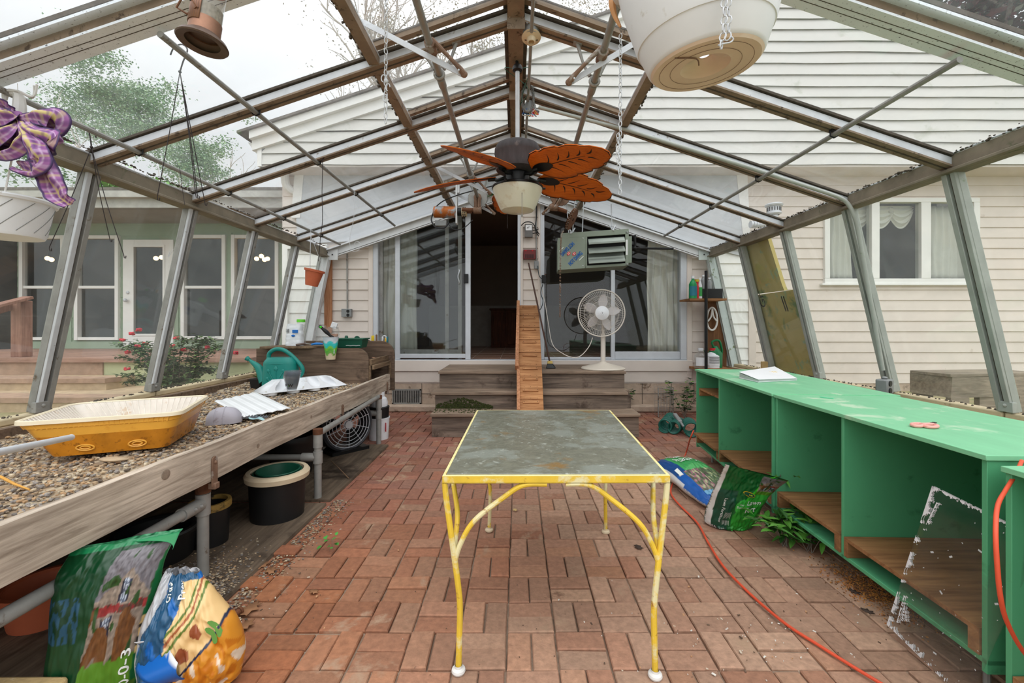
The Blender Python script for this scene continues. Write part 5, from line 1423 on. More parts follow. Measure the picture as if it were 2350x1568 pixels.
# ================================================================== printed bags
def bag(t, spine, colfn, nu=90, nv=110, mat_=None, wr=.012, seed=0, name='bag_film', power=2.4, cap=True, wf=4.0):
    """spine: list of (centre, half width vector, half thickness vector) from bottom to top"""
    cen_ = smooth_path([s_[0] for s_ in spine], 12); wv = smooth_path([s_[1] for s_ in spine], 12); tv = smooth_path([s_[2] for s_ in spine], 12)
    m_ = len(cen_) - 1
    def at(v):
        k = min(m_ - 1e-6, max(0, v * m_)); i = int(k); f = k - i
        return cen_[i].lerp(cen_[i + 1], f), wv[i].lerp(wv[i + 1], f), tv[i].lerp(tv[i + 1], f)
    def surf(u, v, side=1, off=0.0):
        """u in -1..1 across, v in 0..1 up, side +1 front / -1 back"""
        c_, w_, th = at(v)
        k = max(0, 1 - abs(u) ** power) ** (1 / 1.7)
        p = c_ + w_ * u + th * side * k
        q = nz((u * 1.5 * wf / 4, v * 2 + seed, side), 2.2) + .5 * nz((u * 3 + seed, v * 4, side), wf)
        q += .35 * (abs(nz((u * 2.2, v * 3 - seed, side * 2), 2.4)))
        return p + th.normalized() * side * (wr * q * (k ** .5) + off) + w_.normalized() * wr * .6 * nz((u, v * 3, seed + 5), 2)
    mb = MB()
    for side in (1, -1):
        mb.grid(lambda a, b: surf(a * 2 - 1, b, side), nu, nv, lambda a, b: colfn(a * 2 - 1, b, side))
    t.update_tag() if False else None
    o = mb.build(name, mat_ or K['vc'], t, ang=60)
    bm = bmesh.new(); bm.from_mesh(o.data); bmesh.ops.remove_doubles(bm, verts=bm.verts, dist=.0008); bm.to_mesh(o.data); bm.free()
    return surf


def inel(u, v, cu, cv, a, b): return ((u - cu) / a) ** 2 + ((v - cv) / b) ** 2
def house_pic(a, b, r):
    """generic stone house with trees for the printed picture; a, b in 0..1"""
    n1 = nz((a * 14, b * 14, r), 2.0); a += .012 * nz((a * 6, b * 6, r), 2); b += .02 * nz((a * 5, b * 5, r + 9), 2)
    sky, stone, roofc, wn, lawnc, tree = S(150, 140, 130), S(156, 140, 126), S(120, 116, 122), S(70, 80, 110), S(90, 140, 40), S(50, 84, 40)
    if b < .18: return lawnc
    col = stone if (int(b * 40) % 2 == 0) else (stone[0] * .82, stone[1] * .82, stone[2] * .82, 1)
    if b > .8 - .5 * abs(a - .5): col = roofc
    for cx_, cy_, w_, h_ in ((.3, .34, .10, .10), (.68, .34, .10, .10), (.5, .62, .10, .09)):
        if abs(a - cx_) < w_ and abs(b - cy_) < h_: col = S(40, 42, 62) if abs(a - cx_) > w_ * .6 else (S(190, 200, 214) if (int((a - cx_ + 1) * 50) % 3 and int(b * 60) % 4) else S(90, 100, 120))
    if .46 < b < .52: col = S(150, 50, 50) if nz((a * 9, b * 5, r), 1.5) > -.2 else S(90, 60, 50)
    if nz((a * 5, b * 5, r + 3), 1.3) > .38: col = tree
    if b < .5 and nz((a * 4, b * 4, r + 7), 1.2) > .12: col = mul(S(120, 78, 44), 1)
    return mul(col, .9 + .5 * n1)


G1, G2, G3 = S(14, 92, 44), S(30, 138, 62), S(10, 66, 34)
# green fertilizer bag standing on the floor beside the cabinets
t = thing('fertilizer_bag', (1.44, 2.78, 0), 'green lawn fertilizer bag standing open with its folded top flared by the cabinets', 'bag')
rt = V(.86, .50, 0).normalized(); fn_ = V(.50, -.86, 0).normalized()
rt = V(.985, -.08, 0).normalized(); fn_ = V(-.08, -.985, 0).normalized()
b0 = PZ(1692, 1222, 0.0) + V(0, .10, 0)
tilt = V(.07, 0, 0)
def gcol(u, v, side):
    if side < 0: return G3
    if u < -.86 - .02 * v: return S(226, 226, 222)
    if u < -.35 + .10 * v and v < .62:
        if u < -.70 and v < .12: return S(230, 230, 230) if int(u * 60) % 2 else S(60, 60, 60)
        return S(22, 76, 56)
    if v > .60 and u > .25 and v < .95: return house_pic((u - .25) / .75, (v - .6) / .35, 1)
    if abs((u - .20) - .85 * (v - .62)) < .055 and v > .5: return S(70, 200, 50)
    if v < .62 and u > -.35 + 1.6 * v - .35 and u > -.2: return S(60, 170, 60) if v > .40 else S(40, 150, 46)
    if inel(u, v, -.02, .42, .2, .10) < 1: return S(60, 180, 70)
    return S(16, 96, 44)
sp = [(b0 + V(.0, 0, .004), rt * .145, fn_ * .085), (b0 + V(.002, 0, .05) , rt * .165, fn_ * .095), (b0 + V(.015, -.05, .17), rt * .17, fn_ * .085), (b0 + V(.03, -.11, .27), rt * .175 + V(0, 0, -.015), fn_ * .055),
      (b0 + V(.045, -.17, .355), rt * .18 + V(0, 0, -.03), fn_ * .028), (b0 + V(.05, -.235, .43), rt * .185 + V(0, 0, -.045), fn_ * .008)]
sf = bag(t, sp, gcol, seed=2, wr=.014)
mb = MB(); put_text(mb, 'Lawn', .12, lambda x_, y_: sf(.40 + x_ * 1.9, .47 + y_ * .75, 1, .003), sx=1, bold=.0025); put_text(mb, 'Fert', .12, lambda x_, y_: sf(.36 + x_ * 1.9, .375 + y_ * .75, 1, .003), bold=.0025); mb.build('lettering', K['letterw'], t); mb = MB()
put_text(mb, 'Four', .05, lambda x_, y_: sf(-.03 + x_ * 1.9, .445 + y_ * .8, 1, .003)); put_text(mb, 'Seasons', .05, lambda x_, y_: sf(-.03 + x_ * 1.9, .41 + y_ * .8, 1, .003))
mb.build('lettering', K['letterw'], t); mb = MB(); put_text(mb, 'Lawn Fertilizer', .06, lambda x_, y_: sf(-.60 + y_ * 2.2, .36 - x_ * .85, 1, .003)); put_text(mb, '5,000', .055, lambda x_, y_: sf(-.55 + x_ * 1.8, .06 + y_ * .8, 1, .003))
for k in range(7):
    for q in range(2): mb.add([sf(-.50 + k * .035 - .0, .34 - q * .10, 1, .002), sf(-.492 + k * .035, .34 - q * .10, 1, .002), sf(-.492 + k * .035, .26 - q * .10 + .01 * (k % 3), 1, .002), sf(-.50 + k * .035, .26 - q * .10 + .01 * (k % 3), 1, .002)], [(0, 1, 2, 3)])
mb.build('lettering', K['letterw'], t)
mb = MB(); yel = M('yellow emblem', S(226, 190, 50), .4)
mb.add([sf(.08 + .23 * math.cos(g * .2618), .60 + .035 * math.sin(g * .2618) - .10 * math.cos(g * .2618) * .25, 1, .003) for g in range(24)], [list(range(24))]); mb.m = 1
mb.add([sf(.08 + .205 * math.cos(g * .2618), .60 + .026 * math.sin(g * .2618) - .10 * math.cos(g * .2618) * .22, 1, .005) for g in range(24)], [list(range(24))]); mb.m = 0
put_text(mb, 'Green', .05, lambda x_, y_: sf(.06 + x_ * 1.9, .60 + y_ * .7 - x_ * .12, 1, .007)); 
mb.build('emblem', [yel, K['dgreen']], t)

# blue and green bag lying on the floor
t = thing('fertilizer_bag', PZ(1605, 1120, 0), 'blue and green crabgrass preventer bag lying flat on the bricks beside the yellow table', 'bag')
e0, e1_ = PZ(1543, 1064, .085), PZ(1672, 1149, .06)
e0.z, e1_.z = .075, .05
sd = (e1_ - e0); sd.z = 0; sd.normalize(); wd = V(-sd.y, sd.x, 0); wd = wd if wd.x > 0 else -wd      # to the right / back
up = V(0, 0, 1)
def bcol(u, v, side):
    if side < 0: return S(216, 216, 214)
    if u < -.93 and v < .62: return S(222, 222, 220)
    if v < .52:
        if u > -.60: return S(64, 168, 92) if not (inel(u, v, .2, .60, .9, .16) < 1) else S(96, 190, 112)
        return S(24, 76, 140)
    if v < .82 and -.68 < u < .75:
        q = nz((u * 8, v * 14, 2), 1.6)
        if v > .77: return S(120, 180, 220)
        return S(190, 196, 150) if q > .25 else (S(170, 110, 130) if (q > .0 and u < -.1) else (S(96, 116, 84) if q > -.3 else S(92, 84, 76)))
    if u < -.72 and u > -.86 and .46 < v < .54: return S(232, 232, 232)
    return S(20, 92, 176)
sp = [(e0 - sd * .02 - V(0, 0, .04), wd * .17, up * .02), (e0 + sd * .04, wd * .205, up * .075), (e0.lerp(e1_, .35) + V(0, 0, .02), wd * .21, up * .098), (e0.lerp(e1_, .65) + V(0, 0, .015), wd * .205, up * .09), (e1_ - sd * .06, wd * .20, up * .06), (e1_ + sd * .05 - V(0, 0, .0), wd * .19, up * .022)]
sf = bag(t, sp, bcol, seed=8, wr=.013, nu=170, nv=170)
mb = MB(); put_text(mb, 'Crabgrass', .13, lambda x_, y_: sf(-.10 - x_ * 1.7, .37 + y_ * .9, 1, .010), bold=.001); mb.build('lettering', K['letterw'], t); mb = MB(); put_text(mb, 'Preventer', .13, lambda x_, y_: sf(-.10 - x_ * 1.7, .25 + y_ * .9, 1, .010), bold=.001)
mb.build('lettering', K['letterw'], t)
mb = MB(); mb.add([sf(-.86, .46, 1, .006), sf(-.74, .46, 1, .006), sf(-.74, .54, 1, .006), sf(-.86, .54, 1, .006)], [(0, 1, 2, 3)]); mb.build('barcode_label', K['letterw'], t)

# big green bag at the lower left
t = thing('fertilizer_bag', (-1.52, 1.58, 0), 'tall green lawn food bag with a house picture by the gravel bench', 'bag')
rt, fn_ = V(.93, .36, 0).normalized(), V(.36, -.93, 0).normalized()
b0 = P(228, 1600, 1.58); b0.z = .004
def lcol(u, v, side):
    if side < 0: return S(60, 140, 96) if v > .8 else G3
    a = (u - (-.28 + .35 * v)) / .95
    if v > .93: return S(24, 124, 76)
    if 0 < a < 1 and .18 < v < .90: return house_pic(a, (v - .18) / .72, 4)
    if 0 < a < 1.1 and v <= .18: return S(70, 110, 36)
    if u > .60 and .30 < v < .46 and u < .95:
        if u > .68 and u < .88 and .335 < v < .425: return S(40, 40, 40) if int(v * 190) % 2 else S(222, 190, 130)
        return S(222, 190, 130)
    if u < -.35 and .40 < v < .62: return S(36, 84, 110) if nz((u * 6, v * 9, 1), 2) > 0 else S(16, 60, 40)
    if u > .35: return S(18, 98, 52)
    return S(12, 66, 36)
sp = [(b0, rt * .145, fn_ * .07), (b0 + V(.0, 0, .06), rt * .150, fn_ * .085), (b0 + V(.012, 0, .22), rt * .150, fn_ * .07), (b0 + V(.03, 0, .36), rt * .155, fn_ * .05), (b0 + V(.048, .01, .46), rt * .16 + V(0, 0, .012), fn_ * .03), (b0 + V(.066, .05, .525), rt * .165 + V(0, 0, .01), fn_ * .012)]
sf = bag(t, sp, lcol, seed=5, wr=.012)
mb = MB(); put_text(mb, '30-0-3', .13, lambda x_, y_: sf(.66 - y_ * 1.9, .235 + x_ * .62, 1, .003), bold=.0015)
mb.build('lettering', K['letterw'], t)
mb = MB(); put_text(mb, 'Lawn', .2, lambda x_, y_: sf(-.28 + x_ * 1.8, .085 + y_ * .5, 1, .003), bold=.003); mb.build('orange_lettering', M('orange lettering', S(214, 132, 50), .5), t)
mb = MB()
flap = [sf(.98, .86, 1), sf(.5, .99, 1), sf(.98, .99, 1)]
c1 = sf(.95, .985, 1); tipp = P(396, 1262, 1.50)
mb.grid(lambda u, v: sf(.1 + .88 * u, .97, 1).lerp(sf(.95, .80 + .19 * u, 1).lerp(tipp, .55 + .45 * u), v * u) , 14, 12, lambda u, v: S(40, 150, 96))
mb.build('torn_flap', K['vc'], t, thick=.0015)

# orange and blue empty bag
t = thing('fertilizer_bag', (-1.2, 1.60, 0), 'crumpled blue and orange printed bag slumped on the bricks next to the tall green bag', 'bag')
rt, fn_ = V(.985, .17, 0).normalized(), V(.17, -.985, 0).normalized()
b0 = P(432, 1585, 1.60); b0.z = .004
def ocol(u, v, side):
    if side < 0 and abs(u) < .8: return S(196, 196, 200)
    w_ = v - .30 - .30 * u - .10 * math.sin(u * 3)
    edge = -.15 + .55 * (v - .5) + .12 * math.sin(v * 9)
    if u < edge or v > .93:
        if u < edge - .62: return S(190, 192, 196)
        return S(34, 84, 120) if nz((u * 4, v * 5, 0), 1.2) > -.25 else S(26, 104, 180)
    k = v - .48 - .32 * u
    for q in (0, .05, .10):
        if abs(k - .08 - q) < .012: return S(96, 120, 44) if q != .05 else S(168, 96, 56)
    if -.14 < k < .04:
        if inel(u, v, .12, .47, .12, .05) < 1 or inel(u, v, .42, .60, .1, .05) < 1: return S(150, 80, 48)
        return S(228, 190, 130)
    if abs(k + .15) < .010: return S(30, 40, 70)
    if k > -.15: return S(230, 196, 138)
    q = nz((u * 5, v * 6, 3), 1.6)
    return S(224, 208, 186) if q > .28 else (S(214, 142, 44) if q > -.25 else S(196, 116, 26))
sp = [(b0, rt * .15, fn_ * .05), (b0 + V(.01, 0, .05), rt * .175, fn_ * .085), (b0 + V(.015, 0, .14), rt * .175, fn_ * .095), (b0 + V(.0, 0, .24), rt * .150, fn_ * .09), (b0 + V(-.02, .01, .33), rt * .10, fn_ * .06), (b0 + V(-.035, .02, .41), rt * .055 + V(0, 0, -.01), fn_ * .02)]
sf = bag(t, sp, ocol, seed=11, wr=.022)
mb = MB(); put_text(mb, 'Crab', .16, lambda x_, y_: sf(-.25 - y_ * 2.0, .88 + x_ * .4, 1, .003), bold=.002); put_text(mb, 'Prev', .16, lambda x_, y_: sf(.18 - y_ * 2.0, .88 + x_ * .4, 1, .003), bold=.002); mb.build('lettering', K['letterw'], t)
mb = MB()
for cu, cv in ((.78, .60), (.66, .56), (-.02, .10)): mb.add([sf(cu + .09 * math.cos(g * .5236) * abs(math.cos(g * .26)), cv + .06 * math.sin(g * .5236), 1, .004) for g in range(12)], [list(range(12))])
mb.build('leaf_print', K['leaf'], t)
mb = MB(); mb.grid(lambda u, v: P(308 + 112 * u, 1475 + 62 * v + 35 * u, 1.50) + V(0, .03 * math.sin(u * 4 + v * 3), 0), 16, 10, lambda u, v: S(26, 104, 190) if v > .12 + .1 * nz((u * 4, 1, 0), 2) else S(220, 222, 226)); mb.build('torn_flap', K['vc'], t, thick=.0015)

# concrete block in the lower left corner, hose end
t0 = M('speckled block', S(206, 176, 124), .9, 0, .15, 20, bump=.4, spots=[(S(60, 54, 44), 26, .68), (S(224, 212, 186), 9, .6)])
a, b = V(-1.80, 1.30, .02), V(-1.52, 1.485, .135)
mb = MB(); mb.bx(a.x, b.x, a.y, b.y, a.z, b.z); tag(mb.build('stone_block', t0, bev=.012), 'speckled tan concrete block in the lower left corner under the bench', 'block')
mb = MB(); p0, p1 = PZ(520, 1424, .02), PZ(548, 1404, .02); mb.tube([p0 + (p0 - p1) * 1.2, p1], .014, 10); mb.tube([p1, p1 + (p1 - p0).normalized() * .012], .018, 10)
tag(mb.build('hose_end', K['rustdark']), 'corroded hose end on the bricks beside the orange bag', 'hose end')

# ================================================================== wooden steps in front of the doors
t = thing('wooden_steps', (.35, 6.0, 0), 'three wide weathered wooden steps with mossy treads below the sliding doors', 'steps')
steps = [(5.73, 6.72, .717, 1008, 1434), (5.43, 6.72, .488, 998, 1449), (5.12, 6.72, .28, 990, 1467)]
for k, (y0, y1, zt_, p0, p1) in enumerate(steps):
    x0, x1 = P(p0, 0, y0).x, P(p1, 0, y0).x
    zb_ = steps[k + 1][2] if k < 2 else 0.0
    mb = MB(); mb.bx(x0, x1, y0 + .02, y0 + .06, zb_, zt_ - .035); mb.bx(x0, x0 + .04, y0 + .06, 6.70, zb_, zt_ - .035); mb.bx(x1 - .04, x1, y0 + .06, 6.70, zb_, zt_ - .035)
    mb.build('riser', K['step'], t, bev=.003)
    y2 = steps[k - 1][0] + .03 if k else 6.70
    mb = MB(); n_ = 2 if k else 5
    for q in range(n_):
        ya, yb_ = y0 - .012 + (y2 - y0 + .012) * q / n_, y0 - .012 + (y2 - y0 + .012) * (q + 1) / n_ - .005
        xo = .05 if (k == 1) else .012
        mb.bx(x0 - xo, x1 + (.012 if q or k != 1 else -.04), ya, yb_, zt_ - .036, zt_)
    mb.build('tread', K['steptop'], t, bev=.004)
moss = M('moss', S(54, 60, 24), .95, 0, .4, 30, bump=.6)
mb = MB()
for k in range(900):
    px = 1000 + 130 * RN.random() ** .9; x_ = P(px, 0, 5.43).x; zz = .285 + .12 * RN.random() ** 2 * (1.2 - abs(px - 1060) / 70)
    if RN.random() < .82: mb.ball((x_, 5.445 + RN.gauss(0, .003), zz), .006 + .008 * RN.random(), (1, .5, .8), 5)
    else: mb.ball((x_, 5.16 + .26 * RN.random() , .281), .006 + .007 * RN.random(), (1, 1, .5), 5)
tag(mb.build('moss', moss), 'dark green moss on the left of the lower wooden steps', 'moss', kind='stuff')

# cleated ramp over the steps
t = thing('cleated_ramp', (0.2, 5.9, 0), 'new cedar cleated ramp with a side rail leaning up the steps between the doors', 'ramp')
xa, xb = .045, .325
top_, mid_, low_ = V(.19, 6.60, 1.60), V(.185, 5.66, .765), V(.175, 5.10, .285)
def rampseg(p0, p1, n, wds):
    d = p1 - p0
    nrm_ = V(1, 0, 0).cross(d).normalized(); nrm_ = nrm_ if nrm_.y < 0 else -nrm_
    for k in range(n):
        a, b = p0 + d * (k / n + .003), p0 + d * ((k + 1) / n - .006)
        mb = MB(); mb.beam(a + nrm_ * .018, b + nrm_ * .018, wds, .026, nrm_); o = mb.build('ramp_board', K['cedar'], t, bev=.002)
        m_ = a.lerp(b, .22)
        mb = MB(); mb.beam(m_ + nrm_ * .034 - V(.095, 0, 0), m_ + nrm_ * .034 + V(.095, 0, 0), .035, .022, nrm_)
        mb.build('cleat', K['cedar'], t, bev=.002)
        mb = MB()
        for q in (-.08, .08): mb.ball(m_ + V(q, 0, 0) + nrm_ * .046, .005, n=6)
        for q in (-.08, 0, .08): mb.ball(b.lerp(a, .12) + V(q, 0, 0) + nrm_ * .031, .004, n=6)
        mb.build('screw', K['blackmet'], t)
rampseg(top_ + V(0, .0, 0), mid_, 5, .30)
rampseg(mid_, low_, 4, .30)
mb = MB(); mb.beam(V(.035, 6.55, 1.66), V(.012, 5.60, .77), .045, .09, V(0, -1, 1)); mb.build('side_rail', K['cedarz'], t, bev=.003)
mb = MB(); mb.beam(V(.03, 5.68, .75), V(.03, 5.08, .30), .04, .11, V(0, -1, 1)); mb.build('side_rail', K['cedarz'], t, bev=.003)
# ================================================================== vent shafts, gears, operator arms
for sgn, p0, p1, lbl in ((-1, P(955, 0, 2.30), P(1098, 460, 5.75), 'left long vent operator shaft with a toothed gear at the house end'), (1, P(1408, 40, 2.35), P(1284, 455, 5.65), 'right long vent operator shaft with a toothed gear and chain pulley')):
    t = thing('vent_operator', p0.lerp(p1, .5), lbl, 'vent operator')
    at = lambda y: p0 + (p1 - p0) * ((y - p0.y) / (p1.y - p0.y))
    mb = MB(); mb.tube([p0 - (p1 - p0) * .25, p1 + V(0, .04, 0)], .0215, 14)
    for y in (3.05, 4.85): mb.tube([at(y) - V(0, .05, 0), at(y) + V(0, .05, 0)], .028, 14)
    mb.build('shaft', K['galv_dull'], t)
    for Y in (2.96, 4.80, 5.72):
        c_ = at(Y); zr = ZR(c_.x)
        mb = MB()
        mb.tube([c_ + V(.03 * math.cos(g * .419), 0, .03 * math.sin(g * .419)) for g in range(15)], .011, 8, closed=True)
        for q in (-.10, .10):
            mb.tube(smooth_path([V(c_.x + q * 1.15, Y, ZR(c_.x + q) - .035), V(c_.x + q * .75, Y, (zr + c_.z) / 2 - .01), V(c_.x + q * .3, Y, c_.z + .035)], 5), [.014, .013, .012, .011, .010, .010, .010, .011, .012, .013, .014], 8)
            mb.box((c_.x + q * 1.15, Y, ZR(c_.x + q) - .036), (.06, .04, .012), Matrix.Rotation(.33 * (1 if c_.x + q > 0 else -1), 3, 'Y'))
        mb.build('shaft_bracket', K['galv_dull'], t)
    for Y in ((2.68, 4.95, 5.78)):
        c_ = at(Y); hx = V(sgn * .955, Y, ZR(.955) + .10 if Y < 3 else ZR(.955) + .05)
        jt = V(c_.x - sgn * .205, Y - .0, c_.z - .165)
        mb = MB(); mb.tube(smooth_path([c_ + V(-sgn * .01, -.03, .03), c_ + V(-sgn * .09, -.03, -.05), jt + V(sgn * .03, -.02, .03), jt], 5), [.016, .016, .015, .015, .014, .013, .012, .012, .013, .014, .016, .017, .017, .018, .018, .016], 10)
        mb.ball(jt, .022, (1, .8, 1), 10); mb.tube([c_ - V(0, .05, 0), c_ + V(0, .05, 0)], .033, 12); mb.build('operator_arm', K['rust'], t)
        mb = MB(); mb.beam(jt + V(0, .012, 0), hx, .006, .034, (0, 0, 1)); mb.tube([jt + V(sgn * .03, -.03, .01), jt + V(sgn * .03, .03, .01)], .006, 6)
        mb.tube([hx + V(0, -.04, .0), hx + V(0, .04, 0)], .007, 6); mb.beam(hx, hx + V(sgn * .06, 0, .0), .03, .012); mb.build('push_rod', K['galv'], t)
    # gear, end casting
    c_ = p1 - V(0, .10, 0)
    mb = MB(); nt_ = 44; pr = []
    for k in range(nt_ * 2): r_ = .118 if k % 2 else .132; pr.append(c_ + V(r_ * math.cos(k * math.pi / nt_), 0, r_ * math.sin(k * math.pi / nt_)))
    mb.prism(pr, (0, .022, 0)); mb.build('gear_wheel', K['galv_dull'] if sgn < 0 else K['rust'], t)
    mb = MB(); mb.tube([c_ - V(0, .05, 0), c_ + V(0, .03, 0)], .05, 14)
    w0 = c_ + V(0, -.05, -.17) if sgn < 0 else c_ + V(-.09, -.05, -.16)
    mb.beam(c_ + V(0, -.05, .01), w0, .085, .045, (0, 1, 0)); mb.tube([w0 - V(.05, 0, 0), w0 + V(.05, 0, 0)], .045, 12); mb.beam(c_ + V(-.015, -.08, .0), w0 + V(-.015, -.03, 0), .014, .02, (0, 1, 0)); mb.beam(c_ + V(.015, -.08, .0), w0 + V(.015, -.03, 0), .014, .02, (0, 1, 0))
    mb.build('gear_housing', K['rust'], t)
    mb = MB()
    if sgn < 0: mb.tube([w0, w0 - V(.20, 0, -.01)], [.03, .024], 10)
    else: mb.tube([w0, w0 + V(.17, .02, -.05)], [.03, .024], 10)
    mb.build('worm_shaft', K['rustdark'], t)
# chain pulley + rusty chain
def chain(name, pts, lk, rw, mat_, lb, cat='chain', wd=.6, grp=None):
    pts = smooth_path(pts, 40) if len(pts) > 2 else [Vector(pts[0]).lerp(Vector(pts[1]), k / 200) for k in range(201)]
    mb = MB(); acc = 0; last = pts[0]; k = 0
    step = lk * .78
    for p in pts:
        acc += (p - last).length; last_d = (p - last); last = p
        if acc >= step:
            acc = 0; d = last_d.normalized(); a = d.cross(V(1, 0, 0) if abs(d.x) < .8 else V(0, 1, 0)).normalized(); b = d.cross(a)
            s_ = (a * .75 + b * .66) if k % 2 else (a * -.66 + b * .75); k += 1
            mb.tube([p + d * (lk / 2 - rw) * math.cos(g * .785) + s_ * lk * wd / 2 * math.sin(g * .785) for g in range(8)], rw, 5, closed=True)
    return tag(mb.build(name, mat_), lb, cat, grp)


pc = P(1312, 503, 5.58)
t = thing('chain_pulley', pc, 'tilted rusty chain wheel at the end of the right vent shaft', 'pulley')
ax = V(.86, -.25, -.46).normalized(); e1 = V(-.46, 0, -.88).normalized(); e1 = (e1 - ax * e1.dot(ax)).normalized(); e2 = ax.cross(e1)
M3 = Matrix((e1, e2, ax)).transposed()
mb = MB(); mb.lathe([(.02, -.02), (.125, -.022), (.14, -.02), (.118, 0), (.14, .02), (.125, .022), (.02, .02)], pc, 24, M3); mb.build('wheel', K['rustdark'], t)
mb = MB()
for k in range(22): mb.tube([pc + M3 @ V(.135 * math.cos(k * .2856 + g), .135 * math.sin(k * .2856 + g), zz_) for g, zz_ in ((0, .014), (.14, -.014), (.28, .014))], .006, 5)
mb.build('wheel_chain', K['rust'], t)
chain('drive_chain', [P(1294, 528, 5.53), P(1288, 545, 5.52), P(1286, 600, 5.52), P(1285, 728, 5.52)], .027, .0042, K['rust'], 'rusty brown chain hanging in front of the grey heater', wd=.75)
# motor
mc = P(1030, 487, 5.70)
t = thing('vent_motor', mc, 'rust streaked cylindrical vent motor with a junction box by the left gear', 'motor')
mrust = M('rust streaked grey', S(150, 158, 162), .5, .3, .15, 10, spots=(S(176, 100, 44), 7, .46))
mb = MB(); M3 = Matrix(((0, 0, 1), (0, 1, 0), (-1, 0, 0)))
mb.lathe([(.001, -.20), (.05, -.20), (.072, -.19), (.074, -.10), (.074, -.09), (.078, -.085), (.078, -.055), (.074, -.05), (.074, .09), (.06, .10), (.001, .10)], mc, 28, M3); mb.build('motor_body', mrust, t)
mb = MB(); mb.lathe([(.001, .10), (.05, .10), (.05, .17), (.001, .17)], mc, 20, M3); mb.build('motor_end', K['blackmet'], t)
mb = MB(); mb.lathe([(.03, .17), (.058, .17), (.058, .235), (.03, .235), (.001, .235)], mc, 20, M3); mb.m = 1
for k in range(16):
    for q in (.19, .215): mb.ball(mc + M3 @ V(.058 * math.cos(k * .3927), .058 * math.sin(k * .3927), q), .008, n=6)
mb.build('coupling_wheel', [K['cream'], K['black']], t)
mb = MB(); mb.tube([mc + V(.23, 0, 0), mc + V(.30, 0, 0)], .018, 8); mb.build('shaft_stub', K['rustdark'], t)
mb = MB(); mb.bx(mc.x + .095, mc.x + .115, mc.y - .06, mc.y + .05, mc.z - .16, mc.z + .36); mb.box(mc + V(.12, -.02, .30), (.05, .04, .12)); mb.build('mounting_plate', K['whitemet'], t, bev=.004)
mb = MB(); jb = P(1012, 513, 5.70); mb.box(jb, (.15, .06, .075)); mb.build('junction_box', K['grey'], t, bev=.006)
mb = MB(); mb.tube(smooth_path([mc + V(-.2, 0, -.0), P(990, 505, 5.66), P(1000, 522, 5.64), P(1020, 523, 5.64), P(1030, 510, 5.66)], 6), .010, 8)
mb.tube(smooth_path([P(1000, 475, 5.7), P(1020, 460, 5.66), P(1060, 445, 5.6), P(1110, 432, 5.55), P(1130, 427, 5.5)], 6), .007, 6)
mb.tube(smooth_path([P(1028, 512, 5.66), P(1040, 526, 5.62), P(1062, 525, 5.6), P(1085, 505, 5.6)], 6), .006, 6)
mb.build('power_cable', K['black'], t)

# ================================================================== ceiling fan
fcx = V(.012, 3.40, 0)
t = thing('ceiling_fan', V(.012, 3.4, 3.36), 'black ceiling fan with five orange palm leaf blades and a cream glass bowl', 'ceiling fan')
zz = lambda py: 1.33 - (py - CY) * 3.4 / F
mb = MB(); mb.tube([fcx + V(0, 0, zz(330)), fcx + V(0, 0, zz(165))], .0165, 14); mb.build('down_rod', K['galv'], t)
mb = MB(); mb.lathe([(.02, .0), (.038, .01), (.04, .03), (.03, .05), (.018, .056)], fcx + V(0, 0, zz(165)), 16); mb.tube([fcx + V(0, 0, zz(150)), fcx + V(-.01, 0, zz(133))], .012, 8); mb.build('hanger_ball', K['black'], t)
mb = MB(); mb.tube([fcx + V(.003 + .028 * math.cos(g * .36), 0, zz(128) + .035 * math.sin(g * .36)) for g in range(-9, 3)], .007, 8); mb.build('hook', K['galv'], t)
mdust = M('dusty black housing', S(70, 66, 68), .7, .1, .25, 14, stretch=(2, 2, .4), spots=(S(110, 102, 100), 9, .62))
mb = MB(); zb_ = zz(398)
mb.lathe([(.03, zz(328)), (.12, zz(330)), (.163, zz(336)), (.178, zz(345)), (.18, zz(355)), (.176, zz(357)), (.176, zz(382)), (.165, zz(392)), (.12, zz(398)), (.06, zz(399))], fcx, 40); mb.build('motor_housing', mdust, t)
mb = MB(); mb.lathe([(.10, zz(380)), (.115, zz(388)), (.112, zz(396)), (.09, zz(399)), (.092, zz(402)), (.092, zz(421)), (.07, zz(423))], fcx, 36, cap=True)
mb.lathe([(.05, zz(421)), (.15, zz(424)), (.198, zz(430)), (.20, zz(434)), (.19, zz(435))], fcx, 40)
for k in range(3): mb.tube([fcx + V(.195 * math.cos(k * 2.094 + .1), .195 * math.sin(k * 2.094 + .1), zz(431)), fcx + V(.22 * math.cos(k * 2.094 + .1), .22 * math.sin(k * 2.094 + .1), zz(431))], .009, 8)
mb.build('light_fitter', K['blackmet'], t)
bowl = M('cream glass', S(226, 222, 204), .25, 0, .04, 5, spots=(S(206, 188, 160), 4, .60), spec=.5)
mb = MB(); mb.lathe([(.192, zz(432)), (.194, zz(437)), (.184, zz(448)), (.158, zz(466)), (.138, zz(479)), (.125, zz(484)), (.06, zz(488)), (.001, zz(489))], fcx, 44); mb.build('glass_bowl', bowl, t)
blade_z = zz(398)
edgeprof = [(0, .0), (.02, .045), (.06, .105), (.12, .148), (.20, .162), (.26, .158), (.268, .146), (.33, .152), (.40, .142), (.408, .128), (.46, .128), (.52, .108), (.527, .096), (.57, .080), (.62, .045), (.64, .0)]
lowprof = [(0, .0), (.02, -.045), (.06, -.10), (.12, -.14), (.19, -.150), (.198, -.136), (.26, -.148), (.34, -.138), (.35, -.122), (.42, -.126), (.49, -.104), (.498, -.09), (.56, -.078), (.62, -.04), (.64, .0)]
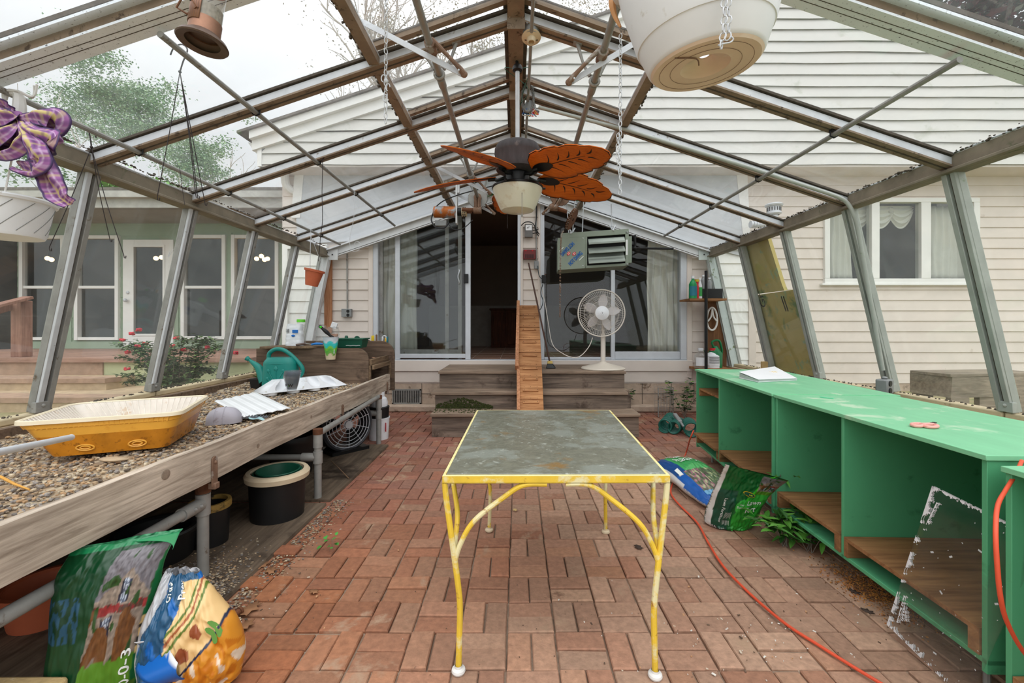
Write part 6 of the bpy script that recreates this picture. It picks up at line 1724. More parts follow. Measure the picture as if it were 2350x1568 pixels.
for k in range(5):
    ang = math.radians(95 + 72 * k)
    e = V(math.cos(ang), math.sin(ang), 0); side = V(-e.y, e.x, 0)
    pit = math.radians(-17); drp = math.radians(6)
    ed = (e * math.cos(drp) - V(0, 0, 1) * math.sin(drp)); sdv = (side * math.cos(pit) - V(0, 0, 1) * math.sin(pit) * -1).normalized()
    nrm = ed.cross(sdv).normalized(); nrm = nrm if nrm.z > 0 else -nrm
    o = fcx + V(0, 0, blade_z) + ed * .175
    cup = lambda x_, y_: o + ed * x_ * 1.10 + sdv * y_ * 1.2 + nrm * (.018 * math.sin(min(1, x_ / .64) * math.pi) - .25 * y_ * y_)
    mb = MB(); pu, pl_ = edgeprof, lowprof
    def ip(prof, x_):
        for (xa, ya), (xb, yb) in zip(prof, prof[1:]):
            if xa <= x_ <= xb: return ya + (yb - ya) * (x_ - xa) / max(1e-6, xb - xa)
        return 0
    mb.grid(lambda u, v: cup(.64 * u, ip(lowprof, .64 * u) + (ip(edgeprof, .64 * u) - ip(lowprof, .64 * u)) * v), 128, 10)
    b_ = mb.build('fan_blade', K['orange'], t, thick=.006)
    mb = MB()                                        # burnt veins on the underside
    def vein(x0, y0, x1, y1, bend, w0):
        pts = []
        for q in range(9):
            s_ = q / 8; x_, y_ = x0 + (x1 - x0) * s_, y0 + (y1 - y0) * s_ + bend * math.sin(s_ * math.pi)
            pts.append((x_, y_, w0 * (math.sin(math.pi * min(1, s_ * .85 + .12))) + .0008))
        for a, b in zip(pts, pts[1:]):
            mb.add([cup(a[0], a[1] - a[2]) - nrm * .0042, cup(b[0], b[1] - b[2]) - nrm * .0042, cup(b[0], b[1] + b[2]) - nrm * .0042, cup(a[0], a[1] + a[2]) - nrm * .0042], [(0, 1, 2, 3)])
    for q in range(5):
        x0 = .14 + q * .082
        vein(x0, .018, x0 + .055, .095 - q * .010, -.012, .006); vein(x0 + .02, -.018, x0 + .085, -.09 + q * .010, .012, .005)
    vein(.12, 0, .46, 0, .0, .0022)
    def edge_line(prof):
        for (xa, ya), (xb, yb) in zip(prof, prof[1:]):
            f = .96
            mb.add([cup(xa, ya) - nrm * .0042, cup(xb, yb) - nrm * .0042, cup(min(.63, xb * .995 + .002), yb * f) - nrm * .0042, cup(xa * .995 + .002, ya * f) - nrm * .0042], [(0, 1, 2, 3)])
    edge_line(edgeprof); edge_line(lowprof)
    mb.build('leaf_veins', K['ink'], b_)
    mb = MB(); r0 = fcx + ed * .08 + V(0, 0, blade_z + .0); mb.tube(smooth_path([r0 - V(0, 0, .01), fcx + ed * .16 + V(0, 0, blade_z - .025), cup(.015, 0) - nrm * .012, cup(.06, 0) - nrm * .010], 4), [.014] * 8 + [.018] * 5, 8)
    mb.grid(lambda u, v: cup(.01 + .17 * u, (.042 * math.sin(math.pi * (u * .93 + .04)) ** .6) * (2 * v - 1)) - nrm * .007, 16, 4)
    mb.build('blade_arm', K['blackmet'], t)
for px, y0, y1, m_ in ((1198, 418, 495, K['galv_dull']), (1164, 480, 523, K['wire'])):
    mb = MB(); p0, p1 = P(px, y0, 3.25 if px > 1190 else 3.5), P(px, y1, 3.2 if px > 1190 else 3.5); mb.tube([p0, p1], .0022, 5); mb.ball(p1, .007 if px > 1190 else .003, (1, 1, 2), 8); mb.build('pull_chain', m_, t)

# ================================================================== ridge conduit, lampholder, junction box with coil
t = thing('ridge_conduit', V(.1, 4, 3.3), 'thin grey conduit running along the ridge beam', 'conduit')
cp = lambda Y: V(.105, Y, 3.30)
mb = MB(); mb.tube([cp(.9), cp(2.93)], .012, 10); mb.tube([cp(3.03), cp(3.84)], .012, 10); mb.tube([cp(3.95), cp(4.9)], .012, 10)
mb.build('conduit_pipe', K['galv_dull'], t)
t = thing('lampholder', cp(2.97), 'cream porcelain lampholder on a round box in the ridge conduit', 'lampholder')
lc = cp(2.975) + V(0, 0, -.005)
M3 = Matrix.Rotation(math.radians(-14), 3, 'X')
mb = MB(); mb.lathe([(.001, .06), (.056, .06), (.058, .0), (.001, 0)], lc, 24); mb.tube([lc + V(-.03, -.055, .05), lc + V(-.03, -.07, .05)], .006, 6); mb.build('round_box', K['grey'], t)
mb = MB(); mb.lathe([(.062, .002), (.066, -.006), (.05, -.014), (.03, -.018), (.027, -.045), (.024, -.05), (.020, -.05), (.018, -.02), (.001, -.02)], lc, 28, M3); mb.m = 1
for q in (-.038, .038): mb.box(lc + M3 @ V(q, .01, -.015), (.014, .006, .006))
mb.build('socket', [K['cream'], K['black']], t)
jb = cp(3.90) + V(.02, 0, -.03)
t = thing('junction_box', jb, 'open grey junction box with coloured wires and a coiled flexible cable below the ridge', 'junction box')
mb = MB(); M3 = Matrix.Rotation(math.pi / 2, 3, 'X'); mb.lathe([(.001, .04), (.052, .04), (.054, -.02), (.048, -.02), (.046, .03), (.001, .03)], jb, 8, M3); mb.tube([jb + V(.04, 0, -.03), jb + V(.08, 0, -.045)], .018, 8); mb.build('box_body', K['grey'], t)
mb = MB()
for k, cc in enumerate((K['redp'], K['yellow'], K['blue'], K['white'], K['black'], K['dgreen'])):
    mb.m = k
    for q in range(3):
        s_ = V(RN.uniform(-.05, .03), -.03, RN.uniform(-.03, .0)); mb.tube(smooth_path([jb + s_, jb + s_ + V(RN.uniform(-.04, .04), -.02, -.06), jb + s_ + V(RN.uniform(-.05, .06), -.02, -.07), jb + s_ + V(RN.uniform(-.03, .05), -.01, -.02)], 5), .0025, 5)
mb.build('loose_wires', [K['redp'], K['yellow'], K['blue'], K['white'], K['black'], K['dgreen']], t)
mb = MB(); hel = []
for k in range(420):
    s_ = k / 420; g = s_ * 6.283 * 1.25 + 1.2
    ctr = jb + V(-.022 + .052 * math.cos(g), -.06 - .02 * s_, .05 + .118 * math.sin(g))
    tg_ = V(-.052 * math.sin(g), 0, .118 * math.cos(g)).normalized(); a = V(0, 1, 0); b = tg_.cross(a); h = k * 1.15
    hel.append(ctr + a * .0105 * math.cos(h) + b * .0105 * math.sin(h))
mb.tube(hel, .0032, 5); mb.tube([hel[0]] + hel[::40], .008, 6) if False else None
mb.tube([jb + V(-.022 + .052 * math.cos(g * .13 + 1.2), -.06, .05 + .118 * math.sin(g * .13 + 1.2)) for g in range(60)], .0095, 8)
mb.build('flexible_cable', K['grey'], t)
mb = MB()
for sg in (-1, 1): mb.tube(smooth_path([fcx + V(.02 * sg, 0, zz(158)), fcx + V(.10 * sg, .05, zz(150)), fcx + V((.09 if sg < 0 else .05), .1, zz(190)), fcx + V(.02 * sg, .25, zz(215))], 5), .0025, 5)
mb.build('thin_wire', K['dgreen'], t)
# conduit bending down the right-hand rafter to the outlet box
t = thing('bent_conduit', V(1.6, 3.8, 2.8), 'long galvanized conduit following the right rafter and bending down the glass wall', 'conduit')
pts = [P(1236, 246, 3.86), P(1444, 300, 3.83), P(1720, 385, 3.80), P(1898, 443, 3.78), P(1940, 462, 3.77), P(1962, 500, 3.76), P(1975, 560, 3.77), P(2026, 850, 3.80)]
pp = [V(p.x, p.y, p.z) for p in pts]
mb = MB(); mb.tube([pp[0], pp[1], pp[2]] + smooth_path(pp[3:7], 6) + [pp[7]], .0165, 12); mb.build('conduit_pipe', K['galv_green'], t)
t = thing('outlet_box', P(2028, 890, 3.72), 'grey metal outlet box with two sockets at the foot of the right glass wall', 'outlet')
ob = P(2030, 887, 3.72)
mb = MB(); mb.box(ob, (.12, .09, .125), .5); mb.tube([ob + V(0, 0, .06), ob + V(0, 0, .085)], .022, 10); mb.build('box_body', K['grey'], t, bev=.012)
mb = MB()
for q in (-.03, .03): mb.tube([ob + Matrix.Rotation(.5, 3, 'Z') @ V(-.02, -.045, q), ob + Matrix.Rotation(.5, 3, 'Z') @ V(-.02, -.052, q)], .024, 14)
mb.build('socket', K['black'], t)

# ================================================================== hanging chains and pots
chain('hanging_chain', [P(886, -30, 2.42), P(885, 278, 2.42)], .038, .0028, K['galv'], 'galvanized chain dangling free left of the ceiling fan', wd=.55)
mb = MB()
for q in ((880, 180), (890, 200), (884, 225)): p = P(q[0], q[1], 2.41); mb.tube([p + V(.012 * math.cos(g * .52), 0, .02 * math.sin(g * .52)) for g in range(10)], .003, 5)
mb.ball(P(886, 186, 2.41), .013, n=8)
tag(mb.build('snap_hook', K['galv']), 'small metal snap hooks bunched on the left hanging chain', 'hook')
chain('hanging_chain', [P(1424, 72, 2.37), P(1423, 445, 2.37)], .034, .0026, K['galv'], 'galvanized chain hanging right of the ceiling fan beside the big planter', wd=.55)
chain('hanging_chain', [P(1419, 300, 2.36), P(1417, 360, 2.35), P(1423, 405, 2.36)], .034, .0026, K['galv'], 'short doubled end of the chain right of the ceiling fan', wd=.55)

pcn = P(1618, 155, 1.12)
t = thing('hanging_planter', pcn, 'big white plastic planter with a stained base hanging near the camera at the top', 'planter')
Mt = Matrix.Rotation(math.radians(-5), 3, 'Y') @ Matrix.Rotation(math.radians(3), 3, 'X')
mb = MB()
mb.lathe([(.128, .004), (.134, .006), (.140, .014), (.158, .062), (.160, .066), (.1625, .066), (.166, .075), (.196, .19), (.205, .25), (.222, .256), (.222, .272), (.214, .275), (.20, .26), (.15, .07), (.12, .02)], pcn, 64, Mt); mb.build('planter_body', K['white'], t)
mb = MB(); mb.lathe([(.134, .0055), (.128, .0), (.060, .002), (.052, .010), (.030, .016), (.018, .030), (.012, .03)], pcn, 56, Mt)
stain = M('stained planter base', S(226, 204, 184), .6, 0, .08, 5, spots=[(S(186, 158, 132), 9, .68), (S(236, 222, 206), 4, .62)])
mb.build('stained_base', stain, t)
mb = MB()
for r_ in (.085, .112): mb.tube([pcn + Mt @ V(r_ * math.cos(g * .1309), r_ * math.sin(g * .1309), .0) for g in range(48)], .0005, 4, closed=True)
mb.tube(smooth_path([pcn + Mt @ V(-.02, -.01, .002), pcn + Mt @ V(-.045, -.05, -.001), pcn + Mt @ V(-.10, -.06, -.001)], 6), .0018, 5); mb.build('base_mark', K['rust'], t)
mb = MB(); mb.tube(smooth_path([P(1410, -30, 1.24), P(1405, 8, 1.24), P(1411, 36, 1.24), P(1424, 62, 1.23)], 5), [.014 - .0007 * k for k in range(16)], 8); mb.build('brown_hanger', M('tan hanger plastic', S(196, 142, 92), .5), t)
chain('planter_chain', [V(P(1664, 0, .93).x, .93, 2.70), P(1662, -40, .93), P(1661, 60, .93), P(1655, 105, .93)], .022, .0016, K['galv'], 'pale chain ending in a hook in front of the big white planter', wd=.6)
chain('planter_chain', [V(P(1672, 0, .935).x, .935, 2.70), P(1671, -40, .935), P(1672, 60, .935), P(1668, 98, .935)], .022, .0016, K['galv'], 'second pale chain beside the hooked one on the big white planter', wd=.6)
mb = MB(); mb.tube(smooth_path([P(1648, 104, .93), P(1662, 100, .93), P(1676, 97, .93), P(1683, 90, .93), P(1678, 84, .93)], 5), .0016, 6)
tag(mb.build('wire_hook', K['galv']), 'thin wire hook joining the two chains under the big planter', 'hook')

# white basket with bow
wc = P(8, 500, 2.26)
t = thing('hanging_basket', wc, 'white plastic hanging basket with swirl grooves below the purple bow', 'hanging basket')
mb = MB(); mb.lathe([(.001, -.10), (.148, -.10), (.156, -.085), (.185, .075), (.198, .078), (.202, .09), (.198, .098), (.186, .096), (.15, -.08)], wc, 48); mb.build('basket_body', K['white'], t)
mb = MB()
for k in range(14):
    g0 = k * .4488; mb.tube([wc + V((.157 + .028 * s_ / 8 * 1.0 + .0005) * math.cos(g0 + s_ * .10), (.157 + .028 * s_ / 8 + .0005) * math.sin(g0 + s_ * .10), -.08 + .15 * s_ / 8) for s_ in range(9)], .0016, 4)
mb.build('swirl_groove', K['grey'], t)
hk = P(38, 222, 2.20)
mb = MB()
for q in (.0, 2.1, 4.2): mb.tube(smooth_path([wc + V(.19 * math.cos(q + 5.6), .19 * math.sin(q + 5.6), .09), hk + V(.01, 0, -.14), hk + V(.006, 0, -.08)], 4), .004, 6)
mb.build('hanger_wire', K['whitedirty'], t)
mb = MB(); mb.tube(smooth_path([hk + V(.008, 0, -.11), hk + V(.015, 0, -.04), hk + V(.005, .0, .012), hk + V(-.05, 0, .02), hk + V(-.06, 0, -.015)], 5), [.03 - .001 * k for k in range(21)], 8)
mb.tube(smooth_path([hk + V(-.04, -.02, .02), hk + V(.03, -.02, .018), hk + V(.09, -.02, -.008), hk + V(.115, -.02, .0), hk + V(.125, -.02, .05)], 5), .005, 6)
mb.tube(smooth_path([hk + V(.03, -.02, .018), hk + V(.085, -.01, -.01), hk + V(.10, -.01, .01), hk + V(.10, -.01, .05)], 5), .005, 6)
mb.build('hanger_hook', K['whitedirty'], t)
bowm = M('plaid ribbon', S(255, 255, 255), .6, 0, .12, 8, vcol=True, trans=.0)
def plaid(u, v):
    a = abs(u - .5) * 2
    col = S(158, 98, 158)
    if a < .14: col = S(206, 188, 124)
    elif a > .88: col = S(72, 52, 96)
    elif .26 < a < .40: col = S(120, 76, 132)
    elif .52 < a < .62: col = S(206, 176, 206)
    k_ = int(v * 44) % 6
    mixc = {0: S(206, 188, 130), 2: S(110, 70, 124), 4: S(206, 176, 208)}.get(k_)
    if mixc and a < .88: col = tuple(.5 * x_ + .5 * y_ for x_, y_ in zip(col[:3], mixc[:3])) + (1,)
    return col
t = thing('ribbon_bow', P(45, 290, 2.15), 'purple and yellow plaid gauze bow tied on the hanging basket hook', 'bow')
kn = P(42, 272, 2.12)
def ribbon(pts, w_, tw=0.0, rip=.012):
    path = smooth_path(pts, 16); mb = MB(); m_ = len(path) - 1
    def fn(u, v):
        k = min(m_, int(v * m_)); a = path[k]; d = (path[min(m_, k + 1)] - path[max(0, k - 1)]).normalized()
        s_ = d.cross(V(math.sin(tw * v), -1, .35 * math.cos(tw * v * 2))).normalized(); n__ = d.cross(s_)
        ww = w_ * (.35 + .65 * min(1, v * 3)) * (min(1, (1 - v) * 3) * .5 + .5)
        return a + s_ * (u - .5) * ww + n__ * (.02 * math.sin(u * 7 + v * 5) * min(1, v * 4)) + V(rip * nz((v * 6, u * 2, tw), 1.5), rip * nz((v * 6, u * 2, tw + 4), 1.5), 0)
    mb.grid(fn, 22, m_, plaid)
    return mb.build('ribbon_loop', bowm, t, thick=.0012)
X_ = lambda px, py, d: P(px, py, 2.12 + d)
ribbon([kn, X_(80, 262, -.06), X_(120, 268, -.04), X_(126, 292, 0), X_(96, 300, .03), kn], .12, .8)
ribbon([kn, X_(70, 300, -.10), X_(118, 318, -.09), X_(120, 335, -.03), X_(80, 322, .02), kn], .11, -.6)
ribbon([kn, X_(14, 262, -.06), X_(-30, 268, -.04), X_(-36, 296, 0), X_(0, 300, .03), kn], .12, .5)
ribbon([kn, X_(14, 300, -.08), X_(-24, 318, -.06), X_(-30, 340, -.02), X_(6, 318, .02), kn], .10, -.9)
ribbon([kn, X_(20, 258, -.02), X_(0, 245, -.03), X_(-16, 240, 0)], .07, 1.2)
ribbon([kn, X_(50, 312, -.10), X_(30, 345, -.11), X_(4, 352, -.06), X_(-10, 345, 0), X_(30, 330, .0), kn], .07, .6)
ribbon([kn, X_(58, 310, -.12), X_(80, 345, -.14), X_(92, 372, -.13), X_(84, 390, -.10), X_(55, 388, -.08), X_(45, 382, -.06)], .09, .3)
ribbon([kn, X_(66, 320, -.08), X_(92, 370, -.10), X_(118, 420, -.09), X_(140, 455, -.08), X_(162, 470, -.06)], .10, .2)
mb = MB(); mb.ball(kn, .028, (1, .8, 1.3), 12); mb.build('bow_knot', M('bow knot', S(140, 92, 142), .7), t)

# wire hangers
def hanger(name, hook, neck, ends, lb, mat_=K['wire'], endhook=True, r=.0024):
    t = thing(name, neck, lb, 'wire hanger')
    mb = MB(); mb.tube(smooth_path(hook + [neck], 6), r * 1.7, 7); mb.ball(neck, .009, n=8); mb.build('hook', mat_, t)
    for e in ends:
        mb = MB(); pth = [neck, neck.lerp(e, .5) + V(.01 * RN.uniform(-1, 1), 0, 0), e]
        mb.tube(smooth_path(pth, 5), r, 5)
        if endhook: mb.tube([e, e + V(.004, 0, -.02), e + V(.012, 0, -.022), e + V(.014, 0, -.006)], r, 5)
        mb.build('strand', mat_, t)
D_ = 2.62
hanger('wire_hanger', [P(391, 126, D_), P(400, 108, D_), P(418, 102, D_), P(430, 115, D_), P(420, 142, D_)], P(413, 165, D_), [P(361, 452, D_ - .1), P(449, 446, D_), P(453, 448, D_ + .05), P(470, 464, D_ + .12)], 'four strand black plant hanger hooked over the upper left pipe')
D_ = 2.76
hanger('wire_hanger', [P(220, 316, D_), P(217, 297, D_), P(208, 294, D_), P(205, 303, D_), P(208, 322, D_)], P(210, 338, D_), [P(113, 568, D_ - .1), P(252, 548, D_ + .1), P(284, 585, D_)], 'brown plant hanger hooked over the lower left pipe by the front mullion')
mb = MB(); D_ = 3.85; mb.tube(smooth_path([P(741, 362, D_), P(739, 440, D_), P(740, 505, D_), P(736, 540, D_), P(731, 600, D_)], 4), .003, 6); mb.tube([P(732, 358, D_), P(738, 368, D_), P(744, 362, D_)], .004, 6)
tag(mb.build('hanging_wire', K['wire']), 'single black wire hanging from the upper left pipe at mid length', 'wire')
mb = MB(); D_ = 4.6; mb.tube(smooth_path([P(813, 440, D_), P(812, 500, D_), P(803, 545, D_), P(806, 574, D_), P(822, 575, D_), P(827, 560, D_), P(817, 554, D_), P(812, 566, D_)], 6), .0022, 5)
tag(mb.build('curled_wire', K['galv']), 'thin white wire ending in a curl by the left gable rafter', 'wire')
mb = MB(); D_ = 3.1; mb.tube(smooth_path([P(405, 384, D_), P(410, 382, D_), P(414, 396, D_), P(418, 430, D_), P(424, 470, D_)], 5), .0018, 5)
tag(mb.build('hanging_wire', K['wire']), 'very thin wire hooked on the lower left pipe near the second mullion', 'wire')
mb = MB(); D_ = 3.4; mb.tube(smooth_path([P(398, 572, D_), P(390, 585, D_), P(386, 590, D_), P(390, 578, D_)], 5), .002, 5)
tag(mb.build('wire_clip', K['galv']), 'small pale wire clip by the second left mullion', 'wire')
# terracotta hanging pot
hp = P(717, 645, 4.75)
t = thing('hanging_pot', hp, 'tilted terracotta coloured plastic pot hanging at the left corner post', 'hanging pot')
Mt = Matrix.Rotation(math.radians(12), 3, 'Y')
mb = MB(); mb.lathe([(.001, -.055), (.062, -.055), (.066, -.04), (.092, .10), (.104, .102), (.106, .125), (.10, .127), (.09, .11), (.06, -.04)], hp, 32, Mt); mb.build('pot_body', K['terra'], t)
mb = MB()
for q in (.4, 2.5, 4.6): mb.tube([hp + Mt @ V(.10 * math.cos(q), .10 * math.sin(q), .125), P(713, 540, 4.72), P(713, 525, 4.72)], .0018, 5)
mb.build('hanger_wire', K['galv'], t)

# bird feeder
bf = P(468, 80, 1.45)
t = thing('bird_feeder', bf, 'copper tube bird feeder with a perch hanging at the top left', 'bird feeder')
Mt = Matrix.Rotation(math.radians(6), 3, 'Y') @ Matrix.Rotation(math.radians(-4), 3, 'X')
q_ = lambda r, z: (r, z)
mb = MB(); mb.lathe([(.05, -.028), (.072, -.034), (.075, -.030), (.068, -.018), (.05, -.006), (.046, .0), (.03, -.006), (.001, -.006)], bf, 40, Mt); mb.build('base_dish', M('tarnished base', S(96, 78, 68), .5, .5, .25, 10), t)
mb = MB(); mb.lathe([(.046, -.004), (.046, .045), (.045, .045), (.045, -.004)], bf, 32, Mt); mb.build('copper_tube', K['copper'], t); mb = MB(); mb.lathe([(.046, .16), (.046, .26), (.045, .26)], bf, 32, Mt); mb.build('copper_tube', M('bright copper', S(206, 148, 120), .3, .8, .15, 8), t)
mb = MB(); mb.lathe([(.0445, .03), (.0445, .17)], bf, 32, Mt); mb.build('clear_tube', K['clear'], t)
mb = MB(); mb.lathe([(.001, .03), (.043, .03), (.043, .09), (.001, .09)], bf, 24, Mt); mb.build('seed', M('bird seed', S(150, 140, 124), .9, 0, .4, 60), t)
mb = MB()
for k in range(9):
    g0, g1 = math.pi + .55 + (k - 1) * .16, math.pi + .55 + k * .16
    mb.add([bf + Mt @ V(.0475 * math.cos(g), .0475 * math.sin(g), z_) for g, z_ in ((g0, .025), (g1, .025), (g1, .135), (g0, .135))], [(0, 1, 2, 3)])
mb.build('copper_plate', K['copper'], t, thick=.002)
ho = bf + Mt @ V(.050 * math.cos(4.25), .050 * math.sin(4.25), .10)
mb = MB(); dd = V(math.cos(4.25), math.sin(4.25), 0); mb.lathe([(.001, .0), (.017, .0), (.019, -.004)], ho, 20, Matrix.Rotation(math.pi / 2, 3, 'X') @ Matrix.Rotation(0, 3, 'Z')); mb.build('feeding_port', K['black'], t)
mb = MB(); s_ = V(dd.y, -dd.x, 0)
mb.tube([ho + V(0, 0, -.055) + s_ * .026, ho + V(0, 0, -.05) + dd * .03 + s_ * .03, ho + V(0, 0, -.02) + dd * .032 - s_ * .028, ho + V(0, 0, -.045) - s_ * .026, ho + V(0, 0, -.055) + s_ * .026], .0035, 6)
mb.beam(ho + V(0, 0, .045) - s_ * .035 + dd * .012, ho + V(0, 0, .045) + s_ * .035 + dd * .012, .03, .003); mb.build('perch', K['copper'], t)
mb = MB(); mb.tube([bf + Mt @ V(0, 0, .26), V(bf.x, bf.y, 2.9)], .002, 5); mb.build('hanging_wire', K['wire'], t)

# ================================================================== grey unit heater
D_ = 5.75
t = thing('unit_heater', P(1368, 580, 5.95), 'grey green hanging gas heater with printed blue HOT DAWG lettering and open louvres', 'heater')
q = {n: P(*c, D_) for n, c in dict(tl=(1279 + 1, 548), tr=(1443, 533), br=(1443, 616), bl=(1279, 621)).items()}
q = dict(tl=P(1283, 541, D_), tr=P(1443, 532, D_ - .06), br=P(1443, 616, D_ - .06), bl=P(1279, 621, D_))
q['bl'].x = q['tl'].x = P(1280, 0, D_).x
fx = (q['br'] - q['bl']); LW = fx.length; fx.normalize(); fz = V(0, 0, 1); fy = fz.cross(fx).normalized(); fy = fy if fy.y > 0 else -fy
O = q['bl'].copy(); O.z = P(0, 620, D_).z; HH = P(0, 536, D_).z - O.z
hp_ = lambda a, b, c_=0: O + fx * a + fz * b + fy * c_ + V(0, 0, .030 * a / LW)
def hbox(mb, a0, a1, b0, b1, c0, c1): mb.hexa([hp_(a0, b0, c0), hp_(a1, b0, c0), hp_(a1, b0, c1), hp_(a0, b0, c1)], [hp_(a0, b1, c0), hp_(a1, b1, c0), hp_(a1, b1, c1), hp_(a0, b1, c1)])
mb = MB(); hbox(mb, 0, .36, 0, HH - .06, 0, .02); hbox(mb, .36, .385, .0, HH - .05, 0, .02); hbox(mb, .36, LW, 0, .035, 0, .02); hbox(mb, LW - .045, LW, 0, HH - .03, 0, .02); hbox(mb, .04, LW, HH - .07, HH, 0, .02)
hbox(mb, 0, LW, 0, .012, .02, .42); hbox(mb, .04, LW, HH - .012, HH, .02, .42); hbox(mb, 0, .012, 0, HH - .06, .02, .42); hbox(mb, LW - .012, LW, 0, HH, .02, .42); hbox(mb, 0, LW, 0, HH - .04, .41, .42); hbox(mb, LW, LW + .05, .04, HH - .09, .05, .3)
mb.build('casing', K['heater'], t, bev=.004)
mb = MB(); hbox(mb, .37, LW - .03, .02, HH - .05, .10, .11); mb.build('dark_interior', K['black'], t)
lm = M('louvre grey', S(150, 158, 150), .35, .3, .06, 5)
for k, (b, tl, c_) in enumerate(((.345, .045, .0), (.225, .07, .0), (.155, .05, .05), (.095, .05, .0))):
    mb = MB(); c0, c1 = hp_(.40, b, c_ - .01), hp_(LW - .052, b, c_ - .01)
    mb.beam(c0, c1, .10, .008, (fz * math.cos(.9) + fy * math.sin(.9) * -1)); mb.beam(c0 + fz * -.03 - fy * .035, c1 + fz * -.03 - fy * .035, .006, .028, fz); mb.build('louvre', lm, t, bev=.004)
for k, (sgn_, o_) in enumerate(((1, hp_(.225, .145, -.004)), (-1, hp_(.132, .262, -.004)))):
    dirx = (fx * .72 + fz * .69).normalized() * sgn_; diry = (fz * .72 - fx * .69).normalized() * sgn_
    mb = MB(); put_text(mb, 'HOT DAWG', .072, plane_fn(o_ + diry * -.012, dirx, diry), bold=.002, sx=.56); mb.build('blue_lettering', K['blue'], t)
    mb = MB(); ctr = o_ + diry * .046 + dirx * .030
    pg = [ctr + dirx * a + diry * b for a, b in ((-.024, -.014), (.008, -.022), (.028, -.006), (.024, .015), (-.004, .023), (-.026, .010))]
    mb.prism(pg, -fy * .002); mb.m = 1
    for s_ in (-.012, .010): mb.beam(ctr - dirx * .016 + diry * s_ * .7 - fy * .004, ctr + dirx * .016 + diry * (s_ * .7 + .003) - fy * .004, .002, .005, diry)
    mb.build('red_emblem', [K['redp'], K['letterw']], t)
    mb = MB(); c0 = o_ - diry * .062 + dirx * .02; mb.beam(c0, c0 + dirx * .075, .003, .008, diry); mb.build('white_stripe', K['letterw'], t)
mb = MB(); hbox(mb, LW - .036, LW - .016, .14, .34, -.004, -.001); mb.build('side_label', K['paperw'], t)
mb = MB()
for a, b in ((.33, .035), (.33, HH - .085), (LW - .022, .02), (LW - .022, HH - .045)): mb.ball(hp_(a, b, -.003), .008, n=8)
for a in (.17, LW - .20): mb.ball(hp_(a, HH - .005, -.004), .014, n=8)
mb.build('screw', K['galv'], t)
for a, xx in ((.15, -.03), (.2, .05), (.33, .03), (LW - .2, .0)):
    mb = MB(); mb.tube([hp_(a, HH, .1), V(hp_(a, 0).x + xx, hp_(a, 0, .12).y, ZR(hp_(a, 0).x) - .05)], .006, 6); mb.build('hanger_rod', K['alu'], t)
for a in (.19, LW - .20):
    for s_ in (-.04, .04): mb = MB(); mb.tube([hp_(a, HH, .04), hp_(a + s_, HH + .07, .06)], .008, 6); mb.build('hanger_clip', K['alu'], t)
mb = MB(); mb.tube([P(1457, 540, 6.2), P(1457, 568, 6.2)], .018, 10); mb.tube([P(1457, 570, 6.2), P(1545, 571, 6.25)], .016, 10); mb.ball(P(1457, 570, 6.2), .028, n=10)
tag(mb.build('gas_pipe', K['blackmet']), 'black gas pipe with an elbow beside the hanging heater', 'pipe')

# ================================================================== pedestal fan, broom, boxes on the wall
fb = V((1384 - CX) * 6.0 / F, 6.0, .719)
t = thing('pedestal_fan', fb, 'white pedestal fan with a round wire guard on the top step', 'fan')
mb = MB(); mb.lathe([(.001, .001), (.295, .0), (.30, .012), (.29, .024), (.20, .048), (.09, .075), (.05, .088), (.034, .10), (.001, .10)], fb, 48); mb.build('base', M('aged fan base', S(212, 202, 188), .5, 0, .05, 5), t)
hd = V((1378 - CX) * 6.0 / F, 5.93, 1.33 - (719 - CY) * 6.0 / F)
wfan = M('fan white', S(214, 206, 196), .5, 0, .05, 5)
mb = MB(); mb.tube([fb + V(0, 0, .09), V(fb.x, 6.0, hd.z - .28)], .033, 16); mb.tube([V(fb.x, 6.0, hd.z - .3), V(fb.x, 6.02, hd.z - .05)], .022, 12); mb.build('pole', wfan, t)
M3 = Matrix.Rotation(math.pi / 2, 3, 'X')
mb = MB(); mb.lathe([(.001, -.18), (.06, -.17), (.085, -.10), (.085, -.02), (.05, .0)], hd, 24, M3); mb.build('motor', wfan, t)
RG = .318
mb = MB()
for s_ in (1, -1):
    for r_ in (.16, .235, .29): mb.tube([hd + V(r_ * math.cos(g * .1309), -s_ * .055 * (1 - (r_ / RG) ** 2) , r_ * math.sin(g * .1309)) for g in range(48)], .0018, 4, closed=True)
    for k in range(72):
        g = k * math.pi / 36
        mb.tube([hd + V(r_ * math.cos(g + .25 * (r_ / RG)), -s_ * (.055 * (1 - (r_ / RG) ** 2)), r_ * math.sin(g + .25 * (r_ / RG))) for r_ in (.09, .16, .24, RG)], .0016, 4)
mb.tube([hd + V(RG * math.cos(g * .1309), 0, RG * math.sin(g * .1309)) for g in range(48)], .009, 8, closed=True)
mb.build('wire_guard', wfan, t)
mb = MB(); mb.lathe([(.001, .066), (.022, .068), (.026, .064), (.045, .062), (.05, .058), (.085, .055), (.095, .048), (.09, .04)], hd, 32, M3); mb.m = 1; mb.lathe([(.001, .070), (.006, .070), (.006, .066)], hd, 8, M3); mb.build('badge', [K['white'], K['black']], t)
fbm = M('fan blade', S(200, 196, 198), .4, 0, .04, 4)
for k in range(5):
    g = math.radians(82 + 72 * k); e = V(math.cos(g), 0, math.sin(g)); s_ = V(-e.z, 0, e.x)
    mb = MB(); mb.grid(lambda u, v: hd + e * (.075 + .195 * v) + s_ * (u - .5) * .12 * math.sin(math.pi * (v * .88 + .12)) ** .7 + V(0, .02 + (u - .5) * .05, 0), 8, 12); mb.build('fan_blade', fbm, t, thick=.003)
mb = MB()
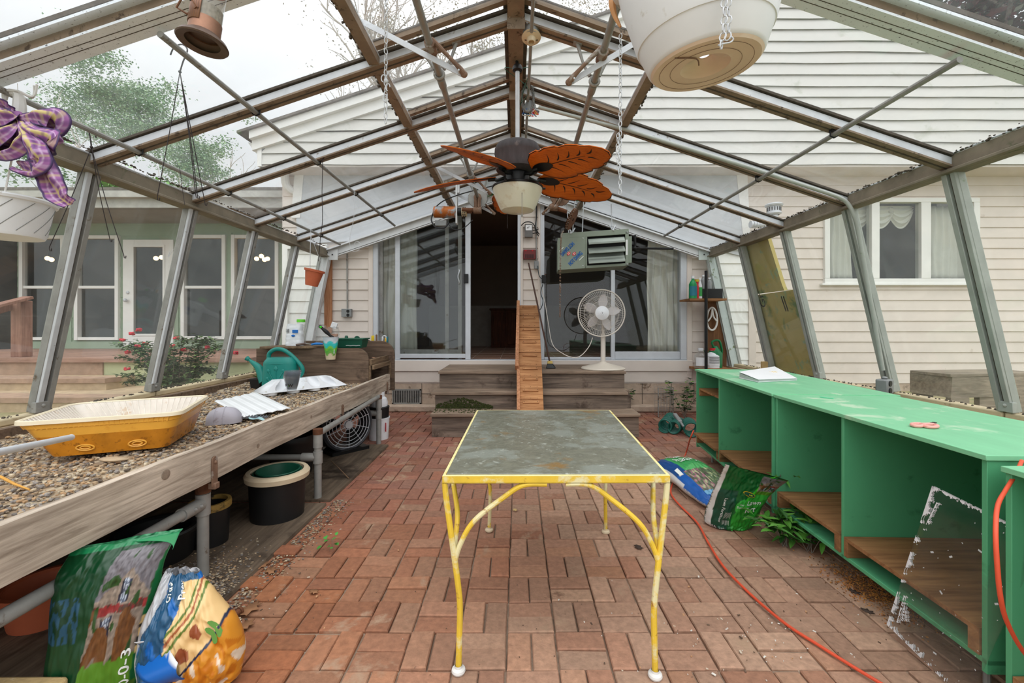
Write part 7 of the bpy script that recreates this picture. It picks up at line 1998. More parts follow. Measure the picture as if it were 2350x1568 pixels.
pts = [P(1360, 775, 5.98), P(1352, 795, 5.97), P(1335, 815, 5.97), P(1318, 821, 5.97), P(1290, 815, 6.0), P(1268, 790, 6.3), P(1258, 740, 6.55), P(1250, 690, 6.68), P(1240, 650, 6.69), P(1233, 607, 6.69)]
pts[4] = P(1292, 812, 6.05)
mb.tube(smooth_path(pts, 6), .006, 6)
tag(mb.build('fan_cable', wfan), 'white power cord looping from the pedestal fan up to the wall outlet', 'cord')
t = thing('broom', P(1262, 850, 6.1), 'old broom with a dark stick and a black head leaning beside the cleated ramp', 'broom')
b0, b1 = P(1262, 832, 6.08), P(1213, 604, 6.66)
mb = MB(); mb.tube([b0, b1], .0125, 10); mb.build('stick', M('dark broom stick', S(74, 48, 38), .6), t)
bd = (b0 - b1).normalized(); bb = P(1265, 851, 6.06); bb.z = .722
mb = MB(); mb.hexa([bb + V(a, b, 0) for a, b in ((-.08, -.04), (.055, -.04), (.075, .04), (-.06, .04))], [b0 + V(a, b, -.01) for a, b in ((-.035, -.02), (.035, -.02), (.035, .02), (-.035, .02))]); mb.build('bristles', K['black'], t, bev=.008)
mb = MB(); mb.hexa([b0 + V(a, b, -.014) for a, b in ((-.038, -.023), (.038, -.023), (.038, .023), (-.038, .023))], [b0 + V(a, b, .02) for a, b in ((-.03, -.02), (.03, -.02), (.03, .02), (-.03, .02))]); mb.build('ferrule', M('yellow ferrule', S(206, 176, 96), .5), t)
# wall boxes between the doors
def wbox(name, px0, px1, py0, py1, dep, mat_, lb, cat):
    a, b = P(px0, py1, YW - .03), P(px1, py0, YW - .03)
    t = thing(name, a, lb, cat); mb = MB(); mb.bx(a.x, b.x, YW - .02 - dep, YW - .012, a.z, b.z); mb.build('box_body', mat_, t, bev=.006)
    return t, a, b
t, a, b = wbox('control_box', 1204, 1222, 516, 546, .07, M('dark grey enclosure', S(104, 102, 100), .6), 'dark grey control box with a white label between the sliding doors', 'control box')
mb = MB(); mb.bx(a.x + .015, b.x - .012, YW - .095, YW - .089, b.z - .10, b.z - .02); mb.build('label', K['paperw'], t)
mb = MB(); mb.tube(smooth_path([V(a.x + .06, YW - .092, b.z - .075), V(a.x + .04, YW - .098, b.z - .06), V(a.x + .075, YW - .098, b.z - .045)], 4), .003, 4); mb.build('label_mark', K['ink'], t)
t, a, b = wbox('alarm_box', 1201, 1229, 574, 596, .06, M('maroon plastic', S(112, 44, 44), .45, 0, .1, 6), 'dark red slotted alarm box on the siding between the doors', 'alarm box')
mb = MB()
for k in range(9): mb.bx(a.x + .025 + k * .016, a.x + .032 + k * .016, YW - .084, YW - .078, a.z + .015, a.z + .075)
mb.build('speaker_slot', K['black'], t)
mb = MB(); mb.bx(a.x + .02, a.x + .05, YW - .084, YW - .079, b.z - .025, b.z - .015); mb.box(V(b.x - .05, YW - .083, b.z - .02), (.02, .006, .012)); mb.build('panel_mark', K['redp'], t)
t, a, b = wbox('outlet_box', 1226, 1236, 600, 618, .05, K['grey'], 'small grey outlet box below the dark red alarm box', 'outlet')
mb = MB(); mb.tube([V((a.x + b.x) / 2, YW - .02, b.z), V((a.x + b.x) / 2 - .005, YW - .03, P(0, 470, YW).z)], .010, 8)
tag(mb.build('wall_conduit', K['galv_dull']), 'grey conduit rising to the gable between the sliding doors', 'conduit')
mb = MB(); mb.tube(smooth_path([P(1196, 518, 6.68), P(1206, 510, 6.66), P(1222, 512, 6.66), P(1232, 530, 6.66), P(1238, 538, 6.68)], 5), .007, 6); mb.tube(smooth_path([P(1231, 470, 6.68), P(1231, 500, 6.68), P(1228, 525, 6.67), P(1236, 542, 6.67)], 5), .008, 6); mb.tube([P(1222, 530, 6.67), P(1236, 526, 6.67)], .006, 6); mb.tube([P(1222, 536, 6.67), P(1235, 534, 6.67)], .006, 6)
tag(mb.build('control_cable', K['black']), 'black cables looping around the dark grey control box', 'cable')
t = thing('power_adapter', P(1248, 641, 6.66), 'black power adapter on the edge of the right sliding door', 'adapter')
mb = MB(); mb.box(P(1248, 641, 6.66), (.065, .06, .125)); mb.build('adapter_body', K['black'], t, bev=.008)
mb = MB(); mb.tube(smooth_path([P(1234, 610, 6.68), P(1237, 632, 6.66), P(1243, 640, 6.65)], 5), .006, 6); mb.tube(smooth_path([P(1246, 652, 6.66), P(1241, 672, 6.66), P(1246, 690, 6.66), P(1243, 705, 6.66), P(1238, 712, 6.66)], 5), .006, 6); mb.build('adapter_lead', M('dark blue lead', S(30, 52, 60), .5), t)
# conduit and outlet on the left siding
t, a, b = wbox('outlet_box', 786, 808, 709, 728, .06, K['grey'], 'grey double outlet box on the siding left of the doors', 'outlet')
mb = MB()
for zz_ in (.03, .09): mb.lathe([(.001, 0), (.024, 0), (.024, -.006)], V(b.x - .045, YW - .084, a.z + zz_), 14, Matrix.Rotation(math.pi / 2, 3, 'X'))
mb.build('socket', K['black'], t)
mb = MB(); mb.tube([V(P(797, 0, 6.72).x, YW - .025, b.z), V(P(796, 0, 6.72).x, YW - .025, P(0, 560, YW).z)], .012, 8)
tag(mb.build('wall_conduit', K['galv_dull']), 'thin conduit running up from the left outlet box', 'conduit')
mb = MB(); mb.bx(P(744, 0, 6.7).x, P(761, 0, 6.7).x, YW - .05, YW - .02, 1.2, P(0, 598, YW).z)
tag(mb.build('wood_strip', K['cedarz']), 'brown rough wooden strip at the left end of the siding', 'strip')
# foundation vent
t = thing('foundation_vent', P(935, 925, 6.7), 'grey slatted vent grille in the foundation left of the steps', 'vent')
a, b = P(901, 927, YW), P(967, 893, YW)
mb = MB(); mb.bx(a.x, b.x, YW - .03, YW - .01, a.z, a.z + .02); mb.bx(a.x, b.x, YW - .03, YW - .01, b.z - .02, b.z); mb.bx(a.x, a.x + .02, YW - .03, YW - .01, a.z, b.z); mb.bx(b.x - .02, b.x, YW - .03, YW - .01, a.z, b.z); mb.build('grille_frame', K['galv_dull'], t)
mb = MB()
for k in range(15): mb.bx(a.x + .03 + k * .027, a.x + .043 + k * .027, YW - .028, YW - .015, a.z, b.z)
mb.build('grille', K['galv_dull'], t)
mb = MB(); mb.bx(a.x, b.x, YW - .012, YW - .011, a.z, b.z); mb.build('backing', K['black'], t)
# foundation ledge
mb = MB(); mb.bx(-3.3, 3.3, YW - .16, YW - .01, 0, .10); mb.build('foundation_ledge', K['found'], wall, bev=.02)
mb = MB()
for x0 in (-2.2, -1.46, 1.95, 2.4, 2.75): mb.bx(x0, x0 + .008, YW - .013, YW - .008, .1, .42)
mb.bx(-3.2, 3.3, YW - .013, YW - .008, .255, .263); mb.build('block_joint', K['putty'], wall)

# ================================================================== shelf corner on the right
t = thing('corner_shelf', P(1610, 700, 6.45), 'narrow brown plank shelf with a black pole in the right back corner', 'shelf')
mb = MB(); a = P(1577, 686, 6.4); mb.bx(a.x, 3.05, 6.3, 6.7, a.z - .03, a.z); mb.build('shelf_board', K['ply'], t)
mb = MB(); z_ = P(0, 845, 6.4).z; mb.bx(P(1600, 0, 6.4).x, 3.15, 6.32, 6.7, z_ - .03, z_); mb.build('lower_board', K['ply'], t)
mb = MB(); mb.tube([V(P(1619, 0, 6.3).x, 6.28, .35), V(P(1619, 0, 6.3).x, 6.28, P(0, 622, 6.3).z)], .022, 10); mb.build('pole', K['blackmet'], t)
mb = MB(); mb.bx(P(1622, 0, 6.6).x, 3.2, 6.62, 6.66, .5, P(0, 692, 6.6).z); mb.build('back_board', WOOD('brown back board', S(92, 60, 38), S(132, 92, 60), 'Z', 2), t)
zs, zl = P(0, 686, 6.4).z, z_
def bottle(name, px, D, zb, h, r, mat_, capm, lb, neck=.4, lab=None, sq=1.0, cat='bottle'):
    c_ = V((px - CX) * D / F, D, zb + .002); t = thing(name, c_, lb, cat)
    mb = MB(); mb.lathe([(.001, 0), (r, 0), (r, h * .62), (r * .75, h * .72), (r * neck, h * .82), (r * neck, h * .92), (.001, h * .92)], c_, 20)
    mb.build('bottle_body', mat_, t)
    mb = MB(); mb.lathe([(r * neck * 1.25, h * .88), (r * neck * 1.25, h), (.001, h)], c_, 14, cap=False); mb.build('cap', capm, t)
    if lab:
        mb = MB(); mb.grid(lambda u, v: c_ + V((r + .002) * math.sin((u - .5) * 2.4), -(r + .002) * math.cos((u - .5) * 2.4), h * (.12 + .42 * v)), 10, 2); mb.build('label', lab, t)
    return t
gb_ = M('green bottle', S(20, 140, 80), .3)
bottle('spray_bottle', 1590, 6.36, zs, .33, .055, gb_, K['white'], 'green spray bottle at the end of the corner shelf', .35, M('teal label', S(40, 120, 140), .5))
bottle('spray_can', 1599, 6.4, zs, .28, .03, K['redp'], M('yellow cap', S(210, 180, 50), .5), 'slim red and yellow can beside the green spray bottle', .8)
bottle('glue_bottle', 1606, 6.42, zs, .31, .032, K['white'], K['white'], 'white bottle with green print in the middle of the corner shelf', .5, M('green label', S(60, 160, 80), .5))
t = thing('caddy', P(1622, 683, 6.5), 'dark tray of grey bottles behind the black pole', 'caddy')
mb = MB(); c_ = V(2.86, 6.48, zs + .002); mb.bx(c_.x - .12, c_.x + .18, 6.4, 6.6, zs + .002, zs + .15); mb.build('caddy_box', K['black'], t, bev=.006)
for k, px in enumerate((1614, 1620, 1628)):
    bottle('grey_bottle', px, 6.5, zs + .15, .21 - .02 * k, .035, K['grey'], K['white'], ('first grey bottle in the dark tray beside the glue bottle', 'middle grey bottle in the dark tray behind the black pole', 'grey bottle at the far end of the dark tray behind the pole')[k], .4)
bottle('plastic_jug', 1608, 6.42, zl, .29, .085, K['clear'], K['white'], 'clear jug with a white label low beside the black pole', .35, K['paperw'], cat='jug')
t = bottle('plastic_jug', 1636, 6.44, zl, .29, .10, K['white'], K['redp'], 'white jug with black print and a red cap on the low corner board', .35, K['paperw'], cat='jug')
mb = MB(); c_ = V((1636 - CX) * 6.44 / F, 6.44, zl)
for k in range(6): mb.grid(lambda u, v: c_ + V(.1035 * math.sin((u - .6) * 1.5), -.1035 * math.cos((u - .6) * 1.5), .155 - k * .016 + .006 * v), 6, 1)
mb.build('printed_lines', K['ink'], t)
t = thing('green_jug', V(2.98, 6.46, zl), 'green plastic watering jug behind the right corner post', 'jug')
c_ = V(2.95, 6.46, zl + .002); mb = MB(); mb.lathe([(.001, 0), (.10, 0), (.105, .2), (.06, .28), (.035, .32)], c_, 24, cap=True); mb.tube(smooth_path([c_ + V(-.03, -.03, .30), c_ + V(-.06, -.04, .38), c_ + V(.04, -.04, .40), c_ + V(.09, -.02, .28), c_ + V(.10, 0, .2)], 5), .016, 8); mb.tube([c_ + V(-.09, 0, .06), c_ + V(-.16, -.02, .26)], [.03, .014], 10); mb.build('jug_body', M('kelly green plastic', S(14, 110, 62), .4), t)
t = thing('potty_frame', P(1634, 735, 6.55), 'white arched plastic frame hanging on the brown back board', 'plastic frame')
c_ = P(1634, 735, 6.58)
mb = MB(); mb.tube(smooth_path([c_ + V(.078 * math.cos(g * .524), 0, .19 * math.sin(g * .524) * (1.0 if math.sin(g * .524) > 0 else .8)) for g in range(12)], 4, True), .014, 8, closed=True)
mb.tube(smooth_path([c_ + V(-.07, -.01, -.02), c_ + V(-.02, -.01, .05), c_ + V(0, -.01, .17)], 4), .012, 8); mb.tube(smooth_path([c_ + V(.07, -.01, -.02), c_ + V(.02, -.01, .05), c_ + V(0, -.01, .17)], 4), .012, 8)
mb.build('frame_ring', K['whitedirty'], t)
# yellow wood block and grey clip at the foot of the right wall
mb = MB(); mb.box(P(1754, 838, 5.6), (.07, .05, .09)); tag(mb.build('wood_block', M('pale wood block', S(206, 176, 124), .7), bev=.004), 'small pale wood block at the foot of the insulation board', 'block')

# ================================================================== cage, hose coils, ivy on the floor at the right
t = thing('wire_cage', P(1530, 960, 6.3), 'rusty wire mesh cage standing by the foundation right of the steps', 'cage')
a = P(1511, 966, 6.25); a.z = .0; wd_, hh_ = .23, .42
mb = MB()
def cagept(u, v, w_): return a + V(wd_ * u, .16 * w_ + .05 * u, hh_ * v)
for k in range(6):
    for w_ in (0, 1): mb.tube([cagept(k / 5, 0, w_), cagept(k / 5, 1, w_)], .0022, 4)
    mb.tube([cagept(1, 0, k / 5), cagept(1, 1, k / 5)], .0022, 4)
for k in range(9):
    for w_ in (0, 1): mb.tube([cagept(0, k / 8, w_), cagept(1, k / 8, w_)], .0022, 4)
    mb.tube([cagept(1, k / 8, 0), cagept(1, k / 8, 1)], .0022, 4)
mb.build('mesh', K['galv_dull'], t)
mb = MB(); mb.tube([cagept(0, 0, 0), cagept(0, 1, 0), cagept(1, .94, 0), cagept(1, 0, 0)], .008, 6); mb.build('cage_frame', K['galv_dull'], t)
for (pts, r, n, lb) in (([P(1540, 975, 5.75), P(1525, 1000, 5.3)], .075, 9, 'dark green coiled hose on the bricks in front of the wire cage'), ([P(1560, 985, 5.5), P(1545, 1005, 5.25)], .07, 7, 'second dark green hose coil lying next to the first one'), ([P(1580, 975, 5.4), P(1588, 998, 5.1)], .08, 6, 'dark green hose coil by the far cabinet corner')):
    p0, p1 = pts; p0.z = r + .012; p1.z = r + .012
    d = (p1 - p0); a_ = d.cross(V(0, 0, 1)).normalized(); hel = []
    for k in range(n * 16): g = k * 6.283 / 16; hel.append(p0 + d * (k / (n * 16)) + a_ * r * math.cos(g) + V(0, 0, r * math.sin(g)))
    mb = MB(); mb.tube(hel, .0105, 7); tag(mb.build('coiled_hose', M('hose green', S(30, 96, 84), .4)), lb, 'hose', 'green hose coils')
mb = MB(); p0, p1 = P(1548, 962, 5.5), P(1562, 985, 5.3); p0.z, p1.z = .20, .14; mb.beam(p0, p1, .05, .035); mb.beam(p1, p1 + (p1 - p0) * .5, .03, .025)
tag(mb.build('spray_nozzle', K['grey'], bev=.01), 'grey plastic hose nozzle lying on the green hose coils', 'nozzle')
def plant(name, base, n, spread, hgt, ln, wd, lb, cat, cols, stems=6, kind=None, droop=.3):
    t = thing(name, base, lb, cat, None, kind)
    mb = MB(); tips = []
    for k in range(stems):
        e = base + V(RN.uniform(-1, 1) * spread, RN.uniform(-1, 1) * spread * .7, hgt * (.5 + .5 * RN.random())); pth = smooth_path([base + V(RN.uniform(-.02, .02), RN.uniform(-.02, .02), 0), base.lerp(e, .5) + V(0, 0, .06), e], 4); mb.tube(pth, min(.0035, hgt * .012), 5); tips.append(pth)
    mb.build('stem', K['bark'], t)
    mb = MB()
    for k in range(n):
        p = RN.choice(RN.choice(tips)[2:]) + rdir(-.5, .5) * .03; mb.col = RN.choice(cols); q_ = .7 + .5 * RN.random(); mb.col = (mb.col[0] * q_, mb.col[1] * q_, mb.col[2] * q_, 1); mb.hascol = True
        leafblade(mb, p, rdir(-droop, .6), ln * (.6 + .6 * RN.random()), wd * (.7 + .5 * RN.random()))
    mb.build('leaves', K['leafv'], t)
    return t
ivc = [S(40, 84, 40), S(56, 110, 48), S(30, 66, 34), S(120, 160, 60)]
b_ = P(1570, 945, 6.2); b_.z = 0
plant('ivy', b_, 130, .32, .55, .07, .07, 'dark ivy growing up the foundation behind the green hose coils', 'ivy', ivc, 9)
b_ = P(1444, 905, 6.6); b_.z = .1
plant('ivy', b_, 50, .12, .35, .05, .045, 'small dark ivy creeping beside the right end of the steps', 'ivy', ivc, 5)
b_ = V(1.61, 2.62, 0)
plant('weed', b_, 150, .17, .20, .10, .035, 'leafy green weed growing from the bricks under the middle cabinet', 'weed', [S(70, 132, 44), S(96, 158, 60), S(52, 104, 40)], 8)
b_ = P(1800, 1125, 2.85); b_.z = .02
plant('weed', V(1.72, 2.55, 0), 40, .20, .20, .10, .035, 'green weed leaves spreading along the cabinet bottom', 'weed', [S(70, 132, 44), S(96, 158, 60), S(52, 104, 40)], 6)
plant('weed', V(1.70, 2.83, .25), 16, .10, .14, .09, .03, 'weed tip poking up between the two green cabinets', 'weed', [S(90, 150, 56), S(70, 120, 44)], 4)
b_ = PZ(758, 1264, 0)
plant('weed', b_, 10, .03, .04, .03, .022, 'tiny bright green weed sprouting between bricks near the plywood', 'weed', [S(70, 160, 60)], 4)
b_ = P(1130, 468, 6.35)
for px, py, lb in ((1128, 462, 'green vine leaves growing through the gable left of the fan bowl'), (1325, 470, 'green vine leaves growing through the gable right of the fan bowl')):
    plant('vine', P(px, py, 6.5), 14, .10, .12, .08, .06, lb, 'vine', [S(70, 130, 60), S(90, 150, 70)], 4)
# ================================================================== floor litter
leafm = M('dry leaf', S(146, 104, 72), .8, 0, .25, 18)
def dryleaf(px, py, s_, lb, grp, zz=.003, m_=None):
    c_ = PZ(px, py, zz); g = RN.random() * 6.28; mb = MB()
    ol = [(1, 0), (.55, .22), (.62, .62), (.18, .38), (-.15, .7), (-.3, .3), (-.9, .25), (-.7, 0), (-.9, -.3), (-.3, -.3), (-.1, -.72), (.2, -.36), (.6, -.6), (.55, -.2)]
    ca, sa = math.cos(g), math.sin(g)
    vs = [c_ + V(s_ * (x_ * ca - y_ * sa), s_ * (x_ * sa + y_ * ca), .004 + .25 * s_ * abs(nz((x_ * 2, y_ * 2, px), 1.3))) for x_, y_ in ol] + [c_ + V(0, 0, .005)]
    mb.add(vs, [(i, (i + 1) % 14, 14) for i in range(14)])
    return tag(mb.build('dry_leaf', m_ or leafm, thick=.0015), lb, 'leaf', grp)
for px, py, s_, lb in ((1465, 1258, .035, 'dark curled leaf on the bricks beside the right front table leg'), (600, 1300, .05, 'brown leaf against the plywood edge'), (622, 1312, .045, 'brown leaf lying just off the plywood edge'), (575, 1400, .06, 'big brown leaf beside the orange bag'), (560, 1440, .05, 'brown leaf tucked under the orange bag edge'),
                       (720, 1360, .03, 'small crumpled leaf near the front brick joint'), (1182, 1172, .025, 'pale yellow leaf on the bricks under the table'), (1960, 1360, .03, 'dark dried moss clump on the bricks by the middle cabinet'), (1990, 1405, .03, 'dark dried moss clump nearest the glass sheet')):
    dryleaf(px, py, s_, lb, None, m_=M('dark leaf', S(70, 56, 48), .9) if px in (1465, 1960, 1990) else (M('pale leaf', S(206, 176, 120), .8) if px == 1182 else None))
mb = MB()
wl = M('chips', S(255, 255, 255), .8, 0, .1, 10, vcol=True)
for k in range(230):
    if RN.random() < .5: px, py = RN.gauss(1700, 200), RN.gauss(1480, 60)
    elif RN.random() < .5: px, py = RN.gauss(640, 70), RN.gauss(1330, 70)
    else: px, py = RN.uniform(560, 2000), RN.uniform(1080, 1560)
    if py < 1050 or py > 1566: continue
    c_ = PZ(px, py, .004); s_ = .002 + .006 * RN.random() ** 4
    col = S(226, 220, 210) if px > 1200 and RN.random() < .5 else RN.choice([S(196, 150, 110), S(110, 90, 74), S(206, 190, 170), S(90, 70, 56)])
    mb.col = col; mb.hascol = True
    mb.box(c_, (s_ * 2, s_, .003), RN.random() * 3)
tag(mb.build('floor_chips', wl), 'pale chips and grit scattered over the brick floor', 'debris', kind='stuff')
mb = MB()
for k in range(3600):
    q = RN.random()
    if q < .74: x_, y_, z_ = -1.62 + RN.gauss(0, .13), 1.95 + abs(RN.gauss(0, .22)), .021
    else: x_, y_, z_ = -1.37 + abs(RN.gauss(0, .07)), 1.7 + 1.6 * RN.random(), .002
    if x_ < -1.395 and z_ < .01: continue
    if x_ > -1.40 and z_ > .01: continue
    r = .0028 + .004 * RN.random(); mb.col = mul(RN.choice(gp), .6 + .5 * RN.random()); mb.hascol = True
    mb.add([(x_ + v.x * r * 1.3, y_ + v.y * r, z_ + r * .3 + v.z * r * .6) for v in iv], iff, [mb.col] * 12)
tag(mb.build('spilled_gravel', gm), 'spilled small gravel on the plywood and bricks under the bench', 'gravel', kind='stuff')
mb = MB()
for k in range(1500):
    px = RN.gauss(2010, 55); py = 1330 + (px - 1950) * .55 + RN.gauss(0, 18)
    c_ = PZ(px, py, .004); s_ = .0022 + .002 * RN.random(); mb.col = RN.choice([S(206, 140, 70), S(176, 110, 56), S(120, 84, 56)]); mb.hascol = True
    mb.box(c_, (s_ * 2, s_, s_), RN.random() * 3)
tag(mb.build('spilled_seed', wl), 'spilled orange seed on the bricks below the middle cabinet front', 'seed', kind='stuff')
mb = MB(); mb.tube(smooth_path([PZ(760, 1058, .03), PZ(778, 1075, .06), PZ(800, 1098, .025)], 5), .004, 6)
tag(mb.build('dry_twig', M('dry stem', S(130, 104, 80), .8)), 'thin dry stem lying on the far plywood sheet', 'stem')
mb = MB(); c_ = P(838, 921, 5.1); mb.ball(c_, .04, (1.2, 1, .6), 10); tag(mb.build('crumpled_foil', M('crumpled foil', S(214, 214, 216), .25, .6, .2, 20, bump=1.0)), 'crumpled foil ball under the bench near the white bucket', 'foil')
mb = MB(); c_ = P(830, 945, 5.05); mb.ball(c_, .05, (1.2, 1, .6), 10); tag(mb.build('red_rag', K['redp']), 'red scrap in the dark under the far bench end', 'scrap')
c_ = P(1748, 1190, 3.0)

# ================================================================== outside, right: old bench, flue
t = thing('garden_bench', P(2200, 920, 5.0), 'weathered grey wooden platform bench outside the right glass', 'bench')
gw = WOOD('grey bench wood', S(124, 112, 98), S(172, 158, 140), 'X', 2)
a0, a1, a2 = P(2088, 850, 5.15), P(2182, 862, 4.75), P(2345, 855, 5.1)
zt_ = a0.z
A_, B_ = V(a0.x, a0.y, 0), V(a1.x, a1.y, 0); ex = V(1, .12, 0).normalized()
C_, D2 = B_ + ex * 1.15, A_ + ex * 1.25
quad = [B_, C_, D2, A_]
mb = MB(); mb.hexa([p + V(0, 0, zt_ - .035) for p in quad], [p + V(0, 0, zt_) for p in quad]); mb.build('bench_top', gw, t, bev=.005)
mb = MB(); mb.hexa([p + V(0, 0, zt_ - .26) for p in quad], [p + V(0, 0, zt_ - .036) for p in [B_ + ex * .02, C_ - ex * .02, D2, A_]]); mb.build('apron', gw, t)
for p in (B_ + ex * .06, B_ + ex * .48, C_ - ex * .12, A_ + ex * .1, D2 - ex * .1):
    mb = MB(); q = p + (V((A_ + B_ + C_ + D2).x / 4, (A_ + B_ + C_ + D2).y / 4, 0) - p).normalized() * .05; mb.bx(q.x - .10, q.x + .10, q.y - .03, q.y + .03, .30, zt_ - .26); mb.build('leg', gw, t)
t = thing('flue_pipe', P(1776, 500, 6.1), 'silver flue cap and horizontal vent pipe outside the right glass roof', 'flue')
c_ = P(1776, 520, 6.2)
z = lambda py: P(0, py, 6.2).z
mb = MB(); mb.tube([c_ + V(0, 0, -.12), V(c_.x, 6.2, z(492))], .055, 20); mb.build('riser', K['galv'], t)
mb = MB(); mb.lathe([(.07, z(494) ), (.10, z(491)), (.10, z(488)), (.085, z(487)), (.085, z(475)), (.11, z(474)), (.12, z(471)), (.10, z(468)), (.001, z(467))], V(c_.x, 6.2, 0), 28); mb.m = 1
for k in range(16): mb.box(V(c_.x + .086 * math.cos(k * .393), 6.2 + .086 * math.sin(k * .393), z(481)), (.012, .012, .05), k * .393)
mb.build('cap', [K['galv'], K['black']], t)
mb = MB(); mb.tube([P(1722, 515, 6.25), P(1772, 516, 6.22)], .045, 16)
for k in range(6): mb.tube([P(1722 + k * 6, 515, 6.24), P(1724 + k * 6, 515, 6.24)], .052, 16)
mb.build('elbow_pipe', K['galv'], t)
# ================================================================== rose bush
rb = V(-4.05, 5.2, .45)
t = thing('rose_bush', V(-4.05, 5.2, .30), 'leafy rose bush with red blooms outside the left glass', 'rose bush')
mb = MB(); tips = []
for k in range(34):
    g = RN.random() * 6.283; rr = .70 * RN.random() ** .6; e = rb + V(rr * math.cos(g) * 1.0, rr * math.sin(g) * .45, .18 + .62 * RN.random() * (1.1 - .5 * rr)); pth = smooth_path([rb + V(RN.gauss(0, .06), RN.gauss(0, .05), -.15), rb.lerp(e, .5) + V(0, 0, .10), e], 5); mb.tube(pth, [.006 - .0004 * i for i in range(len(pth))], 5); tips.append(pth)
mb.build('stems', K['bark'], t)
rc = [S(84, 116, 62), S(110, 140, 78), S(62, 92, 52), S(132, 156, 96), S(76, 104, 66)]
mb = MB()
for k in range(4200):
    pth = RN.choice(tips); p = RN.choice(pth[3:]) + rdir(-.6, .6) * .07 * RN.random(); mb.col = mul(RN.choice(rc), .75 + .4 * RN.random()); mb.hascol = True
    leafblade(mb, p, rdir(-.4, .6), .045 + .03 * RN.random(), .034)
mb.build('leaves', K['leafv'], t)
rose = M('rose red', S(206, 48, 66), .6, 0, .2, 20)
for px, py in ((303, 766), (281, 781), (293, 808), (318, 757), (395, 794), (476, 797), (292, 847), (334, 788), (421, 803), (404, 776), (540, 810), (316, 795)):
    p = P(px, py, 5.0 + .2 * RN.random()); mb = MB()
    for q in range(12): mb.ball(p + rdir(-.7, .7) * .018, .016, (1, 1, .7), 6)
    mb.build('rose_bloom', rose, t)

# ================================================================== trees
def tree(name, base, h, crown_c, crown_r, n, ls, cols, lb, bark, seed, levels=3, lean=0.0, density=1.0, trunk_r=.16):
    rr = random.Random(seed)
    t = thing(name, base, lb, 'tree')
    mb = MB(); tips = []
    def branch(p, d, ln, r, lev):
        pts = [p]; q = p.copy(); dd = d.copy()
        for k in range(5):
            dd = (dd + V(rr.gauss(0, .13), rr.gauss(0, .13), rr.gauss(.04, .08))).normalized(); q = q + dd * ln / 5; pts.append(q.copy())
        mb.tube(pts, [r * (1 - .09 * k) for k in range(6)], 7 if lev < 2 else 5)
        if lev >= levels: tips.append(pts); return
        for k in range(4 if lev else 5):
            i = rr.randint(2, 5); nd = (dd + V(rr.uniform(-1, 1), rr.uniform(-1, 1), rr.uniform(-.1, .7))).normalized(); branch(pts[i], nd, ln * rr.uniform(.5, .72), r * .5, lev + 1)
        tips.append(pts[3:])
    branch(Vector(base), V(lean, 0, 1).normalized(), h * .42, trunk_r, 0)
    mb.build('trunk', bark, t)
    mb = MB()
    cl = [ (crown_c + V(rr.gauss(0, .45) * crown_r.x, rr.gauss(0, .4) * crown_r.y, rr.gauss(0, .42) * crown_r.z)) for _ in range(46)]
    inside = [q for tp in tips for q in tp if sum(((q[i] - crown_c[i]) / crown_r[i]) ** 2 for i in range(3)) < 1.25]
    for k in range(n):
        if rr.random() < .66 and len(inside) > 20: p = rr.choice(inside) + V(rr.gauss(0, 1), rr.gauss(0, 1), rr.gauss(0, .7)) * crown_r.x * .085
        else: p = rr.choice(cl) + V(rr.gauss(0, 1), rr.gauss(0, 1), rr.gauss(0, .6)) * crown_r.x * .15
        mb.col = mul(rr.choice(cols), .8 + .4 * rr.random()); mb.hascol = True
        d = V(rr.uniform(-1, 1), rr.uniform(-1, 1), rr.uniform(-.7, .5)).normalized(); s_ = d.cross(V(rr.uniform(-1, 1), rr.uniform(-1, 1), 1)).normalized(); l_ = ls * (.6 + .8 * rr.random())
        mb.add([p, p + d * l_ * .5 + s_ * l_ * .35, p + d * l_, p + d * l_ * .5 - s_ * l_ * .35], [(0, 1, 2, 3)])
    mb.build('crown', K['leafv'], t)
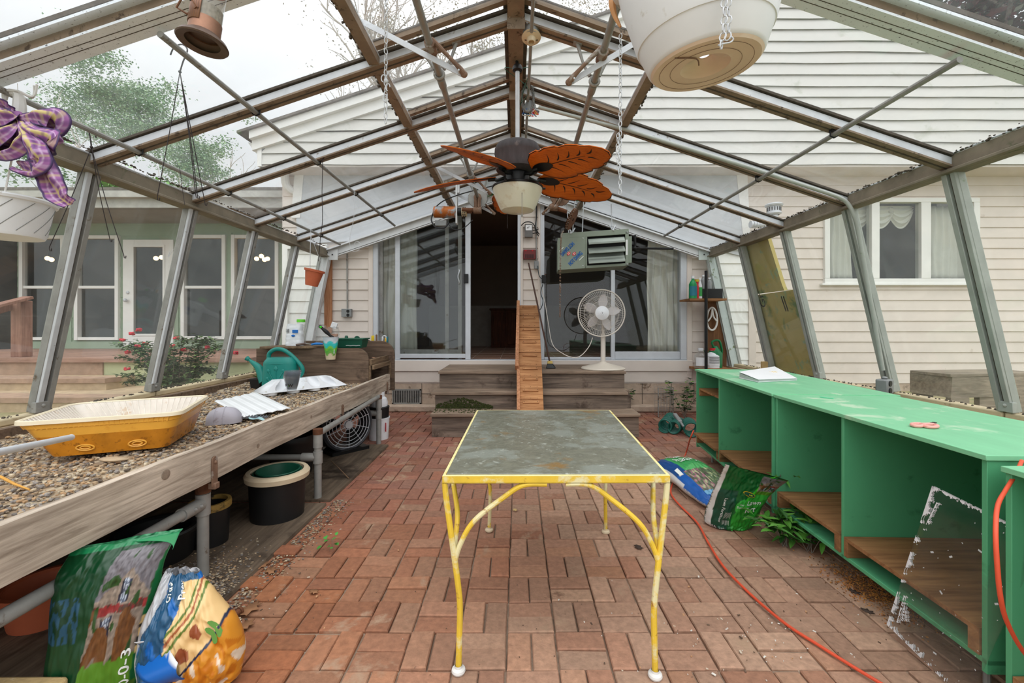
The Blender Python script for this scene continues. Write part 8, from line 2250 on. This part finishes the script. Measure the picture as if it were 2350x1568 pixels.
gc = [S(150, 182, 140), S(128, 164, 124), S(166, 194, 150), S(114, 150, 114)]  # greens lightened so the haze sits in the leaf colours
D_ = 24
c_ = P(262, 250, D_); b_ = P(300, 640, D_); b_.z = .3
tree('tall_tree', b_, 16, c_, V(2.9, 2.5, 3.1), 22000, .12, gc, 'tall pale green tree rising above the green wing roof', K['barkpale'], 3)
D_ = 20
c_ = P(455, 370, D_); b_ = P(440, 640, D_); b_.z = .3
tree('leafy_tree', b_, 12, c_, V(1.6, 1.4, 1.7), 9000, .10, gc, 'rounder pale green tree just left of the white house gable', K['barkpale'], 5)
D_ = 26
c_ = P(40, 330, D_); b_ = P(30, 640, D_); b_.z = .3
tree('leafy_tree', b_, 15, c_, V(2.6, 2, 1.6), 3200, .2, gc, 'low pale green tree behind the ribbon bow', K['barkpale'], 8)
D_ = 16
c_ = P(240, 435, D_); b_ = P(240, 640, D_); b_.z = .3
tree('low_tree', b_, 5, P(270, 432, D_), V(1.6, 1, .35), 900, .17, [S(110, 160, 80), S(130, 176, 96)], 'bright green tree top peeking over the wing roof edge', K['bark'], 9)
pc_ = [S(196, 190, 172), S(176, 172, 150), S(206, 196, 176), S(160, 150, 128)]
D_ = 19
for px, sd, lb, cx_, cy_ in ((1080, 21, 'pale budding tree with mottled branches behind the roof ridge left of the ridge beam', 1010, 60), (1300, 22, 'pale budding tree behind the roof ridge right of the ridge beam', 1310, -20), (880, 23, 'thin budding tree behind the gable rake at the left', 850, 100)):
    b_ = P(px, 700, D_); b_.z = .3
    tree('budding_tree', b_, 17, P(cx_, cy_, D_), V(2.6, 2, 2.4), 2600, .085, pc_, lb, K['barkpale'], sd, 4, 0, trunk_r=.26)
D_ = 9
dc = [S(60, 44, 48), S(96, 40, 48), S(52, 58, 44), S(74, 78, 60), S(110, 52, 54)]
b_ = V(14.5, 12, .3)
tree('dark_tree', V(13.2, 12.0, .3), 16, P(2330, -40, 12), V(2.6, 2, 2.2), 8000, .2, dc, 'dark red and brown leaved tree above the house at the upper right corner', K['bark'], 31)
